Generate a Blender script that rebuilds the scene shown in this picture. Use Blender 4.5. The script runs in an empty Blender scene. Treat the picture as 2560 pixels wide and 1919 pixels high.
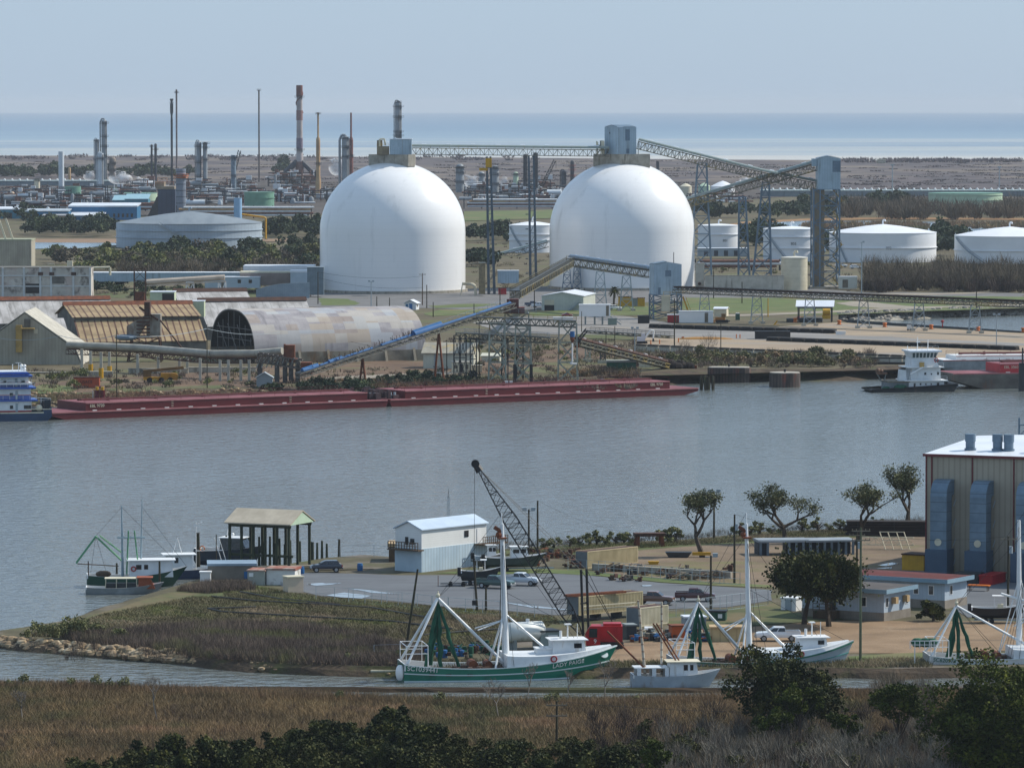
import bpy,math,random
import numpy as np
from mathutils import Vector,Matrix
R_=math.radians
SC=bpy.context.scene
COL=SC.collection
# ---------------- camera, sky, sun, exposure ----------------
F,CX,CY,HZ,HC=12277.0,1280.0,959.5,265.0,70.0  # photo focal length in pixels, centre, eye-level row, camera height (m)
PITCH=math.atan((CY-HZ)/F)
cam=bpy.data.objects.new('camera',bpy.data.cameras.new('camera'))
COL.objects.link(cam);SC.camera=cam
cam.location=(0,0,HC);cam.rotation_euler=(R_(90)-PITCH,0,0)
cam.data.sensor_fit='HORIZONTAL';cam.data.sensor_width=36;cam.data.lens=F/2560*36
cam.data.clip_start=10;cam.data.clip_end=200000
SUN_EL,SUN_AZ=R_(44),R_(70)  # azimuth measured from +Y towards +X
w=bpy.data.worlds.new('World');SC.world=w;w.use_nodes=True
_n=w.node_tree.nodes;_l=w.node_tree.links
_s=_n.new('ShaderNodeTexSky');_s.sky_type='NISHITA';_s.sun_disc=False
_s.sun_elevation=SUN_EL;_s.sun_rotation=SUN_AZ
_s.altitude=0;_s.air_density=1.0;_s.dust_density=0.6;_s.ozone_density=3.0
_m=_n.new('ShaderNodeMix');_m.data_type='RGBA';_m.inputs[0].default_value=0.8
_m.inputs[7].default_value=(2.3,3.22,4.45,1)  # pale, even, slightly hazy winter sky over the clear-sky model
_l.new(_s.outputs[0],_m.inputs[6]);_l.new(_m.outputs[2],_n['Background'].inputs[0])
_n['Background'].inputs[1].default_value=0.15
sd=bpy.data.lights.new('sun','SUN');sd.energy=4.5;sd.angle=R_(0.5);sd.color=(1,0.94,0.84)
sun=bpy.data.objects.new('sun',sd);COL.objects.link(sun)
SV=Vector((math.cos(SUN_EL)*math.sin(SUN_AZ),math.cos(SUN_EL)*math.cos(SUN_AZ),math.sin(SUN_EL)))
sun.rotation_euler=(-SV).to_track_quat('-Z','Y').to_euler()
sun.location=(300,500,300)
SC.view_settings.view_transform='Standard';SC.view_settings.look='None'
SC.view_settings.exposure=0.08;SC.view_settings.gamma=1.0
SC.render.engine='CYCLES'
SC.cycles.max_bounces=5;SC.cycles.diffuse_bounces=2;SC.cycles.glossy_bounces=2;SC.cycles.transparent_max_bounces=12
SC.cycles.volume_bounces=0;SC.cycles.caustics_reflective=False;SC.cycles.caustics_refractive=False
# ---------------- pixel -> world helpers (photo pixels, 2560 x 1919) ----------------
_ca,_sa=math.cos(PITCH),math.sin(PITCH)
def ray(px,py):
 v=(CY-py)/F;dy=_ca+v*_sa
 return(px-CX)/F/dy,(-_sa+v*_ca)/dy
def G(px,py,z=0.0):
 rx,rz=ray(px,py);t=(z-HC)/rz
 return Vector((rx*t,t,z))
def XZ(px,py,Y):
 rx,rz=ray(px,py)
 return rx*Y,HC+rz*Y
def P(px,py,Y):
 x,z=XZ(px,py,Y);return Vector((x,Y,z))
def mpp(Y):return Y/F
def GY(py,z=0.0):return G(CX,py,z).y
ZN=-1.3  # level of the near bank
WZ=-2.5  # water level
# ---------------- materials ----------------
def lin(h):
 h=h.lstrip('#')
 o=[]
 for i in(0,2,4):
  c=int(h[i:i+2],16)/255
  o.append(c/12.92 if c<=0.04045 else((c+0.055)/1.055)**2.4)
 return(*o,1.0)
def scal(c,k):return(min(c[0]*k,1),min(c[1]*k,1),min(c[2]*k,1),1)
MATS={}
def gmk(name,col,col2,patch=None,streak=None,k=.62,**kw):  # ground covers: real albedo, darker than they look in sunlight
 f=lambda h:'#'+''.join('%02x'%round(int(h[i:i+2],16)*k**(1/2.2))for i in(1,3,5))
 return mk(name,f(col),f(col2),patch=(f(patch[0]),*patch[1:])if patch else None,streak=(f(streak[0]),*streak[1:])if streak else None,**kw)
def mk(name,col,col2=None,rough=0.65,scale=(0.35,0.35,0.35),amt=0.5,streak=None,bump=None,spec=0.4,metal=0.0,rib=None,detail=5,coat=0.0,lo=0.38,hi=0.62,rnd=0.0,patch=None):
 """procedural material: noise between two colours, optional stains with a shape of their own, optional ribs, bump."""
 if name in MATS:return MATS[name]
 m=bpy.data.materials.new(name);m.use_nodes=True;MATS[name]=m
 N=m.node_tree.nodes;L=m.node_tree.links;b=N['Principled BSDF']
 c1=lin(col);c2=lin(col2)if col2 else scal(c1,0.72)
 tc=N.new('ShaderNodeTexCoord')
 def noise(sc,det=detail,off=0.0):
  mp=N.new('ShaderNodeMapping');mp.inputs['Scale'].default_value=sc;mp.inputs['Location'].default_value=(off,off*1.7,off*.3)
  L.new(tc.outputs['Object'],mp.inputs[0])
  n=N.new('ShaderNodeTexNoise');n.inputs['Scale'].default_value=1.0;n.inputs['Detail'].default_value=det;n.inputs['Roughness'].default_value=0.6
  L.new(mp.outputs[0],n.inputs['Vector']);return n
 def ramp(src,a,z):
  r=N.new('ShaderNodeMapRange');r.inputs[1].default_value=a;r.inputs[2].default_value=z
  L.new(src,r.inputs[0]);return r.outputs[0]
 def mix(fac,a,bb):
  x=N.new('ShaderNodeMix');x.data_type='RGBA'
  if hasattr(fac,'links'):L.new(fac,x.inputs[0])
  else:x.inputs[0].default_value=fac
  for k,v in((6,a),(7,bb)):
   if hasattr(v,'links'):L.new(v,x.inputs[k])
   else:x.inputs[k].default_value=v
  return x.outputs[2]
 n0=noise(scale)
 r0=ramp(n0.outputs[0],lo,hi)
 mu=N.new('ShaderNodeMath');mu.operation='MULTIPLY';mu.inputs[1].default_value=amt;L.new(r0,mu.inputs[0])
 out=mix(mu.outputs[0],c1,c2)
 if patch:  # (colour, scale, lo, hi)
  pn=noise(patch[1],3,11.3);out=mix(ramp(pn.outputs[0],patch[2],patch[3]),out,lin(patch[0]))
 if streak:
  sn=noise(streak[1],4,5.1);f=ramp(sn.outputs[0],streak[2],streak[3]);out=mix(f,out,lin(streak[0]))
 if rnd:
  oi=N.new('ShaderNodeObjectInfo');rr=ramp(oi.outputs['Random'],0,1)
  q=N.new('ShaderNodeMath');q.operation='MULTIPLY';q.inputs[1].default_value=rnd;L.new(rr,q.inputs[0])
  out=mix(q.outputs[0],out,c2)
 if rib:  # (axis, spacing m, darkness)
  sx=N.new('ShaderNodeSeparateXYZ');L.new(tc.outputs['Object'],sx.inputs[0])
  q=N.new('ShaderNodeMath');q.operation='MULTIPLY';q.inputs[1].default_value=1.0/rib[1];L.new(sx.outputs['XYZ'.index(rib[0])],q.inputs[0])
  fr=N.new('ShaderNodeMath');fr.operation='FRACT';L.new(q.outputs[0],fr.inputs[0])
  lt=N.new('ShaderNodeMath');lt.operation='LESS_THAN';lt.inputs[1].default_value=rib[3]if len(rib)>3 else 0.25;L.new(fr.outputs[0],lt.inputs[0])
  q2=N.new('ShaderNodeMath');q2.operation='MULTIPLY';q2.inputs[1].default_value=rib[2];L.new(lt.outputs[0],q2.inputs[0])
  out=mix(q2.outputs[0],out,lin(rib[4])if len(rib)>4 else scal(c1,0.35))
 L.new(out,b.inputs['Base Color'])
 b.inputs['Roughness'].default_value=rough;b.inputs['Specular IOR Level'].default_value=spec;b.inputs['Metallic'].default_value=metal
 if coat:b.inputs['Coat Weight'].default_value=coat
 if bump:
  bn=noise(bump[0],4,2.2);bp=N.new('ShaderNodeBump');bp.inputs['Strength'].default_value=bump[1];bp.inputs['Distance'].default_value=bump[2]if len(bump)>2 else 0.3
  L.new(bn.outputs[0],bp.inputs['Height']);L.new(bp.outputs[0],b.inputs['Normal'])
 return m
# ---------------- mesh builder ----------------
class MB:
 def __init__(s):s.v=[];s.f=[];s.mi=[];s.T=None;s.m=0;s.sm=False
 def add(s,vs,fs):
  o=len(s.v)
  if s.T is not None:vs=[s.T@Vector(a)for a in vs]
  s.v+=[tuple(a)for a in vs];s.f+=[tuple(i+o for i in f)for f in fs];s.mi+=[s.m]*len(fs);return s
 def bx(s,x0,x1,y0,y1,z0,z1):
  return s.add([(x0,y0,z0),(x1,y0,z0),(x1,y1,z0),(x0,y1,z0),(x0,y0,z1),(x1,y0,z1),(x1,y1,z1),(x0,y1,z1)],
     [(0,3,2,1),(4,5,6,7),(0,1,5,4),(1,2,6,5),(2,3,7,6),(3,0,4,7)])
 def cb(s,c,d,rz=0.0):  # centred box, rotated about z
  M=Matrix.Translation(c)@Matrix.Rotation(rz,4,'Z');a,b,h=d[0]/2,d[1]/2,d[2]/2
  q=[M@Vector((x*a,y*b,z*h))for z in(-1,1)for x,y in((-1,-1),(1,-1),(1,1),(-1,1))]
  return s.add(q,[(0,3,2,1),(4,5,6,7),(0,1,5,4),(1,2,6,5),(2,3,7,6),(3,0,4,7)])
 def tube(s,p,q,r,r2=None,n=6,cap=True):
  p,q=Vector(p),Vector(q);d=q-p
  if d.length<1e-6:return s
  if r2 is None:r2=r
  a=Vector((0,0,1))if abs(d.normalized().z)<0.95 else Vector((1,0,0))
  u=d.cross(a).normalized();t=d.cross(u).normalized()
  vs=[]
  for c,rr in((p,r),(q,r2)):
   vs+=[c+u*(rr*math.cos(2*math.pi*(k+.5)/n))+t*(rr*math.sin(2*math.pi*(k+.5)/n))for k in range(n)]
  fs=[(k,k+n,(k+1)%n+n,(k+1)%n)for k in range(n)]
  if cap:fs+=[tuple(range(n)),tuple(range(2*n-1,n-1,-1))]
  return s.add(vs,fs)
 def path(s,pts,r,n=6):
  for a,b in zip(pts,pts[1:]):s.tube(a,b,r,n=n)
  return s
 def lathe(s,c,prof,n=24,a0=0.0,a1=2*math.pi):  # prof: (r, z) from bottom up
  full=a1-a0>6.28;k=n if full else n+1;vs=[]
  for r,z in prof:vs+=[(c[0]+r*math.cos(a0+(a1-a0)*i/n),c[1]+r*math.sin(a0+(a1-a0)*i/n),c[2]+z)for i in range(k)]
  fs=[]
  for j in range(len(prof)-1):
   for i in range(n):
    a,b=j*k+i,j*k+((i+1)%k if full else i+1)
    fs.append((a,b,b+k,a+k))
  if full:
   if prof[0][0]>1e-3:fs.append(tuple(range(k-1,-1,-1)))
   if prof[-1][0]>1e-3:fs.append(tuple(range((len(prof)-1)*k,len(prof)*k)))
  return s.add(vs,fs)
 def prism(s,pts,ax,a,b):  # polygon in the two other axes, extruded along ax from a to b
  def mk3(p,t):return{'x':(t,p[0],p[1]),'y':(p[0],t,p[1]),'z':(p[0],p[1],t)}[ax]
  n=len(pts);vs=[mk3(p,a)for p in pts]+[mk3(p,b)for p in pts]
  fs=[(i,(i+1)%n,(i+1)%n+n,i+n)for i in range(n)]+[tuple(range(n-1,-1,-1)),tuple(range(n,2*n))]
  return s.add(vs,fs)
 def quad(s,*p):return s.add(p,[tuple(range(len(p)))])
 def loft(s,rings,close=True,caps=True):
  n=len(rings[0]);vs=[p for r in rings for p in r];fs=[]
  for j in range(len(rings)-1):
   for i in range(n if close else n-1):
    a,b=j*n+i,j*n+(i+1)%n;fs.append((a,b,b+n,a+n))
  if caps:fs+=[tuple(range(n-1,-1,-1)),tuple(range((len(rings)-1)*n,len(rings)*n))]
  return s.add(vs,fs)
 def ball(s,c,r,n=8,m=6,sq=(1,1,1)):
  rings=[]
  for j in range(1,m):
   t=math.pi*j/m-math.pi/2
   rings.append([(c[0]+sq[0]*r*math.cos(t)*math.cos(2*math.pi*i/n),c[1]+sq[1]*r*math.cos(t)*math.sin(2*math.pi*i/n),c[2]+sq[2]*r*math.sin(t))for i in range(n)])
  return s.loft(rings)
 def truss(s,p,q,w,h,n,r,sides=True,rb=None):  # lattice girder between p and q (bottom centre line), width w, height h
  p,q=Vector(p),Vector(q);d=(q-p).normalized();u=d.cross(Vector((0,0,1))).normalized()*(w/2);up=u.cross(d).normalized()*h
  if up.z<0:up=-up
  rb=rb or r*.6
  for sg in(-1,1):
   s.tube(p+u*sg,q+u*sg,r,n=4);s.tube(p+u*sg+up,q+u*sg+up,r,n=4)
   for k in range(n):
    a=p.lerp(q,k/n)+u*sg;b=p.lerp(q,(k+1)/n)+u*sg
    s.tube(a,a+up,rb,n=4,cap=False);s.tube(*((a,b+up)if k%2 else(a+up,b)),rb,n=4,cap=False)
  for k in range(n+1):
   a=p.lerp(q,k/n);s.tube(a-u,a+u,rb,n=4,cap=False);s.tube(a-u+up,a+u+up,rb,n=4,cap=False)
  return s
 def tower(s,b0,b1,n,r,rb=None,x=True):  # lattice tower between two 4-corner lists
  rb=rb or r*.6;b0=[Vector(a)for a in b0];b1=[Vector(a)for a in b1]
  for i in range(4):
   s.tube(b0[i],b1[i],r,n=4)
   j=(i+1)%4
   for k in range(n):
    a,c=b0[i].lerp(b1[i],k/n),b0[j].lerp(b1[j],k/n);a2,c2=b0[i].lerp(b1[i],(k+1)/n),b0[j].lerp(b1[j],(k+1)/n)
    s.tube(a,c2,rb,n=4,cap=False)
    if x:s.tube(c,a2,rb,n=4,cap=False)
    s.tube(a2,c2,rb,n=4,cap=False)
  return s
 def rail(s,pts,h=1.1,r=0.04,step=2.0,mid=True):
  for a,b in zip(pts,pts[1:]):
   a,b=Vector(a),Vector(b);u=Vector((0,0,h))
   s.tube(a+u,b+u,r,n=4)
   if mid:s.tube(a+u*.5,b+u*.5,r*.8,n=4)
   k=max(1,int((b-a).length/step))
   for i in range(k+1):c=a.lerp(b,i/k);s.tube(c,c+u,r,n=4)
  return s
 def build(s,name,mats,parent=None,smooth=None,loc=None,rz=0.0):
  me=bpy.data.meshes.new(name);me.from_pydata(s.v,[],s.f)
  for m in(mats if isinstance(mats,(list,tuple))else[mats]):me.materials.append(m)
  if any(s.mi):me.polygons.foreach_set('material_index',s.mi)
  me.update()
  if smooth or s.sm:
   me.polygons.foreach_set('use_smooth',[True]*len(me.polygons));me.set_sharp_from_angle(angle=R_(smooth or 40))
  o=bpy.data.objects.new(name,me);COL.objects.link(o)
  if parent:o.parent=parent
  if loc is not None:o.location=loc
  o.rotation_euler.z=rz
  return o
def tag(o,label,cat,group=None,kind=None):
 if label:o['label']=label
 if cat:o['category']=cat
 if group:o['group']=group
 if kind:o['kind']=kind
 return o
def thing(name,label,cat,loc=(0,0,0),rz=0.0,group=None):
 o=bpy.data.objects.new(name,None);COL.objects.link(o);o.empty_display_size=0.5
 o.location=loc;o.rotation_euler.z=rz
 return tag(o,label,cat,group)
def solo(name,mb,mat,label,cat,loc=(0,0,0),rz=0.0,group=None,smooth=None,kind=None):
 return tag(mb.build(name,mat,loc=loc,rz=rz,smooth=smooth),label,cat,group,kind)
def dup(root,loc,rz=None,label=None,group=None,scale=None):
 r=root.copy();COL.objects.link(r);r.location=loc
 if rz is not None:r.rotation_euler.z=rz
 if label:r['label']=label
 if group:r['group']=group
 if scale:r.scale=(scale,)*3 if isinstance(scale,(int,float))else scale
 for ch in list(root.children):
  c=ch.copy();COL.objects.link(c);c.parent=r
  for g in list(ch.children):
   d=g.copy();COL.objects.link(d);d.parent=c
 return r
def struct(name,mb,mat,smooth=None):
 o=mb.build(name,mat,smooth=smooth);o['kind']='structure';return o
def densify(pts,step,jit,seed=1):
 rg=random.Random(seed);out=[]
 n=len(pts)
 for i in range(n):
  a,b=pts[i],pts[(i+1)%n];k=max(1,int((b-a).length/step))
  for j in range(k):
   p=a.lerp(b,j/k)
   if j:p=p+Vector((rg.uniform(-jit,jit),rg.uniform(-jit,jit)*4,0))
   out.append(p)
 return out
def sheet(name,px,z,mat,jit=0.0,step=6.0,world=False,kind='structure'):
 pts=[Vector((a[0],a[1],z))for a in px]if world else[G(a[0],a[1],z)for a in px]
 if jit:pts=densify(pts,step,jit,len(name))
 mb=MB();mb.add(pts,[tuple(range(len(pts)))])
 o=mb.build(name,mat);o['kind']=kind
 if o.data.polygons[0].normal.z<0:o.data.flip_normals()
 return o
# ---------------- foliage ----------------
def leaves(name,C,size,mat,parent=None,seed=0,up=0.0,var=0.5,loc=None):
 """one mesh of many small randomly turned leaf faces at the points C (n x 3)"""
 rg=np.random.default_rng(seed);C=np.asarray(C,dtype=np.float64);n=len(C)
 a=rg.normal(size=(n,3));a/=np.linalg.norm(a,axis=1)[:,None]
 b=rg.normal(size=(n,3));b[:,2]+=up;b-=a*np.sum(a*b,axis=1)[:,None];b/=np.linalg.norm(b,axis=1)[:,None]
 s=(size*(1+var*rg.uniform(-1,1,n)))[:,None]
 V=np.stack([C-a*s*.5,C+b*s*.42,C+a*s*.5,C-b*s*.42],axis=1).reshape(-1,3)
 return quads(name,V,mat,parent,loc)
def quads(name,V,mat,parent=None,loc=None,k=4):
 n=len(V)//k
 me=bpy.data.meshes.new(name);me.vertices.add(n*k);me.vertices.foreach_set('co',np.ascontiguousarray(V,dtype=np.float32).ravel())
 me.loops.add(n*k);me.loops.foreach_set('vertex_index',np.arange(n*k,dtype=np.int32))
 me.polygons.add(n);me.polygons.foreach_set('loop_start',np.arange(0,n*k,k,dtype=np.int32))
 me.update(calc_edges=True);me.validate()
 me.materials.append(mat)
 o=bpy.data.objects.new(name,me);COL.objects.link(o)
 if parent:o.parent=parent
 if loc is not None:o.location=loc
 return o
def blades(name,base,h,wd,mat,seed=0,lean=0.35,parent=None,hv=0.4):
 """grass or reed blades: thin triangles standing on the points base"""
 rg=np.random.default_rng(seed);base=np.asarray(base,dtype=np.float64);n=len(base)
 hh=(np.asarray(h)*(1+hv*rg.uniform(-1,1,n)))[:,None];ang=rg.uniform(0,2*np.pi,n);s=np.stack([np.cos(ang),np.sin(ang),np.zeros(n)],1)*(np.asarray(wd)*.5 if np.ndim(wd)==0 else np.asarray(wd)[:,None]*.5)
 tip=np.concatenate([rg.normal(size=(n,2))*lean*hh,hh],axis=1)
 V=np.stack([base-s,base+s,base+tip],axis=1).reshape(-1,3)
 return quads(name,V,mat,parent,k=3)
def blob_points(n,r,seed,lumps=9,shell=0.5,flat=0.75,lift=0.0,low=False):
 """points in clumps over a rounded crown of radii r = (rx, ry, rz), sitting on z = 0 at its base"""
 rg=np.random.default_rng(seed);out=[]
 cs=[]
 for i in range(lumps):
  d=rg.normal(size=3);d/=np.linalg.norm(d);d[2]=d[2]*.95 if low else abs(d[2])*.9-.15
  q=rg.uniform(.35,.8)if not low else rg.uniform(.3,.95);cs.append((d*q,rg.uniform(.28,.5)if not low else rg.uniform(.16,.42)))
 w_=np.array([c[1]**2 for c in cs]);w_/=w_.sum()
 for(c,rr),k in zip(cs,rg.multinomial(n,w_)):
  d=rg.normal(size=(k,3));d/=np.linalg.norm(d,axis=1)[:,None]
  q=rr*(shell+(1-shell)*rg.uniform(0,1,k))*rg.uniform(.8,1.08,k);out.append(c+d*q[:,None])
 Pn=np.concatenate(out)*np.asarray(r);Pn[:,2]+=r[2]*flat+lift
 return Pn
def in_poly(poly,n,seed=0):
 """n random points in a ground polygon [(x, y)]"""
 rg=np.random.default_rng(seed);q=np.array([(p[0],p[1])for p in poly]);lo,hi=q.min(0),q.max(0);out=[];got=0
 while got<n:
  p=rg.uniform(lo,hi,size=(max(1000,n),2));ins=np.zeros(len(p),bool);j=len(q)-1
  for i in range(len(q)):
   yi,yj,xi,xj=q[i,1],q[j,1],q[i,0],q[j,0]
   c=((yi>p[:,1])!=(yj>p[:,1]))&(p[:,0]<(xj-xi)*(p[:,1]-yi)/(yj-yi+1e-12)+xi);ins^=c;j=i
  out.append(p[ins]);got+=int(ins.sum())
 return np.concatenate(out)[:n]
def limbs(seed,height,spread,levels=4,trunk_r=0.35,fork=3,up=0.35,bend=0.25,trunk_frac=0.3,ratio=0.68,split=1,start=(0,0,0)):
 """a branching skeleton: list of (p, q, r0, r1) tubes and the twig tips"""
 rg=random.Random(seed);segs=[];tips=[]
 def grow(p,d,ln,r,lv):
  q=p
  for k in range(3):
   d=(d+Vector((rg.uniform(-1,1),rg.uniform(-1,1),rg.uniform(-.6,.8)))*(bend if lv else bend*.45)).normalized()
   q2=q+d*ln/3;segs.append((q,q2,r*(1-.12*k),r*(1-.12*(k+1))));q=q2
   if lv>=2:tips.append((q,lv))
  if lv>=levels:tips.append((q,lv+1));return
  for i in range(fork+(rg.random()<.4)):
   a=rg.uniform(0,6.28);el=rg.uniform(-.1,1.0)*up+.25
   nd=(d*.45+Vector((math.cos(a)*spread,math.sin(a)*spread,el))).normalized()
   grow(q,nd,ln*ratio*rg.uniform(.75,1.2),r*.62,lv+1)
 h0=height*trunk_frac;p=Vector(start)
 for k in range(split):
  d=Vector((rg.uniform(-.25,.25),rg.uniform(-.25,.25),1))if split==1 else Vector((math.cos(k*2.4)*.45,math.sin(k*2.4)*.3,1))
  grow(p,d.normalized(),h0,trunk_r,0)
 return segs,tips
def limb_mesh(segs,n=5,minr=0.0):
 mb=MB();mb.sm=True
 for p,q,a,b in segs:mb.tube(p,q,max(a,minr),max(b,minr),n=n if a>.1 else 3,cap=False)
 return mb
def tip_points(tips,per,rad,seed,minlv=2,flat=.7):
 rg=np.random.default_rng(seed);T=np.array([tuple(t[0])for t in tips if t[1]>=minlv])
 C=np.repeat(T,per,axis=0);C=C+rg.normal(size=C.shape)*np.array([rad,rad,rad*flat]);return C
# ---------------- materials ----------------
WHITE=mk('white_paint','#e6e6e4','#d6d7d6',rough=.35,amt=.4)
DOMEW=mk('dome_white','#e9e9e8','#dfe0e0',rough=.22,scale=(.05,.05,.05),amt=.35,spec=.5,rib=('Z',2.4,.07,.06),streak=('#d2d3d2',(.25,.25,.03),.58,.8))
TANKW=mk('tank_white','#e4e6e8','#d3d6d9',rough=.45,scale=(.08,.08,.08),amt=.5)
CONC=mk('concrete','#a39d90','#7d786c',scale=(.4,.4,.4),amt=.7,streak=('#5d574b',(.9,.9,.12),.55,.72))
CONCL=mk('pale_concrete','#b9b4a6','#958f80',scale=(.4,.4,.4),amt=.6,streak=('#6d675b',(.9,.9,.1),.58,.75))
STEEL=mk('weathered_steel','#8d9390','#6e7470',rough=.5,scale=(.5,.5,.5),amt=.6,streak=('#71563d',(.6,.6,.25),.6,.75))
GALV=mk('galvanised_steel','#9aa6ad','#7d8a92',rough=.45,amt=.5)
BLUEGREY=mk('blue_grey_cladding','#9db2bf','#8699a6',rough=.5,scale=(.2,.2,.2),amt=.5,rib=('X',1.0,.25,.12),streak=('#76838a',(.8,.8,.08),.56,.75))
BLUEST=mk('blue_grey_steel','#64798a','#4d6070',rough=.5,amt=.6)
DARKST=mk('dark_steel','#33373a','#222527',rough=.55,amt=.6)
BLACK=mk('black_paint','#1b1c1e','#111214',rough=.5)
RUBBER=mk('black_rubber','#1a1a1a','#242424',rough=.8)
YEL=mk('yellow_paint','#c99a1e','#a87d16',rough=.5,amt=.6)
ORANGE=mk('orange_paint','#c96a1c','#a65414',rough=.5,amt=.6)
RUST=mk('rust','#7d4528','#57301f',rough=.8,scale=(.8,.8,.8),amt=.8)
RUSTD=mk('dark_rust','#4f3226','#33231c',rough=.85,scale=(.8,.8,.8),amt=.8)
TAN=mk('tan_paint','#b59a72','#98805c',rough=.6,amt=.6)
CREAM=mk('cream_paint','#d3cbb3','#b9b198',rough=.6,amt=.6,streak=('#8d7c5c',(1,1,.1),.6,.78))
TEALB=mk('teal_blue','#2a6e98','#205a80',rough=.5,amt=.5,rib=('X',2.0,.15,.1))
TEALC=mk('pale_teal','#3f7f93','#31697c',rough=.5,amt=.5)
GREENT=mk('green_tank','#6f9a86','#5a8370',rough=.55,amt=.5)
GREENP=mk('pale_green','#b5c9af','#9db398',rough=.55,amt=.5)
REDP=mk('red_paint','#a3161c','#85101a',rough=.4,amt=.5)
GLASS=mk('dark_glass','#18222a','#0e151b',rough=.12,spec=.8)
BROWNW=mk('brown_timber','#5c4a38','#3f3226',rough=.85,scale=(1,1,.4),amt=.8)
GREYW=mk('grey_timber','#7d7566','#5a5347',rough=.9,scale=(1,1,.4),amt=.8)
PILE=mk('pile_timber','#3f3a2c','#2a281d',rough=.9,scale=(1.5,1.5,.5),amt=.8,streak=('#4a5230',(2,2,.6),.55,.7))
ROOFW=mk('white_roof','#dfe3e8','#c5cad0',rough=.35,scale=(.15,.15,.15),amt=.5)
WIRE=mk('wire','#2b2b2b','#1c1c1c',rough=.6)
BARK=mk('bark','#4a4036','#2f2922',rough=.95,scale=(1.5,1.5,.5),amt=.8)
BARKG=mk('grey_bark','#7a746c','#57514a',rough=.95,scale=(1.5,1.5,.5),amt=.8)
LEAFD=mk('dark_leaf','#3b4122','#232a15',rough=.7,scale=(.35,.35,.35),amt=.9,patch=('#67662f',(.55,.55,.55),.5,.68),rnd=.3,spec=.12)
LEAFO=mk('olive_leaf','#4e4f28','#33361d',rough=.8,scale=(.5,.5,.5),amt=.9,patch=('#66603a',(.9,.9,.9),.55,.75),rnd=.3,spec=.12)
LEAFP=mk('pine_leaf','#454f18','#2a3310',rough=.7,scale=(.4,.4,.4),amt=.9,patch=('#666b20',(.6,.6,.6),.52,.72),rnd=.3,spec=.12)
LEAFG=mk('grey_green_leaf','#7f8057','#5f5f42',rough=.85,scale=(.4,.4,.4),amt=.9,rnd=.4,spec=.12)
TWIG=mk('bare_twig','#6f6452','#4d4538',rough=.9,scale=(.1,.1,.1),amt=.9,patch=('#7b7061',(.3,.3,.3),.55,.7),rnd=.3)
TWIGD=mk('dark_twig','#51443c','#352d29',rough=.95,scale=(.08,.08,.08),amt=.9)
TWIGG=mk('grey_twig','#7d776a','#59544a',rough=.9,amt=.7)
NETG=mk('green_net','#1f5a44','#14402f',rough=.9,scale=(1.2,1.2,.6),amt=.8)
MASTW=mk('mast_white','#dfe2e3','#c2c7c8',rough=.4,amt=.5,streak=('#8d7a66',(2,2,.5),.62,.75))
BOATW=mk('boat_white','#dcdfe0','#c4c9cb',rough=.4,scale=(.6,.6,.6),amt=.6,streak=('#9a8468',(1.5,1.5,.2),.62,.8))
# ---------------- water, sea, land ----------------
def water_mat(name,deep,bump,rough,spec=0.5,nscale=(.5,.5,.5),streak=None,dist=0.5,big=None):
 m=bpy.data.materials.new(name);m.use_nodes=True;N=m.node_tree.nodes;L=m.node_tree.links;b=N['Principled BSDF']
 tc=N.new('ShaderNodeTexCoord')
 def nz(sc,det=3,rr=.55):
  mp=N.new('ShaderNodeMapping');mp.inputs['Scale'].default_value=sc;L.new(tc.outputs['Object'],mp.inputs[0])
  n=N.new('ShaderNodeTexNoise');n.inputs['Scale'].default_value=1;n.inputs['Detail'].default_value=det;n.inputs['Roughness'].default_value=rr
  L.new(mp.outputs[0],n.inputs[0]);return n.outputs[0]
 b.inputs['Base Color'].default_value=lin(deep);b.inputs['Roughness'].default_value=rough;b.inputs['Specular IOR Level'].default_value=spec
 b.inputs['IOR'].default_value=1.33
 h=nz(nscale)
 if big:
  g=nz(big[0],2);mr=N.new('ShaderNodeMapRange');mr.inputs[1].default_value=.35;mr.inputs[2].default_value=.65;mr.inputs[3].default_value=big[1];mr.inputs[4].default_value=1.0
  L.new(g,mr.inputs[0]);mu=N.new('ShaderNodeMath');mu.operation='MULTIPLY';L.new(mr.outputs[0],mu.inputs[0]);mu.inputs[1].default_value=bump
  strength=mu.outputs[0]
 bp=N.new('ShaderNodeBump');bp.inputs['Distance'].default_value=dist;bp.inputs['Strength'].default_value=bump
 if big:L.new(strength,bp.inputs['Strength'])
 L.new(h,bp.inputs['Height']);L.new(bp.outputs[0],b.inputs['Normal'])
 return m,N,L,b,nz
RIVER=water_mat('river_water','#646a68',1.0,.1,nscale=(.42,.42,.5),dist=.95,big=((.012,.008,.01),.6))[0]
SEAM,_N,_L,_b,_nz=water_mat('sea_water','#5d7488',1.0,.35,spec=.25,nscale=(.05,.02,.05),dist=3.0)
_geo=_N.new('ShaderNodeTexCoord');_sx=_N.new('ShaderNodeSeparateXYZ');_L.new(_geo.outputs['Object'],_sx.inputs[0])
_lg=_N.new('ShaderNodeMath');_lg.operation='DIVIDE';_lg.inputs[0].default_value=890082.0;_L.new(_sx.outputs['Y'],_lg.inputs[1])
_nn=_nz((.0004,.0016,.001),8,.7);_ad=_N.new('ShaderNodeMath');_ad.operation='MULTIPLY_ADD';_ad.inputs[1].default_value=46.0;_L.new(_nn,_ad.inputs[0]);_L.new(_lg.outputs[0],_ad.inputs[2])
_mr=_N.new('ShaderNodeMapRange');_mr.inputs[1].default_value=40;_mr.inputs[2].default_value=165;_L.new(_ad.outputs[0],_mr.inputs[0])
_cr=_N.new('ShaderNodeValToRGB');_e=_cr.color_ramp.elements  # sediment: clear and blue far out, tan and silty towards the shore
_e[0].position=0;_e[0].color=lin('#56748c');_e[1].position=1;_e[1].color=lin('#bdb8ad')
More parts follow.
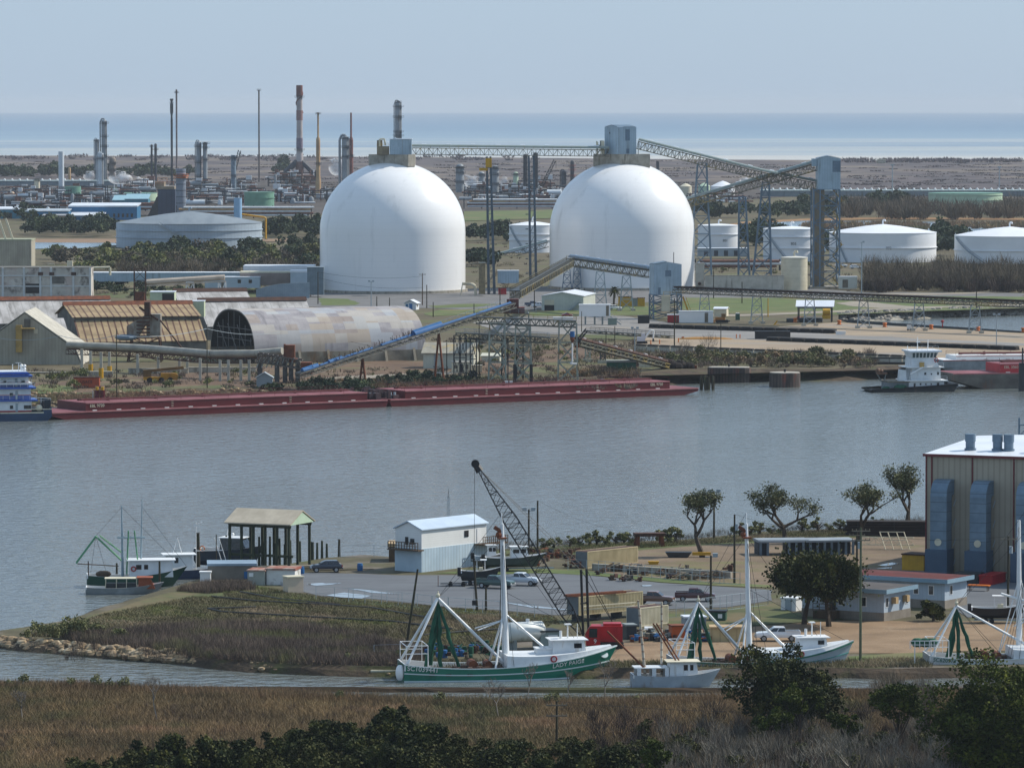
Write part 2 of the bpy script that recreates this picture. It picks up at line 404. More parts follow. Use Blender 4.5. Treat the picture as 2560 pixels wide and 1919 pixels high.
for p_,c_ in((.30,'#5f7d94'),(.52,'#8096a3'),(.56,'#a6aba9'),(.66,'#73899a'),(.72,'#aeb0aa'),(.79,'#939fa4'),(.86,'#bcb8ae')):
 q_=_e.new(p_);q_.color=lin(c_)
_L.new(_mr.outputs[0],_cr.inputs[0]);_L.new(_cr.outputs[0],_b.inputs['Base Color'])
mb=MB();mb.quad((-20000,5600,WZ-.3),(20000,5600,WZ-.3),(20000,50500,WZ-.3),(-20000,50500,WZ-.3));struct('sea',mb,SEAM)
mb=MB();mb.quad((-700,380,WZ),(700,380,WZ),(700,2300,WZ),(-700,2300,WZ));struct('river',mb,RIVER)
# ground materials
EARTH=gmk('earth_ground','#756a4c','#5d543b',rough=.95,scale=(.06,.06,.06),amt=.9,patch=('#6a6b3f',(.03,.03,.03),.52,.68),streak=('#8a7a61',(.05,.05,.05),.56,.72),bump=((.8,.8,.8),.4))
MARSHF=gmk('far_marsh','#6b5f5e','#4d4648',rough=1,scale=(.02,.01,.01),amt=1,detail=9,lo=.42,hi=.58,patch=('#85776a',(.008,.004,.01),.5,.62),streak=('#45423f',(.03,.012,.01),.58,.66))
GRASS=gmk('short_grass','#66703a','#535a30',rough=.95,scale=(.25,.25,.25),amt=.9,patch=('#7d6f4c',(.09,.09,.09),.5,.66))
LAWN=gmk('lawn','#6f7f40','#606f38',rough=.95,scale=(.08,.08,.08),amt=.9,patch=('#857d52',(.05,.05,.05),.5,.66))
HEADG=gmk('headland_turf','#6b6446','#565037',rough=.95,scale=(.3,.3,.3),amt=.9,patch=('#5f6433',(.11,.11,.11),.54,.68),streak=('#857a6c',(.07,.07,.07),.53,.66),bump=((1.5,1.5,1.5),.5))
ASPH=gmk('asphalt','#797d82','#6d7176',rough=.85,scale=(.12,.12,.12),amt=.8,streak=('#60646a',(.06,.5,.1),.56,.7),bump=((4,4,4),.2,.05))
SAND=gmk('sandy_yard','#ab8f6e','#957a5b',rough=.95,scale=(.15,.15,.15),amt=.9,patch=('#826d54',(.08,.3,.1),.55,.7),streak=('#b8a184',(.2,.05,.1),.6,.75),bump=((2,2,2),.4))
YARD=gmk('dirt_yard','#958067','#7b6952',rough=.95,scale=(.12,.12,.12),amt=.9,patch=('#7d7a48',(.06,.06,.06),.54,.68),bump=((2,2,2),.4))
TANP=gmk('tan_pavement','#c0ab8f','#ab9880',rough=.9,scale=(.03,.06,.05),amt=.9,streak=('#a19c95',(.015,.05,.02),.55,.68))
GREYP=gmk('grey_pavement','#a5a19c','#928e89',rough=.9,scale=(.03,.06,.05),amt=.9,streak=('#b3a48f',(.02,.06,.02),.55,.7))
GRAVEL=gmk('grey_gravel','#8d8b8a','#757372',rough=.95,scale=(.1,.1,.1),amt=.9)
DIRTF=gmk('bank_dirt','#84694f','#664f3c',rough=.95,scale=(.09,.09,.09),amt=.9,patch=('#6c7040',(.045,.045,.045),.55,.66),streak=('#a08c70',(.05,.12,.05),.58,.7))
BANKM=gmk('river_bank','#62523f','#463b2e',rough=1,scale=(.3,.3,.3),amt=.9,patch=('#55582f',(.12,.12,.12),.52,.66),bump=((1,1,1),.8))
MARSHN=gmk('marsh_ground','#5a4631','#443626',rough=1,scale=(.08,.08,.08),amt=.9,patch=('#4b4a28',(.05,.05,.05),.5,.64))
PONDM=water_mat('pond_water','#8598a6',.5,.15,nscale=(.4,.3,.4),dist=.3)[0]
PUDDLE=water_mat('puddle_water','#8d949a',.05,.05,nscale=(.4,.3,.4),dist=.05)[0]
ROADM=gmk('pale_road','#b7ab98','#a4998a',rough=.9,scale=(.05,.05,.05),amt=.8)
def bank(name,px,z,mat,w=3.0,side=1,zb=None):
 pts=[G(a,b,z)for a,b in px];zb=WZ-.6 if zb is None else zb
 P2=densify(pts+[pts[-1]],4.0,0,3)[:-1]if len(pts)>1 else pts
 rg=random.Random(5);lo=[]
 for i,p in enumerate(P2):
  t=(P2[min(i+1,len(P2)-1)]-P2[max(i-1,0)]);t.z=0;t.normalize();nrm=Vector((t.y,-t.x,0))*side
  lo.append(p+nrm*w*rg.uniform(.8,1.3)+Vector((0,0,zb-z)))
 mid=[a.lerp(b,.45)+Vector((0,0,rg.uniform(-.1,.5)))for a,b in zip(P2,lo)]
 mb=MB();mb.loft([P2,mid,lo],close=False,caps=False);o=mb.build(name,mat);o['kind']='structure';return o
FAR_EDGE=[(-500,990),(0,985),(250,983),(430,977),(640,974),(760,960),(900,950),(1100,946),(1290,950),(1480,944),(1590,932),(1700,924),(1772,919),
   (1850,921),(1937,922),(2080,922),(2180,916),(2260,912),(2400,915),(2560,913),(3000,905)]
DOCK_BACK=[(3000,856),(2560,832),(2330,819),(2200,812),(2118,806),(2096,798)]
BASIN_FAR=[(2096,783),(2209,779),(2354,771),(2560,766),(3000,756)]
SHORE=[(3300,400),(2560,400),(2420,398),(2200,401),(1760,399),(1280,394),(640,391),(0,389),(-900,388)]
sheet('land',FAR_EDGE+DOCK_BACK+BASIN_FAR+SHORE,0,EARTH)
bank('river_bank_slope',FAR_EDGE,0,BANKM,w=13,side=1)
bank('basin_bank_slope',BASIN_FAR,0,CONC,w=9,side=1)
bank('basin_quay_slope',DOCK_BACK,0,DARKST,w=.4,side=1)
sheet('marsh_plain',[(-800,462),(640,458),(1800,470),(2150,500),(2560,503),(3300,500)]+SHORE,.12,MARSHF)
# refinery ground and lots
sheet('refinery_ground',[(-400,548),(250,540),(700,535),(1300,530),(1800,505),(2100,480),(2100,456),(1200,452),(-400,455)],.2,gmk('refinery_gravel','#62584f','#443d38',rough=1,scale=(.02,.01,.02),amt=.9))
sheet('levee_path',[(1745,582),(1860,560),(2000,552),(2200,548),(2560,550),(2800,552),(2800,547),(2560,545),(2200,543),(2000,547),(1860,554),(1745,574)],.3,gmk('orange_clay','#b48a5c','#9a7650',rough=1),jit=.8)
sheet('pond_surface',[(1900,556),(2010,552),(2240,553),(2400,555),(2700,556),(2700,584),(2470,584),(2300,578),(2100,577),(1900,570)],.25,PONDM,jit=1.5)
sheet('pond_water',[(40,607),(100,603),(280,603),(300,612),(200,620),(60,622)],.25,PONDM,jit=.6)
sheet('clay_path',[(-100,607),(70,606),(290,607),(700,603),(800,604),(800,597),(290,597),(70,597),(-100,596)],.28,gmk('brown_clay','#a98b6f','#917458',rough=1),jit=.6)
sheet('lawn',[(1160,528),(1400,524),(1400,545),(1160,552)],.3,LAWN)
# dome apron, lawns and roads of the terminal
sheet('gravel_apron',[(700,748),(800,728),(1180,722),(1420,715),(1760,700),(2150,730),(2560,733),(2560,745),(2100,748),(1700,752),(1420,765),(1300,775),(900,768),(700,765)],.04,GRAVEL,jit=1.0)
sheet('grey_yard',[(1180,806),(1300,790),(1445,786),(1560,790),(1640,800),(1700,812),(1900,822),(2100,836),(1900,850),(1500,838),(1250,830)],.08,GREYP,jit=.8)
sheet('terminal_lawn',[(1700,772),(1716,744),(1900,744),(2160,750),(2420,760),(2560,764),(2700,765),(2560,770),(2300,778),(2100,786),(1980,787),(1800,782)],.07,LAWN,jit=.8)
sheet('far_lawn',[(2150,742),(2350,740),(2700,742),(2700,757),(2400,752),(2160,748)],.09,LAWN,jit=.8)
sheet('dirt_road',[(2090,757),(2150,752),(2260,764),(2330,767),(2200,770),(2120,764)],.11,ROADM,jit=.5)
sheet('pale_road',[(1700,789),(1920,783),(2060,777),(2290,767),(2420,763),(2700,757),(2700,760),(2420,766),(2290,771),(2060,782),(1920,788),(1700,794)],.12,ROADM,jit=.3)
sheet('back_road',[(2030,729),(2160,733),(2340,733),(2480,728),(2600,718),(2600,722),(2480,732),(2340,737),(2160,737),(2030,733)],.12,ROADM,jit=.4)
sheet('dome_lawn',[(797,745),(870,747),(900,757),(888,762),(805,763)],.09,LAWN,jit=.6)
sheet('booth_lawn',[(1060,783),(1100,774),(1240,770),(1260,775),(1230,785),(1080,790)],.09,LAWN,jit=.6)
sheet('long_lawn',[(1070,764),(1180,759),(1250,760),(1190,767),(1090,770)],.09,LAWN,jit=.6)
sheet('office_lawn',[(1320,783),(1440,772),(1530,764),(1640,764),(1640,786),(1560,788),(1450,790),(1330,790)],.1,LAWN,jit=.6)
sheet('tan_wharf',[(1590,846),(1700,832),(1900,826),(1960,815),(2092,806),(2330,820),(2560,833),(3000,857),(3000,903),(2560,911),(2290,896),(1930,880),(1590,868)],.06,TANP,jit=.6)
sheet('wharf_grey_strip',[(1900,846),(2100,836),(2300,846),(2560,858),(2800,870),(2560,864),(2300,853),(2080,846)],.1,GREYP,jit=1)
sheet('shed_dirt',[(40,984),(250,980),(430,974),(620,968),(750,955),(960,942),(1100,932),(1260,930),(1260,915),(1000,900),(700,912),(450,930),(200,950),(40,960)],.05,DIRTF,jit=.6)
sheet('bank_grass',[(60,972),(110,960),(200,968),(180,978),(100,984)],.09,LAWN,jit=.4)
sheet('bank_grass',[(250,973),(300,969),(400,966),(560,962),(600,968),(430,973),(300,979)],.09,GRASS,jit=.4)
sheet('back_yard_grass',[(220,735),(400,716),(640,712),(700,740),(500,748),(300,745)],.05,GRASS,jit=1)
sheet('yard_dirt',[(1100,905),(1300,880),(1450,868),(1600,878),(1640,905),(1575,923),(1480,930),(1280,936),(1120,928)],.07,DIRTF,jit=.8)
sheet('dirt_track',[(740,957),(900,946),(1080,938),(1190,932),(1190,928),(1080,930),(900,938),(740,950)],.1,ROADM,jit=.4)
sheet('trailer_yard_grass',[(1440,835),(1560,838),(1600,848),(1500,856),(1450,850)],.1,GRASS,jit=.5)
# near land
NEAR_EDGE_N=[(3100,1265),(2700,1285),(2310,1300),(2103,1320),(1906,1328),(1825,1336),(1721,1347),(1480,1356),(1360,1364),(1200,1376),(1000,1393),(912,1386),(820,1393),(700,1412),(560,1432),(480,1452),(373,1483),(318,1502),(266,1514),(220,1532),(162,1550),(58,1567),(0,1575),(-60,1582)]
NEAR_EDGE_S=[(-60,1585),(0,1588),(60,1600),(200,1612),(340,1625),(470,1634),(550,1645),(640,1653),(760,1660),(900,1664),(1060,1666),(1300,1668),(1540,1668),(1660,1670),(1900,1668),(2120,1668),(2240,1670),(2330,1668),(2560,1666),(3100,1664)]
sheet('ground',NEAR_EDGE_N+NEAR_EDGE_S,ZN,HEADG)
bank('creek_bank',NEAR_EDGE_S,ZN,BANKM,w=2.2,side=1)
bank('shore_bank',list(reversed(NEAR_EDGE_N)),ZN,BANKM,w=3,side=-1)
sheet('parking_lot',[(640,1437),(790,1430),(1000,1437),(1250,1436),(1300,1432),(1363,1433),(1430,1434),(1507,1441),(1652,1456),(1800,1465),(1930,1474),(1930,1500),(1814,1517),(1594,1525),(1386,1537),(1248,1524),(1132,1518),(1016,1505),(930,1496),(802,1489),(720,1470)],ZN+.05,ASPH,jit=.25)
sheet('sandy_yard',[(1520,1646),(1560,1606),(1680,1600),(1800,1598),(1880,1566),(2010,1556),(2120,1550),(2300,1552),(2480,1552),(2700,1555),(2700,1622),(2420,1626),(2250,1632),(2120,1632),(1950,1640),(1800,1652),(1650,1657),(1540,1657)],ZN+.05,SAND,jit=.35)
sheet('dirt_yard',[(1500,1395),(1640,1368),(1900,1352),(2100,1345),(2320,1335),(2320,1440),(2100,1450),(1930,1468),(1840,1462),(1660,1450),(1500,1432)],ZN+.04,YARD,jit=.5)
sheet('yard_asphalt',[(2100,1430),(2320,1425),(2700,1420),(2700,1545),(2420,1542),(2360,1500),(2150,1470)],ZN+.06,ASPH,jit=.3)
sheet('bank_lawn',[(1240,1376),(1480,1360),(1721,1350),(1900,1335),(2100,1328),(2310,1310),(2310,1335),(2000,1350),(1700,1366),(1500,1380),(1400,1392),(1250,1390)],ZN+.06,GRASS,jit=.3)
sheet('verge_grass',[(1090,1432),(1200,1422),(1330,1420),(1445,1424),(1600,1440),(1800,1455),(1930,1462),(1930,1468),(1800,1463),(1652,1454),(1507,1439),(1363,1431),(1250,1434)],ZN+.08,LAWN,jit=.2)
sheet('fence_verge',[(560,1468),(640,1462),(715,1478),(802,1493),(930,1500),(1016,1510),(1132,1523),(1248,1530),(1386,1542),(1386,1552),(1248,1540),(1100,1532),(930,1512),(760,1498),(600,1484)],ZN+.08,LAWN,jit=.25)
sheet('house_verge',[(1660,1530),(1820,1520),(1930,1504),(1980,1530),(2120,1545),(2010,1554),(1880,1562),(1780,1572),(1670,1560)],ZN+.08,GRASS,jit=.3)
sheet('quay_grass',[(2120,1640),(2240,1632),(2330,1630),(2330,1656),(2240,1660),(2130,1655)],ZN+.09,LAWN,jit=.2)
sheet('shore_grass',[(220,1540),(370,1495),(450,1475),(640,1484),(760,1500),(640,1510),(480,1530),(300,1560),(150,1572)],ZN+.05,GRASS,jit=.5)
for k,pts in enumerate([[(765,1459),(800,1456),(856,1456),(825,1461),(790,1463)],[(815,1487),(860,1480),(930,1488),(905,1495),(850,1492)],[(870,1470),(930,1475),(1000,1485),(930,1481)],
      [(2195,1412),(2230,1405),(2248,1408),(2215,1414)],[(2190,1420),(2230,1416),(2230,1420)],[(1600,1462),(1625,1461),(1632,1464),(1610,1465)],[(1230,1500),(1330,1513),(1440,1525),(1330,1518)]]):
 sheet('puddle',pts,ZN+.1,PUDDLE,jit=.1,step=2)
MARSH_EDGE=[(-500,1712),(200,1714),(420,1724),(640,1735),(800,1743),(1000,1749),(1270,1756),(1500,1753),(1600,1751),(1830,1748),(2100,1736),(2240,1735),(2560,1727),(3200,1722)]
sheet('marsh',MARSH_EDGE+[(3200,2600),(-500,2600)],-1.9,MARSHN)
bank('marsh_bank',list(reversed(MARSH_EDGE)),-1.9,MARSHN,w=1,side=1)
# ---------------- vehicles ----------------
def paint(n,c,c2=None):return mk('car_'+n,c,c2,rough=.3,amt=.4,spec=.6,coat=.5)
TYRE=mk('tyre','#1c1c1d','#262626',rough=.85)
RIM=mk('wheel_rim','#a9adb1','#8d9195',rough=.35,metal=.6)
LAMPG=mk('lamp_glass','#d9dde0','#c3c7ca',rough=.2)
def vehicle(kind,mat,label,cat,loc,rz,L=5.8,group=None,name=None):
 t=thing(name or('pickup_truck' if kind=='pickup' else 'parked_car'),label,cat,loc,rz,group);k=L/5.8;hl=L/2;W=1.0 if kind!='car' else .92
 zb=.52 if kind!='car' else .34;hood=1.2 if kind!='car' else .92;belt=1.28 if kind!='car' else .98;top=1.92 if kind=='pickup' else(1.8 if kind=='suv' else 1.46)
 mb=MB();mb.sm=True
 def sec(x,w,z0,z1):return[(x,-w*.94,z0),(x,-w,z0+.22),(x,-w*.97,z1-.1),(x,-w*.9,z1),(x,w*.9,z1),(x,w*.97,z1-.1),(x,w,z0+.22),(x,w*.94,z0)]
 if kind=='pickup':S=[(-hl,.96,zb+.1,belt),(-hl+.2,1,zb,belt),(-.35*k,1,zb,belt),(1.05*k,1,zb,belt-.02),(1.2*k,.99,zb,hood+.04),(hl-.5,.97,zb,hood-.02),(hl-.12,.93,zb+.02,hood-.12),(hl,.86,zb+.12,hood-.3)]
 else:S=[(-hl,.85,zb+.15,belt-.15),(-hl+.25,.97,zb,belt),(.9*k,1,zb,belt),(1.2*k,.99,zb,hood+.02),(hl-.4,.95,zb,hood-.06),(hl,.82,zb+.1,hood-.3)]
 mb.loft([sec(x,w*W,a,b)for x,w,a,b in S]);mb.build('body',mat,t,smooth=35)
 cab=[(-1.0,1.35)]if kind=='pickup' else[(-2.45 if kind=='suv' else-1.75,1.35)]
 x0,x1=cab[0][0]*k,cab[0][1]*k;r0=x0+(.12 if kind=='pickup' else .3 if kind=='suv' else .75);r1=x1-.85
 lo=lambda w:[(x0,-w,belt-.02),(x1,-w,belt-.04),(x1,w,belt-.04),(x0,w,belt-.02)]
 hi=lambda w,z:[(r0,-w,z),(r1,-w,z),(r1,w,z),(r0,w,z)]
 mb=MB();mb.loft([lo(.94*W),hi(.76*W,top-.06),[(r0+.08,-.68*W,top),(r1-.1,-.68*W,top),(r1-.1,.68*W,top),(r0+.08,.68*W,top)]]);mb.build('cab',mat,t)
 f=lambda a,b,u:tuple(a[i]+(b[i]-a[i])*u for i in range(3))
 L0,H0=lo(.945*W),hi(.765*W,top-.06)
 def win(name,a,b,c,d,off):
  q=lambda u,v:f(f(a,b,u),f(d,c,u),v)
  mb=MB();P4=[q(.06,.12),q(.94,.12),q(.94,.88),q(.06,.88)];mb.quad(*[(p[0]+off[0],p[1]+off[1],p[2]+off[2])for p in P4]);mb.build(name,GLASS,t)
 win('windscreen',L0[1],L0[2],H0[2],H0[1],(.03,0,.01));win('rear_window',L0[3],L0[0],H0[0],H0[3],(-.02,0,.01))
 for s_,(a,b,c,d)in((-1,(L0[0],L0[1],H0[1],H0[0])),(1,(L0[3],L0[2],H0[2],H0[3]))):
  n=3 if kind=='suv' else 2
  for i in range(n):win('side_window',f(a,b,i/n),f(a,b,(i+1)/n),f(d,c,(i+1)/n),f(d,c,i/n),(0,s_*.025,.008))
 if kind=='pickup':
  mb=MB();mb.bx(-hl+.14,x0-.1,-.82,.82,belt-.03,belt+.012);mb.build('bed_liner',BLACK,t)
  mb=MB();[mb.bx(-hl+.05,x0-.02,s_*.95-.07,s_*.95+.07,belt-.1,belt+.1)for s_ in(-1,1)];mb.bx(-hl-.01,-hl+.08,-.88,.88,belt-.4,belt+.1);mb.build('bed_rail',mat,t)
 rw=.41 if kind!='car' else .34
 for x in(-hl+1.15*k,hl-1.05*k):
  for s_ in(-1,1):
   mb=MB();mb.sm=True;y=s_*(W-.12);mb.tube((x,y-.15,rw),(x,y+.15,rw),rw,n=16);w_=mb.build('wheel',TYRE,t,smooth=40)
   mb=MB();mb.tube((x,s_*(W+.035),rw),(x,s_*(W+.05),rw),rw*.62,n=12);mb.build('rim',RIM,w_)
 mb=MB();mb.bx(hl-.06,hl+.1,-.85*W,.85*W,zb-.05,zb+.2);mb.bx(-hl-.12,-hl+.06,-.85*W,.85*W,zb-.02,zb+.18);mb.build('bumper',RIM if kind=='pickup' else mat,t)
 mb=MB();mb.bx(hl-.1,hl+.03,-.55*W,.55*W,zb+.28,hood-.32);mb.build('grille',DARKST,t)
 for s_ in(-1,1):mb=MB();mb.bx(hl-.22,hl+.015,s_*.72*W-.14,s_*.72*W+.14,hood-.5,hood-.32);mb.build('headlight',LAMPG,t)
 for s_ in(-1,1):mb=MB();mb.bx(-hl-.02,-hl+.12,s_*.84*W-.07,s_*.84*W+.07,belt-.5,belt-.12);mb.build('tail_light',REDP,t)
 return t
# ---------------- boats ----------------
def hull(t,L,B,zs,rake,mat,deckm,cap=WHITE,bul=.7,stern=.88,draft=.8,band=None,wl=.12,full=2.6,rail=None,n=22):
 """zs = deck-edge heights at stern, middle, bow above the water; returns helpers for points on the hull side"""
 zd=lambda s:zs[0]*(1-s)*(1-2*s)+4*zs[1]*s*(1-s)+zs[2]*s*(2*s-1)
 hb=lambda s:B/2*(stern+(1-stern)*min(1,s/.35))*(1-max(0,(s-.55)/.45)**full)+.04
 hw=lambda s:B/2*.93*(stern*.95+(1-stern*.95)*min(1,s/.35))*(1-max(0,(s-.48)/.52)**2.3)+.02
 def pt(s,v,sd):  # v = 1 deck edge, 0 water line
  x1,x0=s*L,s*(L-rake);y=hw(s)+(hb(s)-hw(s))*v**1.3;return Vector((x0+(x1-x0)*v,sd*y,zd(s)*v))
 rings=[]
 for i in range(n+1):
  s=i/n;rings.append([pt(s,v,-1)for v in(1,.66,.33,0)]+[Vector((s*(L-rake-.3)+.15,-hw(s)*.5,-draft)),Vector((s*(L-rake-.3)+.15,hw(s)*.5,-draft))]+[pt(s,v,1)for v in(0,.33,.66,1)])
 mb=MB();mb.sm=True;mb.loft(rings,close=False,caps=False);mb.add(rings[0],[tuple(range(9,-1,-1))]);o=mb.build('hull',mat,t,smooth=40)
 mb=MB();dk=[]
 iv=lambda s,e,sd:(lambda q:Vector((q.x,sd*max(.0,abs(q.y)-e),q.z)))(pt(s,1-bul/zd(s),sd))
 for i in range(n+1):s=i/n;dk.append([iv(s,.1,-1),iv(s,.1,1)])
 mb.loft(dk,close=False,caps=False);mb.build('deck',deckm,t)
 mb=MB()
 for sd in(-1,1):ins=[[pt(i/n,1,sd)+Vector((0,0,.03)),pt(i/n,1,sd)+Vector((0,-sd*.14,.03)),iv(i/n,.12,sd)]for i in range(n+1)];mb.loft(ins,close=False,caps=False)
 mb.bx(0,.15,-hb(0),hb(0),zd(0)-bul,zd(0)+.03);mb.build('bulwark',cap,t)
 for v,m_,r in(band or[]):
  mb=MB()
  for sd in(-1,1):mb.path([pt(i/n,v,sd)+Vector((0,sd*.02,0))for i in range(n+1)],r,4)
  mb.build('rub_rail',m_,t)
 return pt,zd,hb
def on_hull(t,txt,size,pt,s,v,mat,sd=-1,name='lettering'):
 me=text_mesh(txt,size);o=bpy.data.objects.new(name,me);COL.objects.link(o);me.materials.append(mat);o.parent=t
 a,b,p,up_=pt(s-.03,v,sd),pt(s+.03,v,sd),pt(s,v,sd),pt(s,min(1,v+.15),sd);x=(b-a).normalized();z=(up_-pt(s,max(0,v-.15),sd)).normalized();nn=x.cross(z).normalized();z=nn.cross(x)
 o.matrix_local=Matrix.Translation(p+nn*.09)@Matrix((x,z,nn)).transposed().to_4x4();return o
def lifering(t,c,r=.38,mat=None):
 mb=MB();mb.sm=True;q=[(c[0]+r*math.cos(a),c[1],c[2]+r*math.sin(a))for a in[i*.524 for i in range(13)]];mb.path(q,.09,6);mb.build('life_ring',mat or REDP,t)
def cabin(t,x0,x1,hw,z0,z1,mat,roofm,slope=.25,win=(),ov=.25,name='cabin',front=True,rt=.12):
 mb=MB();mb.loft([[(x0,-hw,z0),(x1,-hw,z0),(x1,hw,z0),(x0,hw,z0)],[(x0+.05,-hw*.95,z1),(x1-slope,-hw*.95,z1),(x1-slope,hw*.95,z1),(x0+.05,hw*.95,z1)]]);c=mb.build(name,mat,t)
 mb=MB();mb.bx(x0-ov,x1-slope+ov*1.4,-hw*.95-ov,hw*.95+ov,z1+.004,z1+rt);mb.build(name+'_roof',roofm,t)
 for a,b,za,zb in win:
  for sd in(-1,1):mb=MB();y=sd*(hw+.03);f=lambda z:sd*(hw-hw*.05*(z-z0)/(z1-z0)+.03);mb.quad(*[(p,f(q),q)for p,q in((a,za),(b,za),(b,zb),(a,zb))][::-sd]);mb.build('window',GLASS,t)
 if front:
  for k in range(3):
   y0=-hw*.85+k*hw*.6;q=lambda z:x1-slope*(z-z0)/(z1-z0)+.03;za,zb=z0+(z1-z0)*.5,z1-.2;mb=MB();mb.quad((q(za),y0,za),(q(za),y0+hw*.5,za),(q(zb),y0+hw*.5,zb),(q(zb),y0,zb));mb.build('window',GLASS,t)
 return c
def net(t,top,bots,r=.35,mat=NETG,seed=1):
 mb=MB();mb.sm=True;rg=random.Random(seed);top=Vector(top)
 for b in bots:
  b=Vector(b);n=9;rings=[]
  for i in range(n+1):
   f=i/n;c=top.lerp(b,f)+Vector((rg.uniform(-.1,.1),rg.uniform(-.1,.1),0));rr=r*(.35+1.1*f*(1.25-f)*1.6)*rg.uniform(.8,1.2);rings.append([c+Vector((rr*math.cos(a)*rg.uniform(.7,1.2),rr*math.sin(a)*rg.uniform(.7,1.2),0))for a in[k*.785 for k in range(8)]])
  mb.loft(rings)
 return mb.build('net',mat,t,smooth=70)
# ---------------- storage domes ----------------
def dome(px0,px1,ybase,ytop,cx_collar,label):
 Y=GY(ybase);k=mpp(Y);r=(px1-px0)/2*k;yc=Y+r;x=XZ((px0+px1)/2,ybase,yc)[0]
 H=XZ(0,ytop,yc)[1];cyl=H-r*.965
 t=thing('storage_dome',label,'dome',(x,yc,0),group='white storage domes')
 prof=[(r,0),(r,cyl)]+[(r*math.cos(a),cyl+(H-cyl)*math.sin(a))for a in[math.pi/2*i/30 for i in range(1,31)]]
 mb=MB();mb.sm=True;mb.lathe((0,0,0),prof,128);mb.build('shell',DOMEW,t)
 mb=MB();mb.lathe((0,0,0),[(r+.8,0),(r+.8,1.0),(r,1.0)],96);mb.build('footing',CONC,t)
 return t,x,yc,r,H
d1,D1X,D1Y,D1R,D1H=dome(797,1166.5,735,404,980,'white storage dome with a low boxy headhouse on its crown')
d2,D2X,D2Y,D2R,D2H=dome(1371,1739,727,402,1553,'white storage dome under the tall gabled headhouse')
def box_on(t,name,x0,x1,y0,y1,z0,z1,mat):mb=MB();mb.bx(x0,x1,y0,y1,z0,z1);return mb.build(name,mat,t)
# concrete collars: rotated boxes on the crown
def collar(t,X,Y,H,px0,px1,pc,y0,y1,Rr):
 a=XZ(px0,y0,Y)[0]-X;c=XZ(px1,y0,Y)[0]-X;m_=XZ(pc,y0,Y)[0]-X;z1=XZ(0,y0,Y)[1];z0=XZ(0,y1,Y)[1]-1.5
 d=9.0;mb=MB();mb.prism([(a,-2),(m_,-d),(c,-d+2.5),(c,d-4),(a+2,d)],'z',z0,z1);mb.build('collar',CONC,t);return z1
C1Z=collar(d1,D1X,D1Y,D1H,922,1038,1022,386,406,D1R)
C2Z=collar(d2,D2X,D2Y,D2H,1483,1624,1551,385,408,D2R)
# headhouse on the first dome
hx=lambda p,Y:XZ(p,0,Y)[0]
hz=lambda p,Y:XZ(0,p,Y)[1]
Yh=D1Y-4
t=thing('headhouse','low blue-grey headhouse on the crown of the dome beside the refinery stacks','headhouse',(hx(1000,Yh),Yh,C1Z))
x0,x1=hx(974,Yh)-t.location.x,hx(1029,Yh)-t.location.x;h=hz(349,Yh)-C1Z
mb=MB();mb.prism([(x0,0),(x1,0),(x1,h),(x0+3.4,h+.1),(x0+1.8,h+.7),(x0,h-.1)],'y',-3,5);mb.build('wall',BLUEGREY,t)
mb=MB();mb.bx(x0-.1,x1+.2,-3.2,5.2,h+.1,h+.35);mb.build('roof',ROOFW,t)
mb=MB();mb.bx((x0+x1)/2+.5,(x0+x1)/2+.8,-3.06,-3.0,.2,h);mb.build('seam',GALV,t)
t=thing('dust_collector','brown dust collector with bent pipe on the dome crown beside the low headhouse','dust collector',(hx(955,Yh),Yh,C1Z))
a,b_=hx(942,Yh)-t.location.x,hx(972,Yh)-t.location.x
mb=MB();mb.bx(a,b_,-2,3,0,h*.55);mb.bx(a,a+2,-1,2,h*.55,h*.95);mb.build('body',mk('dust_brown','#8c7f64','#6b6050',amt=.8),t)
mb=MB();mb.path([(a+1,-1.5,h*.5),(a+1,-1.5,h*1.02),(a+2.8,-1.5,h*1.05),(a+3.2,-1.5,h*.6)],.35,8);mb.build('pipe',CREAM,t)
mb=MB();mb.rail([(a,-2.2,h*.55),(b_,-2.2,h*.55)]);mb.build('railing',YEL,t)
# tall headhouse on the second dome
Yh2=D2Y-5
t=thing('headhouse','tall gabled blue-grey headhouse with a stair door on the crown of the dome','headhouse',(hx(1545,Yh2),Yh2,C2Z))
cxx=t.location.x;xa,xm,xb=hx(1512,Yh2)-cxx,0,hx(1591,Yh2)-cxx;h=hz(318,Yh2)-C2Z;hp=hz(313,Yh2)-C2Z
A=Vector((xa,1.5,0));B=Vector((0,-4,0));C_=Vector((xb,-1.5,0));Dv=Vector((xb+xa,4.5,0));up=Vector((0,0,h))
mb=MB();mid=(A+B)/2+Vector((0,0,hp));mid2=(C_+Dv)/2+Vector((0,0,hp))
mb.add([A,B,B+up,mid,A+up,C_,C_+up,mid2,Dv+up,Dv],[(0,1,2,3,4),(1,5,6,2),(5,9,8,7,6),(9,0,4,8)]);mb.build('wall',BLUEGREY,t)
mb=MB();e=Vector((0,0,.15));mb.add([A+up+e,mid+e,mid2+e,Dv+up+e,B+up+e,C_+up+e],[(0,1,2,3),(1,4,5,2)]);mb.build('roof',BLUEST,t)
u=(C_-B).normalized();n_=Vector((u.y,-u.x,0));n_=n_ if n_.y<0 else-n_
def panel(t,name,base,u,n_,a,b,z0,z1,mat,off=.06,parent=None):
 p,q=base+u*a+n_*off,base+u*b+n_*off;mb=MB();d=-n_*.05
 mb.add([p+Vector((0,0,z0)),q+Vector((0,0,z0)),q+Vector((0,0,z1)),p+Vector((0,0,z1)),p+d+Vector((0,0,z0)),q+d+Vector((0,0,z0)),q+d+Vector((0,0,z1)),p+d+Vector((0,0,z1))],
  [(0,1,2,3),(1,5,6,2),(4,0,3,7),(3,2,6,7),(0,4,5,1)]);return mb.build(name,mat,parent or t)
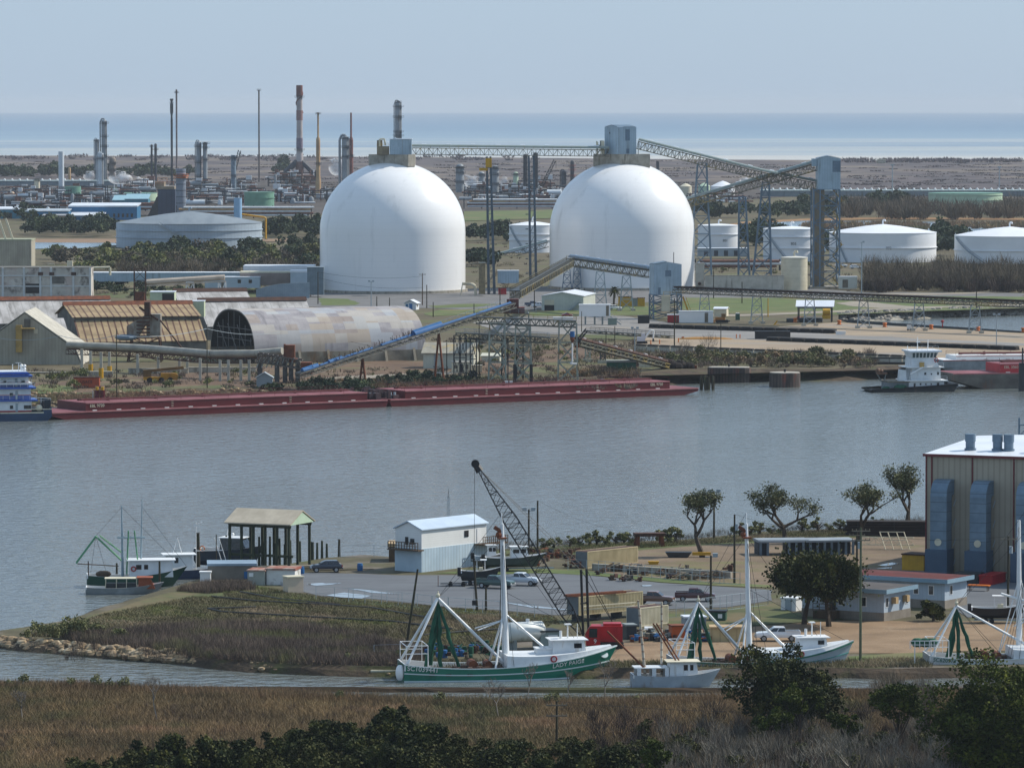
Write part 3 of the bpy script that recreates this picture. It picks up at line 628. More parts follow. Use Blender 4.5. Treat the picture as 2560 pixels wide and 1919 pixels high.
panel(t,'frame_strip',B,u,n_,.25,.55,0,h*.95,GALV);panel(t,'stair_opening',B,u,n_,3.0,4.8,h*.5,h*.92,BLUEST);panel(t,'door',B,u,n_,3.4,4.6,.3,2.1,BLUEST)
u2=(B-A).normalized();n2=Vector((u2.y,-u2.x,0));n2=n2 if n2.y<0 else-n2
panel(t,'vent',A,u2,n2,2.6,3.2,h*.76,h*.8,DARKST);panel(t,'door',A,u2,n2,1.0,2.2,.3,2.4,BLUEST)
mb=MB();mb.bx(xb+.6,xb+.9,-2,-1.7,0,h*.5);mb.bx(xa-1.8,xa-.4,-1,.5,h*.3,h*.5);mb.build('bracket',STEEL,t)
t=thing('hopper_chute','cream chute frame beside the tall headhouse','chute',(hx(1501,Yh2),Yh2-2,C2Z))
mb=MB();s_=mpp(Yh2);mb.add([(-9*s_,0,0),(-6*s_,0,0),(-5*s_,0,30*s_),(-11*s_,0,33*s_),(-9*s_,1,0),(-6*s_,1,0),(-5*s_,1,30*s_),(-11*s_,1,33*s_)],[(0,1,2,3),(4,7,6,5),(0,4,5,1),(1,5,6,2),(2,6,7,3),(3,7,4,0)])
mb.bx(2*s_,10*s_,0,1.5,0,33*s_);mb.build('chute',CREAM,t)
mb=MB();mb.tube((-10*s_,.5,0),(8*s_,.5,20*s_),.15);mb.tube((-4*s_,.5,24*s_),(10*s_,.5,4*s_),.15);mb.build('brace',STEEL,t)
# ---------------- conveyor galleries ----------------
BELTC=mk('belt_cover','#8e9c9a','#77857f',rough=.4,amt=.5)
OCHRE=mk('rail_ochre','#9c8544','#75683e',rough=.6,amt=.9,scale=(.3,.3,.3))
TRUSSM=mk('truss_grey','#6f6f62','#53534a',rough=.6,amt=.9,scale=(.3,.3,.3),patch=('#8f7d48',(.15,.15,.15),.52,.64))
def gallery(name,label,p,q,w=3.4,h=2.6,n=24,cover=True,railm=OCHRE,trm=TRUSSM,coverm=None,group=None,belt=False):
 t=thing(name,label,'conveyor',p,group=group);p0=Vector((0,0,0));q0=Vector(q)-Vector(p)
 d=q0.normalized();u=d.cross(Vector((0,0,1))).normalized()
 mb=MB();mb.truss(p0,q0,w,h,n,.16,rb=.1);mb.build('truss',trm,t)
 up=u.cross(d).normalized();up=up if up.z>0 else-up
 mb=MB();a=up*(h+.05);th=up*.12
 mb.add([p0+a-u*w/2,p0+a+u*w/2,q0+a+u*w/2,q0+a-u*w/2,p0+a+th-u*w/2,p0+a+th+u*w/2,q0+a+th+u*w/2,q0+a+th-u*w/2],
  [(0,1,2,3),(7,6,5,4),(0,4,5,1),(1,5,6,2),(2,6,7,3),(3,7,4,0)]);mb.build('walkway',DARKST,t)
 mb=MB();k=max(3,int(q0.length/3.5))
 for sg in(-1,1):
  s0=p0+a+u*sg*w/2;s1=q0+a+u*sg*w/2
  mb.tube(s0+up*1.1,s1+up*1.1,.06,n=4);mb.tube(s0+up*.55,s1+up*.55,.05,n=4)
  for i in range(k+1):c=s0.lerp(s1,i/k);mb.tube(c,c+up*1.1,.05,n=4)
 mb.build('handrail',railm,t)
 if cover:
  mb=MB();mb.sm=True;rr=w*.3;ring=lambda o:[o+a+up*.1+u*rr*math.cos(v)+up*(rr*math.sin(v)+.35)for v in[math.pi*i/8 for i in range(9)]]
  mb.loft([ring(p0),ring(q0)],close=False);o=mb.build('belt_cover',coverm or BELTC,t)
  mb=MB();k=max(3,int(q0.length/9))
  for i in range(k):c=p0.lerp(q0,(i+.5)/k)+a+up*(rr+.42);mb.tube(c-d*.9,c+d*.9,.28,n=6)
  mb.build('cover_cap',ROOFW,t)
 if belt:
  mb=MB();k=int(q0.length/2.2)
  for i in range(k):
   c=p0.lerp(q0,(i+.5)/k)+a+up*.1
   for sg in(-1,1):mb.tube(c,c+u*sg*w*.42+up*.75,.12,n=4)
   mb.tube(c-u*w*.42+up*.7,c-u*w*.42+d*.5,.12,n=4)
  mb.build('idler_rib',DARKST,t)
  mb=MB();ring=lambda o:[o+a+up*z+u*x for x,z in((-w*.42,.95),(-w*.2,.55),(w*.2,.55),(w*.42,.95),(w*.42,1.03),(w*.2,.63),(-w*.2,.63),(-w*.42,1.03))]
  mb.loft([ring(p0),ring(q0)]);mb.build('belt',RUSTD,t)
 return t
def support(label,pxb,yb,Y,ztop,w0,w1,dep=4.0,n=5,r=.28,mat=BLUEST,pxt=None,feet=True,group=None,z0=0.0,rb=None,x=True):
 xb=XZ(pxb,0,Y)[0];xt=XZ(pxt,0,Y)[0]if pxt else xb
 t=thing('conveyor_tower',label,'support tower',(xb,Y,z0),group=group)
 b0=[(-w0/2,-dep/2,0),(w0/2,-dep/2,0),(w0/2,dep/2,0),(-w0/2,dep/2,0)];s=xt-xb;H=ztop-z0
 b1=[(s-w1/2,-dep/3,H),(s+w1/2,-dep/3,H),(s+w1/2,dep/3,H),(s-w1/2,dep/3,H)]
 mb=MB()
 for a,b in zip(b0,b1):mb.tube(a,b,r,n=4)
 mb.build('leg',mat,t)
 mb=MB();B0=[Vector(a)for a in b0];B1=[Vector(a)for a in b1]
 for i in range(4):
  j=(i+1)%4
  for k in range(n):
   a,c=B0[i].lerp(B1[i],k/n),B0[j].lerp(B1[j],k/n);a2,c2=B0[i].lerp(B1[i],(k+1)/n),B0[j].lerp(B1[j],(k+1)/n)
   mb.tube(a,c2,rb or r*.5,n=4,cap=False)
   if x:mb.tube(c,a2,rb or r*.5,n=4,cap=False)
   mb.tube(a2,c2,rb or r*.5,n=4,cap=False)
 mb.build('bracing',mat,t)
 if feet:
  mb=MB()
  for a in(b0[:2]if dep<3 else b0):mb.bx(a[0]-.7,a[0]+.7,a[1]-.7,a[1]+.7,-.1,.9)
  mb.build('footing',CONCL,t)
 return t
Yg=(D1Y+D2Y)/2+9
g1=gallery('conveyor_gallery','level conveyor gallery spanning between the two white domes',P(1029,386,Yg),P(1522,391,Yg),n=46,w=3.4,h=2.4)
mb=MB();s_=mpp(Yg);o_=Vector(P(1008,386,Yg))-g1.location
mb.path([o_+Vector((-2,-1.6,.6)),o_+Vector((1.5,-1.6,2.6)),o_+Vector((3.5,-1.6,3.6))],.35,4);mb.build('head_frame',YEL,g1)
# two leaning pylons between the domes
for pt,pb,yt,yb,lab in((1217,1223,388,737,'dark pylon with yellow top between the two domes'),(1322,1318,389,706,'dark two-legged pylon beside the shaded flank of the domes')):
 Yp=min(GY(yb)+6,Yg-1);zt=hz(yt,Yg);x=hx(pt,Yp)
 t=thing('conveyor_pylon',lab,'pylon',(x,Yp,0),group=None);s_=mpp(Yp)
 for sx,ex in((0,5),(9,21)if pt<1300 else(12,21)):
  mb=MB();mb.tube((ex*s_*0.9,0,0),(sx*s_,0,zt),.72,.5,n=4);mb.tube((ex*s_*.9,4,0),(sx*s_,4,zt),.6,.45,n=4);mb.build('leg',mk('pylon_steel','#4a5a66','#36434d',rough=.5,amt=.7),t)
 mb=MB()
 for k in range(12):
  z=zt*k/12;f=1-k/12;mb.tube((5*s_*f,0,z),((9+12*f)*s_,0,z+zt/12),.16,n=4);mb.tube((5*s_*f,5,z),((9+12*f)*s_,5,z),.16,n=4)
 mb.build('bracing',STEEL,t)
 if pt<1300:
  mb=MB();mb.bx(-3*s_,12*s_,-1,3,zt-4.0,zt-.6);mb.bx(-19*s_,2*s_,-1.6,2,zt-5.2,zt-4.2);mb.build('head',YEL,t)
 else:
  mb=MB()
  for k in range(1,9):mb.bx(-8*s_,-1*s_,3,8,zt*k/9,zt*k/9+.25)
  mb.build('platform',DARKST,t)
# transfer tower at right
Yt=GY(722)
t=thing('transfer_tower','blue-grey transfer house standing on a tall lattice tower with zigzag stairs','transfer tower',(hx(2070,Yt),Yt,0));s_=mpp(Yt);z0=hz(474,Yt);z1=hz(396,Yt);zp=hz(394,Yt)
xa,xb=hx(2047,Yt)-t.location.x,hx(2103,Yt)-t.location.x
mb=MB();dd=16.0;mid=(xa+xb)/2;a=z0;b=z1
mb.add([(xa,0,a),(xb,0,a),(xb,0,b),(mid,0,zp+.6),(xa,0,b),(xa,dd,a),(xb,dd,a),(xb,dd,b),(mid,dd,zp+.6),(xa,dd,b)],[(0,1,2,3,4),(1,6,7,2),(6,5,9,8,7),(5,0,4,9),(0,5,6,1)]);mb.build('wall',BLUEGREY,t)
mb=MB();mb.add([(xa-.2,-.2,b+.1),(mid,-.2,zp+.75),(mid,dd+.2,zp+.75),(xa-.2,dd+.2,b+.1),(xb+.2,-.2,b+.1),(xb+.2,dd+.2,b+.1)],[(0,1,2,3),(1,4,5,2)]);mb.build('roof',BLUEST,t)
mb=MB();mb.bx(xa-14*s_,xa-.02,2,8,hz(416,Yt),hz(397,Yt));mb.build('annex',BLUEGREY,t)
mb=MB();mb.bx(mid+1.2,mid+4.3,-.08,-.02,hz(430,Yt),hz(402,Yt));mb.build('louvre',BLUEST,t)
mb=MB();xL=hx(2036,Yt)-t.location.x;xR=xb-.3
mb.tower([(xL,0,0),(xR,0,0),(xR,dd,0),(xL,dd,0)],[(xL,0,z0),(xR,0,z0),(xR,dd,z0),(xL,dd,z0)],6,.42,.2);mb.tube((xL+16*s_,0,0),(xL+16*s_,0,z0),.35,n=4);mb.build('lattice',BLUEST,t)
mb=MB();n=9
for k in range(n):
 za,zb=z0*k/n,z0*(k+1)/n;c0,c1=(mid+1.5,mid+5.0)if k%2 else(mid+5.0,mid+1.5)
 mb.tube((c0,2,za),(c1,2,zb),.3,n=4);mb.tube((c0,2,za+1),(c1,2,zb+1),.1,n=4);mb.bx(min(c1,c0)-.6 if c1<c0 else c1-1,(min(c1,c0)if c1<c0 else c1)+.6,1.2,3.2,zb-.15,zb)
mb.build('stair',mk('stair_yellow','#a58a45','#7d6a38',amt=.8),t)
mb=MB();mb.bx(xL-.2,xL+4.2,1,5,.5,z0);mb.build('chute',mk('chute_brown','#8a7f6b','#665c4c',amt=.8,scale=(.5,.5,.15)),t)
mb=MB();mb.bx(xL-.8,xR+.8,-.8,dd+.8,-.1,.8);mb.build('footing',CONC,t)
Yq=Yt+12
gallery('conveyor_gallery','sloping conveyor gallery descending from the tall headhouse to the transfer tower',P(1592,372,D2Y+10),P(1900,449,Yq),n=36,h=2.8)
gallery('conveyor_gallery','short yellow-railed end gallery bending down into the transfer tower',P(1900,449,Yq),P(2046,478,Yq),n=16,h=2.8)
gallery('conveyor_gallery','rising conveyor gallery from behind the dome up to the transfer house',P(1716,520,Yt+26),P(2044,425,Yt+7),n=36,h=2.6,railm=GALV)
gallery('conveyor_gallery','low conveyor gallery climbing behind the pylons into the dome',P(1160,676,GY(640)),P(1372,617,GY(640)),n=20,h=2.2,railm=GALV)
Yb=D2Y+4
for(pb,yb,pt,yt,w0,w1,lab)in((1752,716,1756,408,9.2,3.4,'tapered lattice tower holding the sloping gallery beside the dome'),(1906,714,1916,457,7.5,2.6,'tapered lattice tower under the low end of the sloping gallery'),(1862,700,1857,492,4.6,2.6,'slim tower under the rising gallery between the white tanks')):
 Ys=GY(yb);support(lab,pb,yb,Ys,hz(yt,Ys),w0,w1,dep=4,n=7,r=.42,pxt=pt,rb=.18)
# ---------------- refinery ----------------
REFG=mk('refinery_grey','#8c9398','#6b7276',rough=.55,scale=(.1,.1,.1),amt=.7,streak=('#6d5c4e',(.2,.2,.05),.6,.72))
REFW=mk('refinery_white','#cfd6da','#b4bdc2',rough=.5,scale=(.1,.1,.1),amt=.6,streak=('#8d7f70',(.2,.2,.04),.62,.75))
REFT=mk('refinery_tan','#b99a70','#8f6c48',rough=.6,scale=(.1,.1,.06),amt=.9,streak=('#7c4a2e',(.2,.2,.05),.56,.7))
REFR=mk('refinery_red','#7a4438','#55302a',rough=.7,scale=(.1,.1,.06),amt=.8)
REFD=mk('refinery_dark','#3b4048','#262a31',rough=.6,scale=(.1,.1,.1),amt=.7)
PIPEW=mk('pipe_white','#d8dadb','#b9bcbe',rough=.4,amt=.6)
PIPER=mk('pipe_rust','#7b5647','#5b4038',rough=.7,amt=.7)
def column(name,label,cat,px0,px1,yt,yb,mat,plats=(),cap='dome',Y=None,group=None,pm=None,pipe=0,yv=None,prof=None):
 Y=Y or GY(yb,.2);s=mpp(Y);x=hx((px0+px1)/2,Y);r=max((px1-px0)/2*s,.5);H=hz(yt,Y);z0=min(hz(yv or yb,Y),.2)if not yv else hz(yv,Y)
 z0=0.0 if not yv else z0
 t=thing(name,label,cat,(x,Y,0),group=group);mb=MB();mb.sm=True
 if prof:pr=[(a*s,hz(b,Y))for a,b in prof]
 elif cap=='dome':pr=[(r,z0),(r,H-r*.8),(r*.8,H-r*.3),(r*.35,H),(0,H)]
 elif cap=='open':pr=[(r,z0),(r,H),(r*.8,H),(r*.8,H-1)]
 else:pr=[(r,z0),(r,H),(0,H)]
 mb.lathe((0,0,0),pr,14);mb.build('shell',mat,t,smooth=50)
 if plats:
  for yp,k in plats:
   mb=MB();z=hz(yp,Y);R2=r*k+.9;mb.lathe((0,0,z-.3),[(R2,0),(R2,.35)],10)
   mb.lathe((0,0,z+1.0),[(R2,0),(R2,.2)],10)
   for i in range(6):a=i*1.05;mb.tube((R2*math.cos(a),R2*math.sin(a),z),(R2*math.cos(a),R2*math.sin(a),z+1.2),.1,n=3)
   mb.build('platform',pm or REFD,t)
 if pipe:
  mb=MB();px=-r-pipe*.9;ph=H-r;mb.path([(px,0,0),(px,0,ph),(px*.6,0,H+.8),(0,0,H+.6),(0,0,H-.5)],pipe*.5,6);mb.build('overhead_pipe',pm or mat,t)
  mb=MB();mb.bx(r*.7,r*.7+.6,-r-.5,-r-.1,2,H-1);mb.build('ladder',pm or REFD,t)
 return t
RB=455
cl=column
cl('process_column','plain white column standing by itself west of the pipework','column',144,158,379,495,REFW,[(470,1)],'flat')
cl('storage_vessel','cream upright vessel with rusty top at the edge of the refinery','vessel',83,97.5,447,492,CREAM,[(450,1)],'flat')
cl('storage_vessel','short white vessel with a rust-brown dome','vessel',22,34,479,500,mk('rusty_white','#c9b9a2','#8f5f42',rough=.6,scale=(.1,.1,.1),amt=.9))
cl('process_column','thin tan column beside the plain white column','column',168,175,419,462,REFT)
cl('process_column','grey column shorter than its tall platform-ringed neighbour','column',235,246,348,460,REFG,[(352,1.2),(400,1),(430,1)],pipe=.6)
cl('process_column','tallest grey column of the western cluster with three platforms','column',252,266,299,462,REFG,[(308,1.3),(341,1.2),(366,1.2),(390,1.1)],pipe=1.2)
cl('process_column','pale bluish-white column in front of the tall grey column','column',243,257,383,511,REFW,[(397,1.1),(465,1.1),(490,1.2)],'flat',pipe=.7)
cl('process_column','stubby brown-grey column with a knob top','column',271,288,392,458,mk('stub_grey','#82766c','#5f564f',amt=.8),[(408,1.1),(425,1.0)])
cl('process_column','thinner of two dark paired columns','column',375,380,361,458,REFD,[(366,1.2),(390,1.2)])
cl('process_column','thicker of two dark paired columns with a side platform','column',384,391,359,458,REFD,[(374,1.4),(400,1.1)])
cl('flare_stack','black flare stack with a bulging neck and wide tip','flare stack',425,431,247,462,DARKST,[(258,.8)],'flat',prof=[(2.8,462),(2.8,300),(2.2,290),(4,280),(4.2,262),(2.4,256),(2.4,253),(4.4,251),(4.4,247),(0,247)])
cl('chimney_stack','tall thin brown stack close beside the black flare stack','chimney',438,442.5,224,462,mk('stack_brown','#7c6f6c','#554b4a',amt=.7),[(232,1.5)],'open')
cl('process_column','fatter grey column of the twin pair with ringed tops','column',489,502,353,478,REFG,[(366,1.4),(406,1.2),(441,1.2)],pipe=.8)
cl('process_column','slender grey column of the twin pair with ringed tops','column',506,517,355,478,REFG,[(359,1.7),(370,1.4),(399,1.2)])
cl('process_column','bluish scaffolded column next to the leaning dark crane boom','column',576,589,388,488,mk('blue_scaffold','#7e909e','#5d6d79',amt=.9,scale=(.5,.5,.5)),[(395,1.5),(440,1.0)],'flat')
cl('chimney_stack','very thin dark stack standing between the crane boom and the banded chimney','chimney',644.5,648.5,225,455,mk('stack_dark','#5b5350','#3c3635',amt=.7),[(226,1.4)],'open')
BANDS=mk('banded_stack','#b6adaa','#8f8582',rough=.7,scale=(.08,.08,.05),amt=.8)
N_=cl('chimney_stack','thick chimney with red and white bands and a spiral-stroked red top','chimney',740,756,213,463,BANDS,[(243,1.2),(375,1.25)],'open',prof=[(10,463),(9.6,405),(7.6,375),(7.4,213),(6,213),(6,220)])
Yn=N_.location.y
for a,b,mt in((214,242,REFR),(276,301,mk('band_pink','#94726d','#7c5a56',amt=.8)),(345,372,mk('band_mauve','#7d7280','#63596a',amt=.8)),(404,432,mk('band_brown','#7c5b52','#5e443d',amt=.8))):
 s=mpp(Yn);mb=MB();mb.sm=True;ra=lambda y:(9.6 if y>400 else 7.6 if y>370 else 7.45)*s+.25;mb.lathe((0,0,0),[(ra(b),hz(b,Yn)),(ra(a),hz(a,Yn))],16);mb.build('paint_band',mt,N_)
s=mpp(Yn);mb=MB()
for k in range(40):a0,a1=k*.22,(k+1)*.22;R2=7.7*s+.3;z0_,z1_=hz(283-k*1.7,Yn),hz(283-(k+1)*1.7,Yn);mb.tube((R2*math.cos(a0),R2*math.sin(a0),z0_),(R2*math.cos(a1),R2*math.sin(a1),z1_),.5,n=4)
mb.build('spiral_strake',REFR,N_)
for sg,nm in((-1,0),(1,1)):
 mb=MB();mb.tube((sg*6*s,0,hz(404,Yn)),(sg*36*s,-3,hz(432,Yn)),2.6,n=6);mb.tube((sg*36*s,-3,hz(432,Yn)),(sg*38*s,-3,4),2.6,n=6);mb.build('flue_duct',REFD,N_)
cl('chimney_stack','tan two-stage stack, thick below and thin above','chimney',789,800,282,492,REFT,[(285,.8),(410,1.0)],prof=[(7,492),(7,455),(5.2,440),(5.2,352),(4.6,346),(2.4,342),(2.2,286),(2.6,282),(0,282)])
cl('process_column','grey column with a fat bent pipe on its flank, near the dome','column',854,872,340,480,REFG,[(346,1.1),(368,1.1),(392,1.1)],pipe=2.0)
cl('chimney_stack','two-stage stack with black thin top and reddish thick base behind the dome','chimney',872,882,282,470,REFR,[(390,1)],prof=[(5.2,470),(5.2,352),(4.4,346),(2.4,342),(2.2,282),(0,282)])
cl('process_column','grey ringed column rising behind the low headhouse','column',987,1004,253,470,REFG,[(256,.7),(267,1.3),(293,1.3),(330,1.2),(340,1.3)],pipe=.8)
cl('process_column','stout steaming grey column beside the yellow-topped pylon','column',1139,1160,410,481,REFG,[(419,1.3),(432,1.1),(455,1.1)])
cl('process_column','small grey column beside the stout steaming ones','column',1196,1212,429,470,REFG,[(437,1.2)])
cl('process_column','stout steaming grey column just right of the yellow-topped pylon','column',1229,1247,414,485,REFG,[(420,1.3),(436,1.1),(460,1.1)])
cl('process_column','pale green column among dark ones between the domes','column',1283,1296,430,468,GREENP,[(436,1.3)])
cl('process_column','dark column stacked with many platforms behind the second pylon','column',1333,1345,381,488,REFD,[(386+11*k,1.3)for k in range(8)])
cl('process_column','dark column with platforms partly hidden by the second pylon','column',1308,1319,385,486,REFD,[(392+14*k,1.2)for k in range(6)])
cl('process_column','dark column wrapped in red framing left of the second dome','column',1426,1436,401,470,REFD,[(415,1.2),(425,1.4),(440,1.2)],pm=mk('frame_red','#8d3a34','#6a2b28',amt=.6))
cl('process_column','short dark vessel beside the red-framed column','column',1403,1416,426,470,REFD,[(433,1.1)],pipe=.8)
cl('chimney_stack','dark stack top peeking over the shoulder of the second dome','chimney',1641,1649,403,470,REFD,(),'open')
# boiler house with the ribbed cylinder stack
Yf=GY(540);s=mpp(Yf);t=thing('furnace_building','dark blue stepped furnace building with ragged lean-to roof','building',(hx(402,Yf),Yf,0))
DARKB=mk('dark_blue_cladding','#33425a','#27344a',rough=.6,scale=(.1,.1,.1),amt=.7,rib=('X',3.0,.4,.15))
h_=lambda y:hz(y,Yf)
mb=MB();mb.bx(-9*s,34*s,0,24,0,h_(474));mb.build('wall',DARKB,t)
mb=MB();mb.prism([(-36*s,0),(-9*s,0),(-9*s,h_(490)),(-14*s,h_(494)),(-18*s,h_(505)),(-24*s,h_(515)),(-30*s,h_(530))],'y',1,22);mb.build('lean_to',DARKST,t)
mb=MB();mb.bx(-10*s,32*s,0,20,h_(473),h_(466));mb.bx(-16*s,6*s,2,16,h_(472),h_(455));mb.build('penthouse',mk('penthouse_tan','#9c8f79','#75695a',amt=.8),t)
mb=MB();mb.rail([(-16*s,0,h_(462)),(30*s,0,h_(462))],2,.15,6);mb.rail([(-10*s,0,h_(453)),(14*s,0,h_(453))],2,.15,6);mb.build('railing',ORANGE,t)
cl('chimney_stack','fat ribbed grey cylinder stack attached beside the dark furnace building','chimney',438,463,422,540,mk('ribbed_grey','#7d8694','#626b79',rough=.5,amt=.6,rib=('Z',4.0,.7,.18,'#3e4653')),[(440,1.25),(444,1.1)],'open',pm=ORANGE,Y=Yf-8)
# heater block under the banded chimney, right part
def process_unit(label,px0,px1,yt,yb,seed,mat=REFD,lv=3,group='jumbles of refinery pipework',dens=1.0):
 rg=random.Random(seed);Y=GY(yb,.2);s=mpp(Y);w_=(px1-px0)*s;H=hz(yt,Y);t=thing('process_unit',label,'process unit',(hx((px0+px1)/2,Y),Y,0),group=group)
 nx=max(2,int(w_/9));D=16;mb=MB()
 for i in range(nx+1):
  x=-w_/2+w_*i/nx;top=H*rg.uniform(.55,1)
  for y in(0,D):mb.tube((x,y,0),(x,y,top),.45,n=4)
 for k in range(1,lv+1):
  z=H*.8*k/lv
  for y in(0,D):mb.tube((-w_/2,y,z),(w_/2,y,z),.4,n=4)
  if rg.random()<.7:a=rg.uniform(-w_/2,0);mb.bx(a,a+w_*rg.uniform(.3,.5),0,D,z,z+.4)
 mb.build('steel_frame',mat,t)
 mw,mr,mv=MB(),MB(),MB();mv.sm=True
 for k in range(int(w_*.55*dens)):
  x=rg.uniform(-w_/2,w_/2);z=rg.uniform(.05,.85)*H;y=rg.uniform(-2,D);q=rg.random();m_=mw if rg.random()<.45 else mr
  if q<.45:L_=rg.uniform(3,16);m_.tube((x-L_/2,y-2,z),(x+L_/2,y-2,z),rg.uniform(.25,.7),n=5)
  elif q<.75:m_.tube((x,y-2,z*.3),(x,y-2,min(H,z+H*.3)),rg.uniform(.25,.6),n=5)
  else:
   a,b,c=rg.uniform(1,3),rg.uniform(1,3),rg.uniform(1,4);m_.bx(x-a,x+a,y-b,y+b,z,z+c)
 for k in range(max(2,int(w_/18))):
  x=rg.uniform(-w_/2,w_/2);r=rg.uniform(1,2.4)
  if rg.random()<.5:hh=rg.uniform(.4,.9)*H;mv.lathe((x,rg.uniform(-3,6),0),[(r,0),(r,hh-r),(r*.6,hh-.2*r),(0,hh)],10)
  else:
   z=rg.uniform(.1,.6)*H;L_=rg.uniform(6,14);mv.tube((x-L_/2,-2,z),(x+L_/2,-2,z),r,n=10)
 mw.build('white_pipe',PIPEW,t);mr.build('dark_pipe',PIPER,t);mv.build('vessel',REFG if rg.random()<.6 else REFW,t)
GEN='jumble of pipes, vessels and steel frames in the refinery'
for i,(a,b,c,d)in enumerate(((-30,30,478,520),(30,100,484,522),(100,170,468,516),(150,230,478,520),(205,262,455,515),(240,300,480,512),(300,360,470,505),(452,520,462,500),(470,560,480,512),(520,600,470,505),(585,660,470,500),(640,700,472,505),(690,760,476,505),(745,815,470,505),(800,860,466,500),(860,930,470,500),
        (1160,1215,470,500),(1200,1262,478,502),(1255,1320,470,500),(1310,1360,476,502),(1350,1400,468,500),(1390,1440,466,498),(1720,1790,480,508),(1790,1860,478,506),(-60,60,500,530),(60,180,503,530))):
 process_unit(GEN,a,b,c,d,i+3)
for i,(a,b)in enumerate(((30,95),(160,235),(300,372),(520,590),(700,770),(1170,1240),(1330,1400))):
 process_unit(GEN,a,b,462,478,60+i,lv=2)
rg=random.Random(5)
for k in range(34):a=rg.choice((rg.uniform(-40,800),rg.uniform(-40,800),rg.uniform(1160,1440)));b=rg.uniform(40,80);c=rg.uniform(474,512);process_unit(GEN,a,a+b,c-rg.uniform(18,40),c,200+k,lv=rg.randrange(2,5),dens=1.5)
process_unit('blackened heater block at the foot of the banded chimney',669,788,424,466,91,mat=BLACK,lv=4,group=None,dens=2.2)
def pipe_rack(label,px0,px1,y,n=4,dy=5,mats=(PIPEW,PIPER,PIPEW,REFT),posts=True,zoff=0):
 Y=GY(y,.2);s=mpp(Y);t=thing('pipe_rack',label,'pipe rack',(hx((px0+px1)/2,Y),Y,0));w_=(px1-px0)*s;rg=random.Random(int(px0+y))
 for k in range(n):
  mb=MB();z=2+k*dy*s*.8;a=rg.uniform(-.5,-.4)*w_;b=rg.uniform(.4,.5)*w_;mb.tube((a,0,z),(b,0,z),.75,n=6);mb.build('pipe',mats[k%len(mats)],t)
 mb=MB()
 for i in range(int(w_/12)+1):x=-w_/2+12*i;mb.tube((x,1,0),(x,1,2+n*dy*s*.8),.5,n=4)
 mb.build('post',REFD,t)
pipe_rack('long rack of white pipes running behind the big grey tank',440,800,545,5,6)
pipe_rack('white pipe rack crossing behind the gap between the domes',1160,1405,522,5,5)
pipe_rack('low rack of rusty pipes in front of the refinery frames',0,430,528,4,5,(PIPER,PIPEW,PIPER,PIPER))
pipe_rack('short white pipe rack between the sloping gallery and the transfer tower',1725,1880,502,2,6)
pipe_rack('white pipe run with dark flanges at the edge of the scrub',660,800,574,1,5)
pipe_rack('bundle of rusty and white pipes left of the beige silo',1740,1960,675,3,7,(PIPER,PIPEW,PIPER))
# sheds and tanks of the refinery
def block(name,label,cat,px0,px1,yt,yb,d,wall,roof,rh=.4,par=0,rz=0.0,group=None,ov=.3):
 Y=GY(yb);s=mpp(Y);t=thing(name,label,cat,(hx((px0+px1)/2,Y),Y,0),rz,group);w_=(px1-px0)*s/2;H=hz(yt,Y)
 mb=MB();mb.bx(-w_,w_,0,d,0,H-rh);mb.build('wall',wall,t);mb=MB();mb.prism([(-ov,H-rh),(d+ov,H-rh+par),(d+ov,H+par),(-ov,H)],'x',-w_-ov,w_+ov);mb.build('roof',roof,t);return t,w_,H,d
t,w_,H,d=block('blue_warehouse','long blue warehouse with white flat roof beside the big grey tank','warehouse',169,340,514,550,30,TEALB,ROOFW,.8,1.2)
s=mpp(t.location.y);mb=MB();mb.prism([(-9,H*.3),(0.1,H*.52),(0.1,H*.58),(-9,H*.36)],'x',-w_+2,w_*.1);mb.build('canopy',ROOFW,t)
mb=MB();mb.bx(-w_+4,w_*.1,-8,-.05,0,H*.3);mb.build('annex',TEALB,t)
mb=MB()
for k in range(5):mb.bx(w_*(.3+.13*k),w_*(.36+.13*k),-.15,-.03,H*.2,H*.45)
mb.build('window',GLASS,t)
for a,b,yt,yb,mt,lab in((279,320,500,524,TEALC,'pale teal gabled shed left of the teal box'),(310,368,497,526,TEALC,'teal boxy shed next to the dark furnace building')):
 t,w_,H,d=block('teal_shed',lab,'shed',a,b,yt,yb,20,mt,mk('teal_roof','#8fb3bd','#729aa6',rough=.4,amt=.5),.5,3);mb=MB();mb.bx(-w_*.6,-w_*.1,-.2,-.03,0,H*.6);mb.build('door',TEALB,t)
t,w_,H,d=block('blue_shed','low blue shed row at the edge of the refinery','shed',60,168,527,552,20,TEALB,mk('grey_roof','#a9b2b8','#8d969c',rough=.5,amt=.5),.6,1);mb=MB();mb.bx(-w_*.7,-w_*.4,-.2,-.03,0,H*.6);mb.build('door',GLASS,t)
t,w_,H,d=block('blue_shed','pale flat-roofed shed with blue wall cut by the picture edge','shed',-40,72,522,547,20,TEALC,ROOFW,.6,1);mb=MB();mb.bx(-w_*.2,w_*.2,-.2,-.03,0,H*.6);mb.build('door',GLASS,t)
t,w_,H,d=block('brick_hut','tan brick hut in front of the low blue shed','hut',103,168,538,556,12,mk('tan_brick','#a88d75','#8b725c',amt=.6),mk('grey_roof2','#98999a','#7e8081',amt=.5),.5,.5);mb=MB();mb.bx(w_*.1,w_*.3,-.2,-.03,0,H*.6);mb.build('door',CREAM,t)
t,w_,H,d=block('floodwall_shed','long low dark shed with a row of white roof vents behind the refinery scrub','shed',1905,2640,476,492,12,mk('slate_cladding','#727f85','#616d73',rough=.6,amt=.5,rib=('X',12.0,.5,.05)),mk('slate_roof','#8b9a96','#78868a',rough=.5,amt=.5),.5,.6)
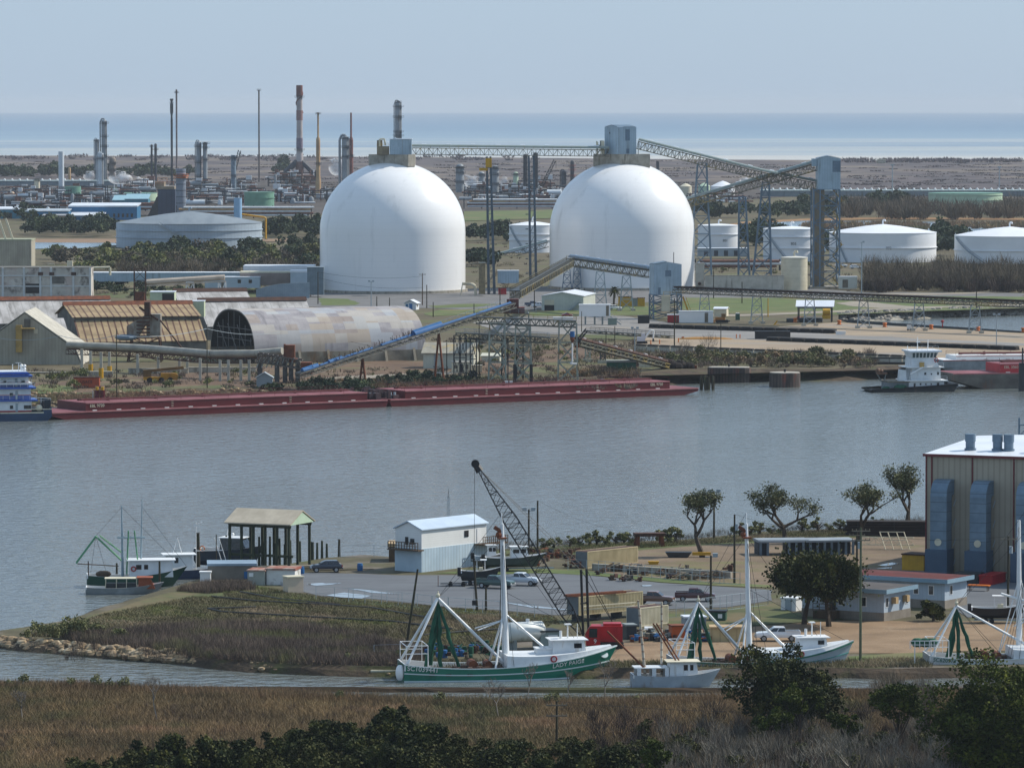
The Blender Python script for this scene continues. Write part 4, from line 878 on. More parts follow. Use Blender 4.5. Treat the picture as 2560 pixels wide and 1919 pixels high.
for k in range(38):
 mb=MB();mb.lathe((-w_+4+k*5.45,5,H+.3),[(1.0,0),(.9,.9),(.3,1.6),(0,1.7)],6);mb.build('vent',WHITE,t)
t,w_,H,d=block('floodwall_shed','low grey shed with small white roof vents behind the cream vessel','shed',-60,292,452,465,12,mk('slate_cladding','#727f85'),mk('slate_roof','#8b9a96'),.5,.6)
for k in range(14):
 mb=MB();mb.lathe((-w_+4+k*6.6,5,H+.3),[(1.0,0),(.9,.9),(.3,1.6),(0,1.7)],6);mb.build('vent',WHITE,t)
def tank(label,px0,px1,ye,yb,mat,roofm=None,cone=0,Y=None,bands=(),stair=None,vent=True,cat='storage tank',number=None,group=None,seg=64,top=None):
 Yc=(Y or GY(yb));s=mpp(Yc);r=(px1-px0)/2*s;yc=Yc+r;s=mpp(yc);r=(px1-px0)/2*s;x=hx((px0+px1)/2,yc);H=hz(ye,yc)
 t=thing('storage_tank',label,cat,(x,yc,0),group=group);mb=MB();mb.sm=True;mb.lathe((0,0,0),[(r,0),(r,H)],seg);mb.build('shell',mat,t,smooth=30)
 ch=cone*s;mb=MB();mb.sm=True;mb.lathe((0,0,H),[(r+.15,-.25),(r+.15,.02),(r*.66,ch*.42+.02),(r*.33,ch*.76+.02),(0,ch+.02)],seg);mb.build('roof',roofm or mat,t,smooth=30)
 for yb_ in bands:
  mb=MB();z=hz(yb_,yc);mb.lathe((0,0,z),[(r+.05,0),(r+.45,0),(r+.45,.35),(r+.05,.35)],seg);mb.build('wind_girder',mat,t)
 if vent:mb=MB();mb.path([(0,0,H+ch),(0,0,H+ch+1.6),(.8,0,H+ch+2.0),(1.2,0,H+ch+1.2)],.35,6);mb.build('vent',mat,t)
 if stair:
  a0,a1=stair;mb=MB();pts=[((r+.6)*math.cos(a0+(a1-a0)*i/10),(r+.6)*math.sin(a0+(a1-a0)*i/10),H*(1-i/10))for i in range(11)];mb.path(pts,.35,4);mb.path([(p[0],p[1],p[2]+1.1)for p in pts],.1,4);mb.build('stair',GALV,t)
 if number:
  a=number[1];txt=text_mesh(number[0],1.7);o=bpy.data.objects.new('number',txt);COL.objects.link(o);o.parent=t;txt.materials.append(DARKST);o.location=((r+.06)*math.cos(a),(r+.06)*math.sin(a),number[2]);o.rotation_euler=(R_(90),0,a+R_(90))
 return t,r,H
def text_mesh(s,size,depth=.02):
 c=bpy.data.curves.new('lettering','FONT');c.body=s;c.size=size;c.align_x='CENTER';c.align_y='CENTER';c.extrude=depth;o=bpy.data.objects.new('lettering',c);COL.objects.link(o)
 me=bpy.data.meshes.new_from_object(o.evaluated_get(bpy.context.evaluated_depsgraph_get()));bpy.data.objects.remove(o);bpy.data.curves.remove(c);return me
GREYTK=mk('grey_tank','#a3b0bb','#8d9aa5',rough=.5,scale=(.1,.1,.1),amt=.6,rib=('X',1.6,.25,.1))
GREYRF=mk('grey_tank_roof','#7d868c','#68727a',rough=.55,scale=(.15,.05,.1),amt=.7)
tank('very wide low grey tank with a shallow cone roof in front of the refinery',289,653,556,622,GREYTK,GREYRF,28,bands=(574,592),stair=(R_(250),R_(285)))
tank('dark green tank just right of the plain white column',159,200,466,503,GREENT,vent=False);tank('pale green tank behind the pale white column',257,294,467,496,GREENP,GREENT,vent=False);tank('wide low green tank under the steam',294,391,482,503,GREENP,GREENT,vent=False)
tank('slim light-blue tank beside the wide grey tank roof',583,603,495,548,mk('sky_blue','#8fb6d6','#78a2c4',amt=.5),vent=False);tank('green tank with pale lit side left of the first dome',609,684,480,541,GREENT,vent=False,bands=(495,))
tank('large pale green tank far behind the bare thicket',2324,2508,482,535,GREENP,GREENT,0,bands=(487,500),vent=False)
tank('white tank half hidden behind the second dome',1273,1390,562,632,TANKW,None,9,bands=(586,600),stair=(R_(200),R_(255)))
tank('white tank between the dome and the slim tower',1746,1850,563,622,TANKW,None,4,bands=(586,),number=('801',R_(286),4.0))
tank('white tank just left of the transfer tower',1910,2049,571,654,TANKW,None,6,bands=(592,620),stair=(R_(205),R_(262)),number=('803',R_(272),8.0))
tank('broad white tank with a low cone right of the transfer tower',2076,2343,580,657,TANKW,None,20,bands=(618,),stair=(R_(205),R_(225)),number=('802',R_(272),6.5))
tank('broad white tank cut off by the picture edge',2390,2665,588,660,TANKW,None,22,bands=(625,),stair=(R_(190),R_(240)))
tank('beige silo tank standing near the transfer tower foot',1955,2021,643,726,mk('beige_tank','#cdc5ad','#b5ad95',rough=.5,amt=.6,rib=('Z',1.5,.25,.08)),mk('beige_roof','#d3d0c5','#bdbaae',amt=.5),3,bands=())
for i,(a,b,c,d,m_)in enumerate(((1700,1730,466,478,CREAM),(1747,1776,465,480,GREENP),(1778,1838,466,474,TANKW))):tank(('small cream','small green','wide white')[i]+' domed tank seen over the dome shoulder',a,b,c,d+20,m_,None,8 if i<2 else 14,vent=False)
for(p0,p1,q0,q1,lab)in((575,487,602,377,'dark crane boom leaning against the bluish column'),(1357,468,1390,402,'dark crane boom leaning right between the domes')):
 Y=GY(487);t=thing('crane_boom',lab,'crane',P(p0,p1,Y));q=P(q0,q1,Y)-P(p0,p1,Y);mb=MB();mb.truss((0,0,0),q,2.2,2.0,14,.35);mb.build('boom',BLACK,t);mb=MB();mb.bx(-4,4,-3,3,-5,-1);mb.build('cab',CREAM if p0>1000 else GREENP,t)
 mb=MB();mb.tube(q,q+Vector((0,0,-6)),.2,n=4);mb.build('hook',BLACK,t)
for px,y0,y1,lab in((2233,501,411,'tall thin light pole before the marsh'),(2501,482,416,'tall thin light pole beside the far green tank')):
 Y=GY(y0);t=thing('light_pole',lab,'pole',(hx(px,Y),Y,0));mb=MB();mb.tube((0,0,0),(0,0,hz(y1,Y)),.5,.35);mb.build('pole',GALV,t);mb=MB();mb.bx(-1.5,1.5,-.5,.5,hz(y1,Y)-1,hz(y1,Y));mb.build('lamp',GALV,t)
Y=GY(409);t=thing('lattice_billboard','yellowish lattice frame standing alone in the far marsh','frame',(hx(2204,Y),Y,0));mb=MB();s=mpp(Y)
for k in range(8):mb.tube(((-10+3*k)*s,0,0),((-10+3*k)*s,0,hz(400,Y)),.7,n=4)
mb.build('post',CREAM,t);mb=MB();[mb.tube((-11*s,0,z),(11*s,0,z),.7,n=4)for z in(1,3,5)];mb.build('rail',CREAM,t)
# yellow pipe arch at the end of the wide grey tank
Y=GY(600);t=thing('pipe_arch','yellow pipe bending down beside the wide grey tank','pipe',(hx(663,Y),Y,0));mb=MB();s=mpp(Y);mb.path([(0,0,0),(0,0,hz(546,Y)),(-4*s,0,hz(543,Y)),(-60*s,0,hz(536,Y))],.5,6);mb.build('pipe',YEL,t);mb=MB();mb.bx(-1,1,-1,1,0,.6);mb.build('base',CONC,t)
# steam: small volumes
STEAM=bpy.data.materials.new('steam_vapour');STEAM.use_nodes=True;_N=STEAM.node_tree.nodes;_L=STEAM.node_tree.links;_b=_N['Principled BSDF']
_b.inputs['Base Color'].default_value=(.9,.9,.9,1);_b.inputs['Roughness'].default_value=1;_b.inputs['Specular IOR Level'].default_value=0;_b.inputs['Transmission Weight'].default_value=0
_t=_N.new('ShaderNodeTexCoord');_z=_N.new('ShaderNodeTexNoise');_z.inputs['Scale'].default_value=.11;_z.inputs['Detail'].default_value=4;_L.new(_t.outputs['Object'],_z.inputs[0])
_r=_N.new('ShaderNodeMapRange');_r.inputs[1].default_value=.42;_r.inputs[2].default_value=.66;_r.inputs[4].default_value=.62;_L.new(_z.outputs[0],_r.inputs[0]);_L.new(_r.outputs[0],_b.inputs['Alpha'])
for i,(a,b,c,d,lab)in enumerate(((268,330,432,462,'upper steam plume drifting left over the green tanks'),(322,390,446,480,'thick white steam plume beside the dark furnace building'),(820,862,395,440,'thin steam rising left of the first dome'),(1160,1196,440,470,'wisp of steam beside the stout grey column'),(1248,1272,442,466,'wisp of steam right of the yellow-topped pylon'),(1850,1877,444,456,'small steam puff over the rising gallery'),(205,236,428,452,'faint steam left of the grey columns'))):
 Y=GY(478)-8;s=mpp(Y);rg=random.Random(i+7);mb=MB();mb.sm=True
 mb.ball((0,0,0),(b-a)/2*s,14,10,(1,.5,(d-c)/(b-a)))
 for k in range(9):f=rg.uniform(.2,.45);mb.ball((rg.uniform(-.8,.8)*(b-a)/2*s,0,rg.uniform(.2,1)*(d-c)/2*s),f*(b-a)/2*s,10,8,(1,.6,.6))
 solo('steam_plume',mb,STEAM,lab,'steam',(hx((a+b)/2,Y),Y,hz((c+d)/2,Y)),kind='thing',smooth=180)
# ---------------- terminal and far bank ----------------
ROOFT=mk('tan_ribbed_roof','#a28c6a','#816d51',rough=.75,scale=(.3,.3,.3),amt=.9,rib=('X',1.9,.95,.24,'#553a2e'),streak=('#7a6a50',(.12,.3,.3),.54,.7))
ROOFG=mk('grey_stained_roof','#b3b0ad','#8b8884',rough=.8,scale=(.35,.2,.2),amt=.9,rib=('X',2.4,.35,.12),streak=('#6d6a66',(.5,.08,.2),.56,.7))
WALLD=mk('dark_weathered_wall','#6f6d66','#4a4944',rough=.85,scale=(.3,.3,.3),amt=.9)
STAINW=mk('stained_white_wall','#c9c4ba','#a49f96',rough=.85,scale=(.25,.25,.25),amt=.7,streak=('#77716b',(.28,.28,.22),.52,.62),patch=('#b7a9a0',(.2,.2,.2),.5,.65))
STAINC=mk('stained_concrete','#98907f','#6e675a',rough=.9,scale=(.2,.2,.2),amt=.9,streak=('#7d5b3b',(.15,.15,.07),.55,.68))
RIBC=mk('ribbed_concrete','#aba593','#8f897a',rough=.85,scale=(.3,.3,.1),amt=.8,rib=('X',.9,.25,.2))
PALEG=mk('pale_green_wall','#bcc6a9','#a2ac90',rough=.7,amt=.6,rib=('X',1.0,.15,.1))
METALW=mk('pale_metal_wall','#c9c8b6','#b3b2a1',rough=.6,scale=(.3,.3,.1),amt=.6,rib=('X',.9,.2,.12))
VAULT=mk('vault_roof','#a09c9c','#858184',rough=.85,scale=(.12,.3,.3),amt=.9,rib=('X',1.2,.12,.1),streak=('#6f6c70',(.5,.1,.1),.54,.74))
def sheet_patches(m,cell,cols):  # replaced roofing sheets: whole rectangles of another colour
 N=m.node_tree.nodes;L=m.node_tree.links;b=N['Principled BSDF'];src=b.inputs['Base Color'].links[0].from_socket;tc=N.new('ShaderNodeTexCoord')
 sn=N.new('ShaderNodeVectorMath');sn.operation='SNAP';sn.inputs[1].default_value=cell;L.new(tc.outputs['Object'],sn.inputs[0])
 for k,(c,sc,lo)in enumerate(cols):
  n=N.new('ShaderNodeTexNoise');n.noise_dimensions='3D';n.inputs['Scale'].default_value=sc;n.inputs['Detail'].default_value=0;mp=N.new('ShaderNodeMapping');mp.inputs['Location'].default_value=(k*7.3,k*3.1,k);L.new(sn.outputs[0],mp.inputs[0]);L.new(mp.outputs[0],n.inputs[0])
  g=N.new('ShaderNodeMath');g.operation='GREATER_THAN';g.inputs[1].default_value=lo;L.new(n.outputs[0],g.inputs[0]);x=N.new('ShaderNodeMix');x.data_type='RGBA';f=N.new('ShaderNodeMath');f.operation='MULTIPLY';f.inputs[1].default_value=.38;L.new(g.outputs[0],f.inputs[0]);L.new(f.outputs[0],x.inputs[0]);L.new(src,x.inputs[6]);x.inputs[7].default_value=lin(c);src=x.outputs[2]
 L.new(src,b.inputs['Base Color'])
sheet_patches(VAULT,(3.4,2.2,2.6),(('#c0b9a8',.11,.585),('#98836a',.13,.615),('#a9b5bd',.15,.62)))
BLUEC=mk('blue_belt_cover','#23639a','#1a4f7d',rough=.5,amt=.6)
REDB=mk('barge_red','#5c0e15','#480a10',rough=.5,scale=(.15,.15,.3),amt=.7,streak=('#5a1519',(.4,.4,.08),.57,.72))
REDD=mk('barge_deck','#875055','#6b383d',rough=.7,scale=(.2,.2,.2),amt=.8)
def gshed(name,label,cat,o,rz,L,W,eave,ridge,wall,roof,cap=None,along='x',ov=.3,open_=(),group=None,base=0.0):
 """gabled building; o = front left ground corner; ridge along local x or y"""
 t=thing(name,label,cat,o,rz,group);mb=MB()
 if along=='x':
  for x0,x1 in((0,.25),(L-.25,L)):mb.prism([(0,base),(W,base),(W,eave),(W/2,ridge),(0,eave)],'x',x0,x1)
  mb.bx(.25,L-.25,0,.25,base,eave);mb.bx(.25,L-.25,W-.25,W,base,eave)
 else:
  for y0,y1 in((0,.25),(W-.25,W)):mb.prism([(0,base),(L,base),(L,eave),(L/2,ridge),(0,eave)],'y',y0,y1)
  mb.bx(0,.25,.25,W-.25,base,eave);mb.bx(L-.25,L,.25,W-.25,base,eave)
 mb.build('wall',wall,t);mb=MB();th=.16
 if along=='x':
  sl=(ridge-eave)/(W/2);e=eave-ov*sl+.05
  mb.prism([(-ov,e),(W/2,ridge+.05),(W+ov,e),(W+ov,e+th),(W/2,ridge+.05+th),(-ov,e+th)],'x',-ov,L+ov)
 else:
  sl=(ridge-eave)/(L/2);e=eave-ov*sl+.05
  mb.prism([(-ov,e),(L/2,ridge+.05),(L+ov,e),(L+ov,e+th),(L/2,ridge+.05+th),(-ov,e+th)],'y',-ov,W+ov)
 mb.build('roof',roof,t)
 if cap:mb=MB();mb.prism([(W/2-1.2,ridge-.1),(W/2,ridge+1.0),(W/2+1.2,ridge-.1)],'x',-.4,L+.4);mb.build('ridge_cap',cap,t)
 for nm,side,a,b,z0,z1,mt in open_:
  mb=MB()
  if side=='f':mb.bx(a,b,-.08,-.02,z0,z1)
  elif side=='r':mb.bx(L+.02,L+.08,a,b,z0,z1)
  else:mb.bx(-.08,-.02,a,b,z0,z1)
  mb.build(nm,mt,t)
 return t
# --- sheds on the left ---
RZ=R_(16)
def two_tier(label,px,py,Y,L,slopes,roof,cap,group=None):
 o=P(px,py,Y);t=thing('storage_shed',label,'shed',(o.x,o.y,0),RZ,group);e0=o.z
 (d1,z1),(d2,z2)=slopes
 mb=MB();mb.prism([(0,e0),(d1,z1),(d1,z1+.2),(0,e0+.2)],'x',0,L);mb.build('lower_roof',roof,t)
 mb=MB();mb.prism([(d1-.6,z1+1.0),(d2,z2),(d2+d2-d1+.6,z1+1.0),(d2+d2-d1+.6,z1+1.2),(d2,z2+.2),(d1-.6,z1+1.2)],'x',-.6,L+.3);mb.build('upper_roof',roof,t)
 mb=MB();mb.prism([(d2-1.1,z2),(d2,z2+1.1),(d2+1.1,z2)],'x',-.8,L+.6);mb.build('ridge_cap',cap,t)
 mb=MB();D2=2*d2-d1
 for x0,x1 in((.1,.4),(L-.4,L-.1)):mb.prism([(.3,0),(D2,0),(D2,z1+.9),(d2,z2-.1),(d1,z1+.9),(d1,z1-.1),(.3,e0)],'x',x0,x1)
 mb.bx(.4,L-.4,.3,.5,0,e0);mb.bx(.4,L-.4,d1+.2,d1+.4,z1-.2,z1+1.05);mb.build('wall',WALLD,t)
 mb=MB();mb.bx(-.12,.08,d1+1,d1+4,2.5,5);mb.build('opening',BLACK,t);return t
ts=two_tier('big two-tier shed with tan ribbed roof and rust ridge',200,857,1400,37,((9,8.3),(22,12.4)),ROOFT,RUST)
gshed('storage_shed','grey stained roof shed with orange rust ridge at the picture edge','shed',(G(-30,838).x,G(-30,838).y,0),RZ,40,24,3.5,10.3,WALLD,ROOFG,RUST)
gshed('storage_shed','grey stained roof shed with a rust ridge ending near the first dome','shed',(P(520,800,1470).x,1470,0),RZ,33,26,4.0,11.2,WALLD,ROOFG,RUSTD)
gshed('storage_shed','short white-roofed shed with rust ridge behind the pale penthouse','shed',(P(448,760,1600).x,1600,0),RZ,24,16,6,9.4,WALLD,ROOFG,RUSTD)
gshed('storage_shed','low ragged roof shed between the concrete gable and the tan roof','shed',(P(60,850,1385).x,1385,0),RZ,13,20,4,9.5,WALLD,ROOFG)
def boxt(name,label,cat,px0,px1,yt,yb,Y,d,mat,roof=None,rz=0.0,z0=None,extra=(),group=None,rt=.2):
 """box building given by its front face in photo pixels at depth Y"""
 a,b=P(px0,yb,Y),P(px1,yt,Y);w_=b.x-a.x;zb=max(0,a.z)if z0 is None else z0;H=b.z-zb
 t=thing(name,label,cat,((a.x+b.x)/2,Y,zb),rz,group);mb=MB();mb.bx(-w_/2,w_/2,0,d,0,H-rt);mb.build('wall',mat,t)
 mb=MB();mb.bx(-w_/2-.12,w_/2+.12,-.12,d+.12,H-rt+.004,H);mb.build('roof',roof or mat,t)
 for nm,x0,x1,z0_,z1_,m_ in extra:mb=MB();mb.bx((x0-.5)*w_,(x1-.5)*w_,-.1,-.02,z0_*H,z1_*H);mb.build(nm,m_,t)
 return t,w_,H
boxt('penthouse','pale green penthouse box straddling the ridge of the tan roof','penthouse',466,510,752,792,1432,6,PALEG,ROOFW)
boxt('penthouse','pale green box house beside a dark opening behind the tan ridge','penthouse',375,436,729,758,1500,8,PALEG,ROOFW,extra=(('opening',.5,.98,.2,.85,BLACK),))
# concrete A-shaped store
a,b=P(62,783,1330),P(203,912,1330);t=thing('gable_store','big grey concrete gable store with buttresses and a yellow stair tower','warehouse',(a.x,1330,0))
H,z1,w_=a.z,b.z,b.x-a.x;k=P(185,871,1330);kx,kz=k.x-a.x,k.z
mb=MB();mb.prism([(-w_,z1),(w_,z1),(kx,kz),(0,H),(-kx,kz)],'y',0,30);mb.build('wall',RIBC,t)
mb=MB();e=.15;mb.prism([(w_+.2,z1),(kx+.2,kz+e),(0,H+.2),(-kx-.2,kz+e),(-w_-.2,z1),(-w_-.4,z1),(-kx-.4,kz+2*e),(0,H+.45),(kx+.4,kz+2*e),(w_+.4,z1)],'y',-.2,30.2);mb.build('roof',CONCL,t)
for i in range(7):
 x=-w_+1.5+i*(2*w_-3)/6;mb=MB();mb.prism([(-1.6,0),(.4,0),(.4,z1),(0,z1)],'x',x-.45,x+.45);mb.build('buttress',CONCL,t)
mb=MB();mb.bx(-w_+.5,w_-.5,.5,2,0,z1);mb.build('base_wall',CONC,t)
mb=MB();xs=hx(44,1330)-a.x;mb.bx(xs-.8,xs+.8,-2.2,-.3,3.5,P(0,812,1330).z);mb.bx(xs-1,xs+4.2,-2.4,-.2,P(0,822,1330).z,P(0,819,1330).z);mb.build('stair_tower',mk('stair_ochre','#b59450','#8d733f',amt=.8),t)
mb=MB();mb.bx(hx(56,1330)-a.x,hx(72,1330)-a.x,-.2,-.02,P(0,817,1330).z,P(0,797,1330).z);mb.build('doorway',WALLD,t)
mb=MB();mb.bx(hx(80,1330)-a.x,hx(90,1330)-a.x,-.2,-.02,P(0,834,1330).z,P(0,822,1330).z);mb.build('window',CREAM,t)
boxt('retaining_wall','rust-stained concrete wall below the gable store','wall',60,222,930,962,1285,2,STAINC,CONC)
t,w_,H=boxt('bulkhead_panel','pale concrete bulkhead panel with square coffers','wall panel',221,281,928,952,1270,1.2,CONC,CONCL)
mb=MB();[mb.bx(-w_/2+i*w_/5-.12,-w_/2+i*w_/5+.12,-.25,-.01,0,H)for i in range(6)];mb.build('rib',CONCL,t)
# stained white building and neighbours at the far left
t,w_,H=boxt('concrete_building','stained white concrete building with pilasters and a dark loading hole','building',-30,223,669,749,GY(752),18,STAINW,WALLD)
s=mpp(GY(752));q=lambda p:hx(p,GY(752))-t.location.x;mb=MB()
for p in(3,56,97,124,180,222):mb.bx(q(p)-.35,q(p)+.35,-.35,-.01,0,H)
for z in(.42,.75):mb.bx(-w_/2,w_/2,-.2,-.012,H*z-.2,H*z+.2)
mb.build('pilaster',mk('pilaster_white','#ccd0d0','#b0b4b4',amt=.6),t)
mb=MB();mb.bx(q(60),q(95),-.16,-.02,H*.2,H*.5);mb.build('loading_opening',BLACK,t)
mb=MB();[mb.bx(q(p)-.9,q(p)+.9,-.5,-.36,H*.76,H*.86)for p in(98,126,181)];mb.build('red_box',RUSTD,t)
mb=MB();[mb.bx(q(p)-2.2,q(p)+2.2,-.15,-.02,H*.5,H*.72)for p in(142,)];mb.build('boarded_window',WALLD,t)
t,w_,H=boxt('ribbed_building','tan-grey ribbed building with sloping struts on its roof at the picture edge','building',-60,78,598,668,1905,16,RIBC,mk('moss_roof','#a4a68c','#878a70',amt=.6),rt=.6)
mb=MB();[mb.tube((hx(p,1905)-t.location.x,4,H),(hx(p-18,1905)-t.location.x,4,H+8),.5,n=4)for p in(8,26)];mb.build('strut',CREAM,t)
t=thing('pipe_bridge','cream elbowed pipe on a stand beyond the stained white building','pipe',P(180,668,1830));s=mpp(1830);mb=MB();mb.path([(-10*s,0,-.5),(95*s,0,0),(95*s,0,-20*s)],.45,6);mb.build('pipe',CREAM,t);mb=MB();mb.path([(-60*s,0,8*s),(-44*s,0,8*s),(-44*s,0,-14*s)],.2,4);mb.bx(-12*s,2*s,-1,1,-2,2.4);mb.build('frame',CREAM,t)
t,w_,H=boxt('long_shed','long low blue-grey shed below the roadside shrubs','shed',224,642,681,704,1880,10,BLUEGREY,ROOFW)
boxt('office_trailer','pale blue-grey office building with small dark windows left of the dome','building',512,649,692,720,1840,8,mk('office_blue','#aebcc5','#98a6af',amt=.5),ROOFW,extra=(('window',.6,.66,.45,.75,GLASS),('window',.8,.86,.45,.75,GLASS),('door',.3,.35,0,.6,GREYW)))
boxt('flat_building','brown building with bright white flat roof behind the grey wall','building',609,785,664,712,1860,14,mk('brown_wall','#8d7f77','#74675f',amt=.6),ROOFW,rt=1.9)
boxt('flat_building','lower brown annex with thin pale roof edge','building',600,728,679,714,1846,10,mk('brown_wall','#8d7f77'),CREAM,rt=.5)
boxt('flat_building','small blue-fronted annex with white roof against the dark tall box','building',726,770,676,716,1838,8,mk('office_blue','#aebcc5'),ROOFW,rt=.8)
t,w_,H=boxt('tall_box','dark blue-grey tall box touching the first dome','building',768,809,667,737,1800,5,mk('slate_panel','#6d7d86','#596870',rough=.6,amt=.7,rib=('X',1.0,.2,.12)),GALV)
t=thing('curved_wall','curved blue-grey metal wall in front of the brown buildings','wall',(P(640,740,1790).x,1790,0));pts=[(0,0,3.0),(4,-.5,4.2),(8,-.8,5.0),(13,-.5,5.4),(19.5,0,5.6)];mb=MB();mb.loft([[(p[0],p[1],0),(p[0],p[1],p[2]),(p[0],p[1]+.3,p[2]),(p[0],p[1]+.3,0)]for p in pts]);mb.build('panel',mk('slate_panel2','#8595a0','#6f7f8a',rough=.5,amt=.5,rib=('X',.8,.2,.12)),t);mb=MB();mb.path([(p[0],p[1]+.15,p[2]+.1)for p in pts],.15,4);mb.build('rail',GALV,t)
t=thing('pipe_bridge','cream covered pipe bridge on white trestles behind the tan shed','pipe bridge',(P(367,706,1640).x,1640,0));s=mpp(1640);z=P(0,705,1640).z;mb=MB();mb.tube((0,0,z),(195*s,0,z+1.6),1.0,n=8);mb.tube((0,-1.2,z-1.2),(198*s,-1.2,z+.3),.25,n=4);mb.build('pipe',mk('pipe_cream','#c9b9a6','#ab9a88',amt=.7),t)
for x in(108,188):mb=MB();mb.tower([(x*s-1.6,-1,0),(x*s+1.6,-1,0),(x*s+1.6,1,0),(x*s-1.6,1,0)],[(x*s-1.2,-.8,z),(x*s+1.2,-.8,z),(x*s+1.2,.8,z),(x*s-1.2,.8,z)],2,.2,.15);mb.build('trestle',WHITE,t)
t=thing('rusty_frame','rusty brown open steel frame at the start of the cream pipe bridge','frame',(P(350,730,1645).x,1645,0));z=P(0,672,1645).z;mb=MB();mb.tower([(-1.9,-1.5,0),(1.9,-1.5,0),(1.9,1.5,0),(-1.9,1.5,0)],[(-1.9,-1.5,z),(1.9,-1.5,z),(1.9,1.5,z),(-1.9,1.5,z)],4,.16,.1,False);mb.build('frame',RUSTD,t);mb=MB();mb.bx(-1.6,1.6,-1.2,1.2,z*.25,z*.5);mb.build('hopper',RUST,t)
# --- barrel vault shed ---
N0=P(637,905,1335);AX=math.atan2(.38,.92);t=thing('vault_shed','long barrel vault shed with patched grey roof and black open arch','shed',(N0.x,N0.y,0),AX)
Wv,Lv,wl,rise=37.0,50.0,3.0,11.2;NA=26
arc=[(Wv/2-Wv/2*math.copysign(abs(math.cos(math.pi*i/NA))**.8,math.cos(math.pi*i/NA)),wl+rise*math.sin(math.pi*i/NA)**1.0)for i in range(NA+1)]
inn=[(Wv/2+(y-Wv/2)*.975,wl+(z-wl)*.97)for y,z in arc]
mb=MB();mb.sm=True;n=NA+1
for sec in range(10):
 x0,x1=Lv*sec/10,Lv*(sec+1)/10
 mb.loft([[(x0,*p)for p in arc],[(x1,*p)for p in arc]],close=False,caps=False)
mb.build('roof',VAULT,t,smooth=50)
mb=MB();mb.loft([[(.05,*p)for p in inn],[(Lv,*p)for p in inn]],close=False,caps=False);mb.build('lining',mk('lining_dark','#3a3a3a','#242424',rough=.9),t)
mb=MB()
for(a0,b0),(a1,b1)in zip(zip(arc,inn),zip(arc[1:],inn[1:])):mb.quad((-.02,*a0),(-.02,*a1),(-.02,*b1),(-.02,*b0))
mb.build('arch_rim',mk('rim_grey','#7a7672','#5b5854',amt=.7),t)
mb=MB();mb.bx(-.0,Lv,-.3,.2,0,wl);mb.bx(0,Lv,Wv-.2,Wv+.3,0,wl);mb.prism([(y,z)for y,z in inn[::2]],'x',Lv-.6,Lv-.3);mb.build('wall',STAINC,t)
mb=MB()
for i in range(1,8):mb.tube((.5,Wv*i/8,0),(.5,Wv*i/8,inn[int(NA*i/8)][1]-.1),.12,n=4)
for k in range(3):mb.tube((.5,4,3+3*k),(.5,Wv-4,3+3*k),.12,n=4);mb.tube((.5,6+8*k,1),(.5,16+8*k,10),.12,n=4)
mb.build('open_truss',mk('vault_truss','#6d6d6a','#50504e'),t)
for i in range(6):mb=MB();x=4+i*8.4;mb.prism([(-1.6,0),(-.32,0),(-.32,wl+.5)],'x',x,x+.7);mb.build('buttress',STAINC,t)
# --- green hut, gable metal building, booth, small boxes ---
def cham(px,py):return(G(px,py).x,G(px,py).y,0)
gshed('metal_building','cream metal gable building with stained grey roof beside the blue conveyor','building',cham(1058,921),R_(-8),13.6,10,4.2,6.6,METALW,mk('building_roof','#a39d8d','#827c6e',amt=.8,streak=('#b39a62',(.3,.3,.3),.55,.7)),along='x',ov=.5,open_=(('door','l',3,6,0,3.2,GREYW),('stain_panel','f',3,3.3,0,4,GALV)))
gshed('metal_building','low pale lean-to behind the cream gable building','building',cham(1204,905),R_(-8),5,6,1.6,2.2,METALW,METALW)
boxt('pump_hut','small white hut with dark doorway in front of the cream gable building','hut',1129,1178,904,932,GY(933),3,CREAM,CONCL,extra=(('door',.42,.58,.03,.8,BLACK),('window',.12,.28,.4,.7,GREYW),('window',.7,.86,.35,.75,GREYW)))
boxt('pump_hut','low grey lean box attached right of the white hut','hut',1179,1205,913,930,GY(931),3,mk('box_grey','#a5a08f','#878372',amt=.6),CONC)
gshed('guard_booth','small white booth with blue door and white gable roof by the lawn','booth',cham(1012,774),R_(-14),4.0,4,2.3,3.3,mk('booth_white','#dce1e4','#c7ccd0',amt=.4),ROOFW,along='y',ov=.5,open_=(('door','f',1.6,2.7,0,2.1,mk('booth_blue','#3f79ae','#33669a')),('window','f',.4,1.2,1,1.9,TEALB),('window','r',1,2.4,1,1.8,GREYW)))
boxt('tarp_shelter','dark green tarpaulin shelter with flat grey lid on the quay','shelter',1517,1590,901,928,GY(931),5,mk('green_tarp','#2f5f4c','#1f4436',rough=.8,scale=(.8,.8,.8),amt=.9),mk('tarp_lid','#8c8d85','#74756d'),rt=.5)
boxt('utility_box','small cream utility box right of the green tarpaulin shelter','box',1598,1627,906,918,GY(922),2,CREAM,CREAM)
t,w_,H=boxt('shipping_container','orange shipping container with faded black lettering below the gable store','container',184,248,942,968,GY(970),2.6,mk('container_orange','#b5532f','#8f3f25',rough=.6,amt=.7,rib=('X',.45,.3,.3)),RUSTD)
o=bpy.data.objects.new('lettering',text_mesh('USACE',1.0));COL.objects.link(o);o.data.materials.append(BLACK);o.parent=t;o.location=(0,-.06,H*.5);o.rotation_euler=(R_(90),0,0)
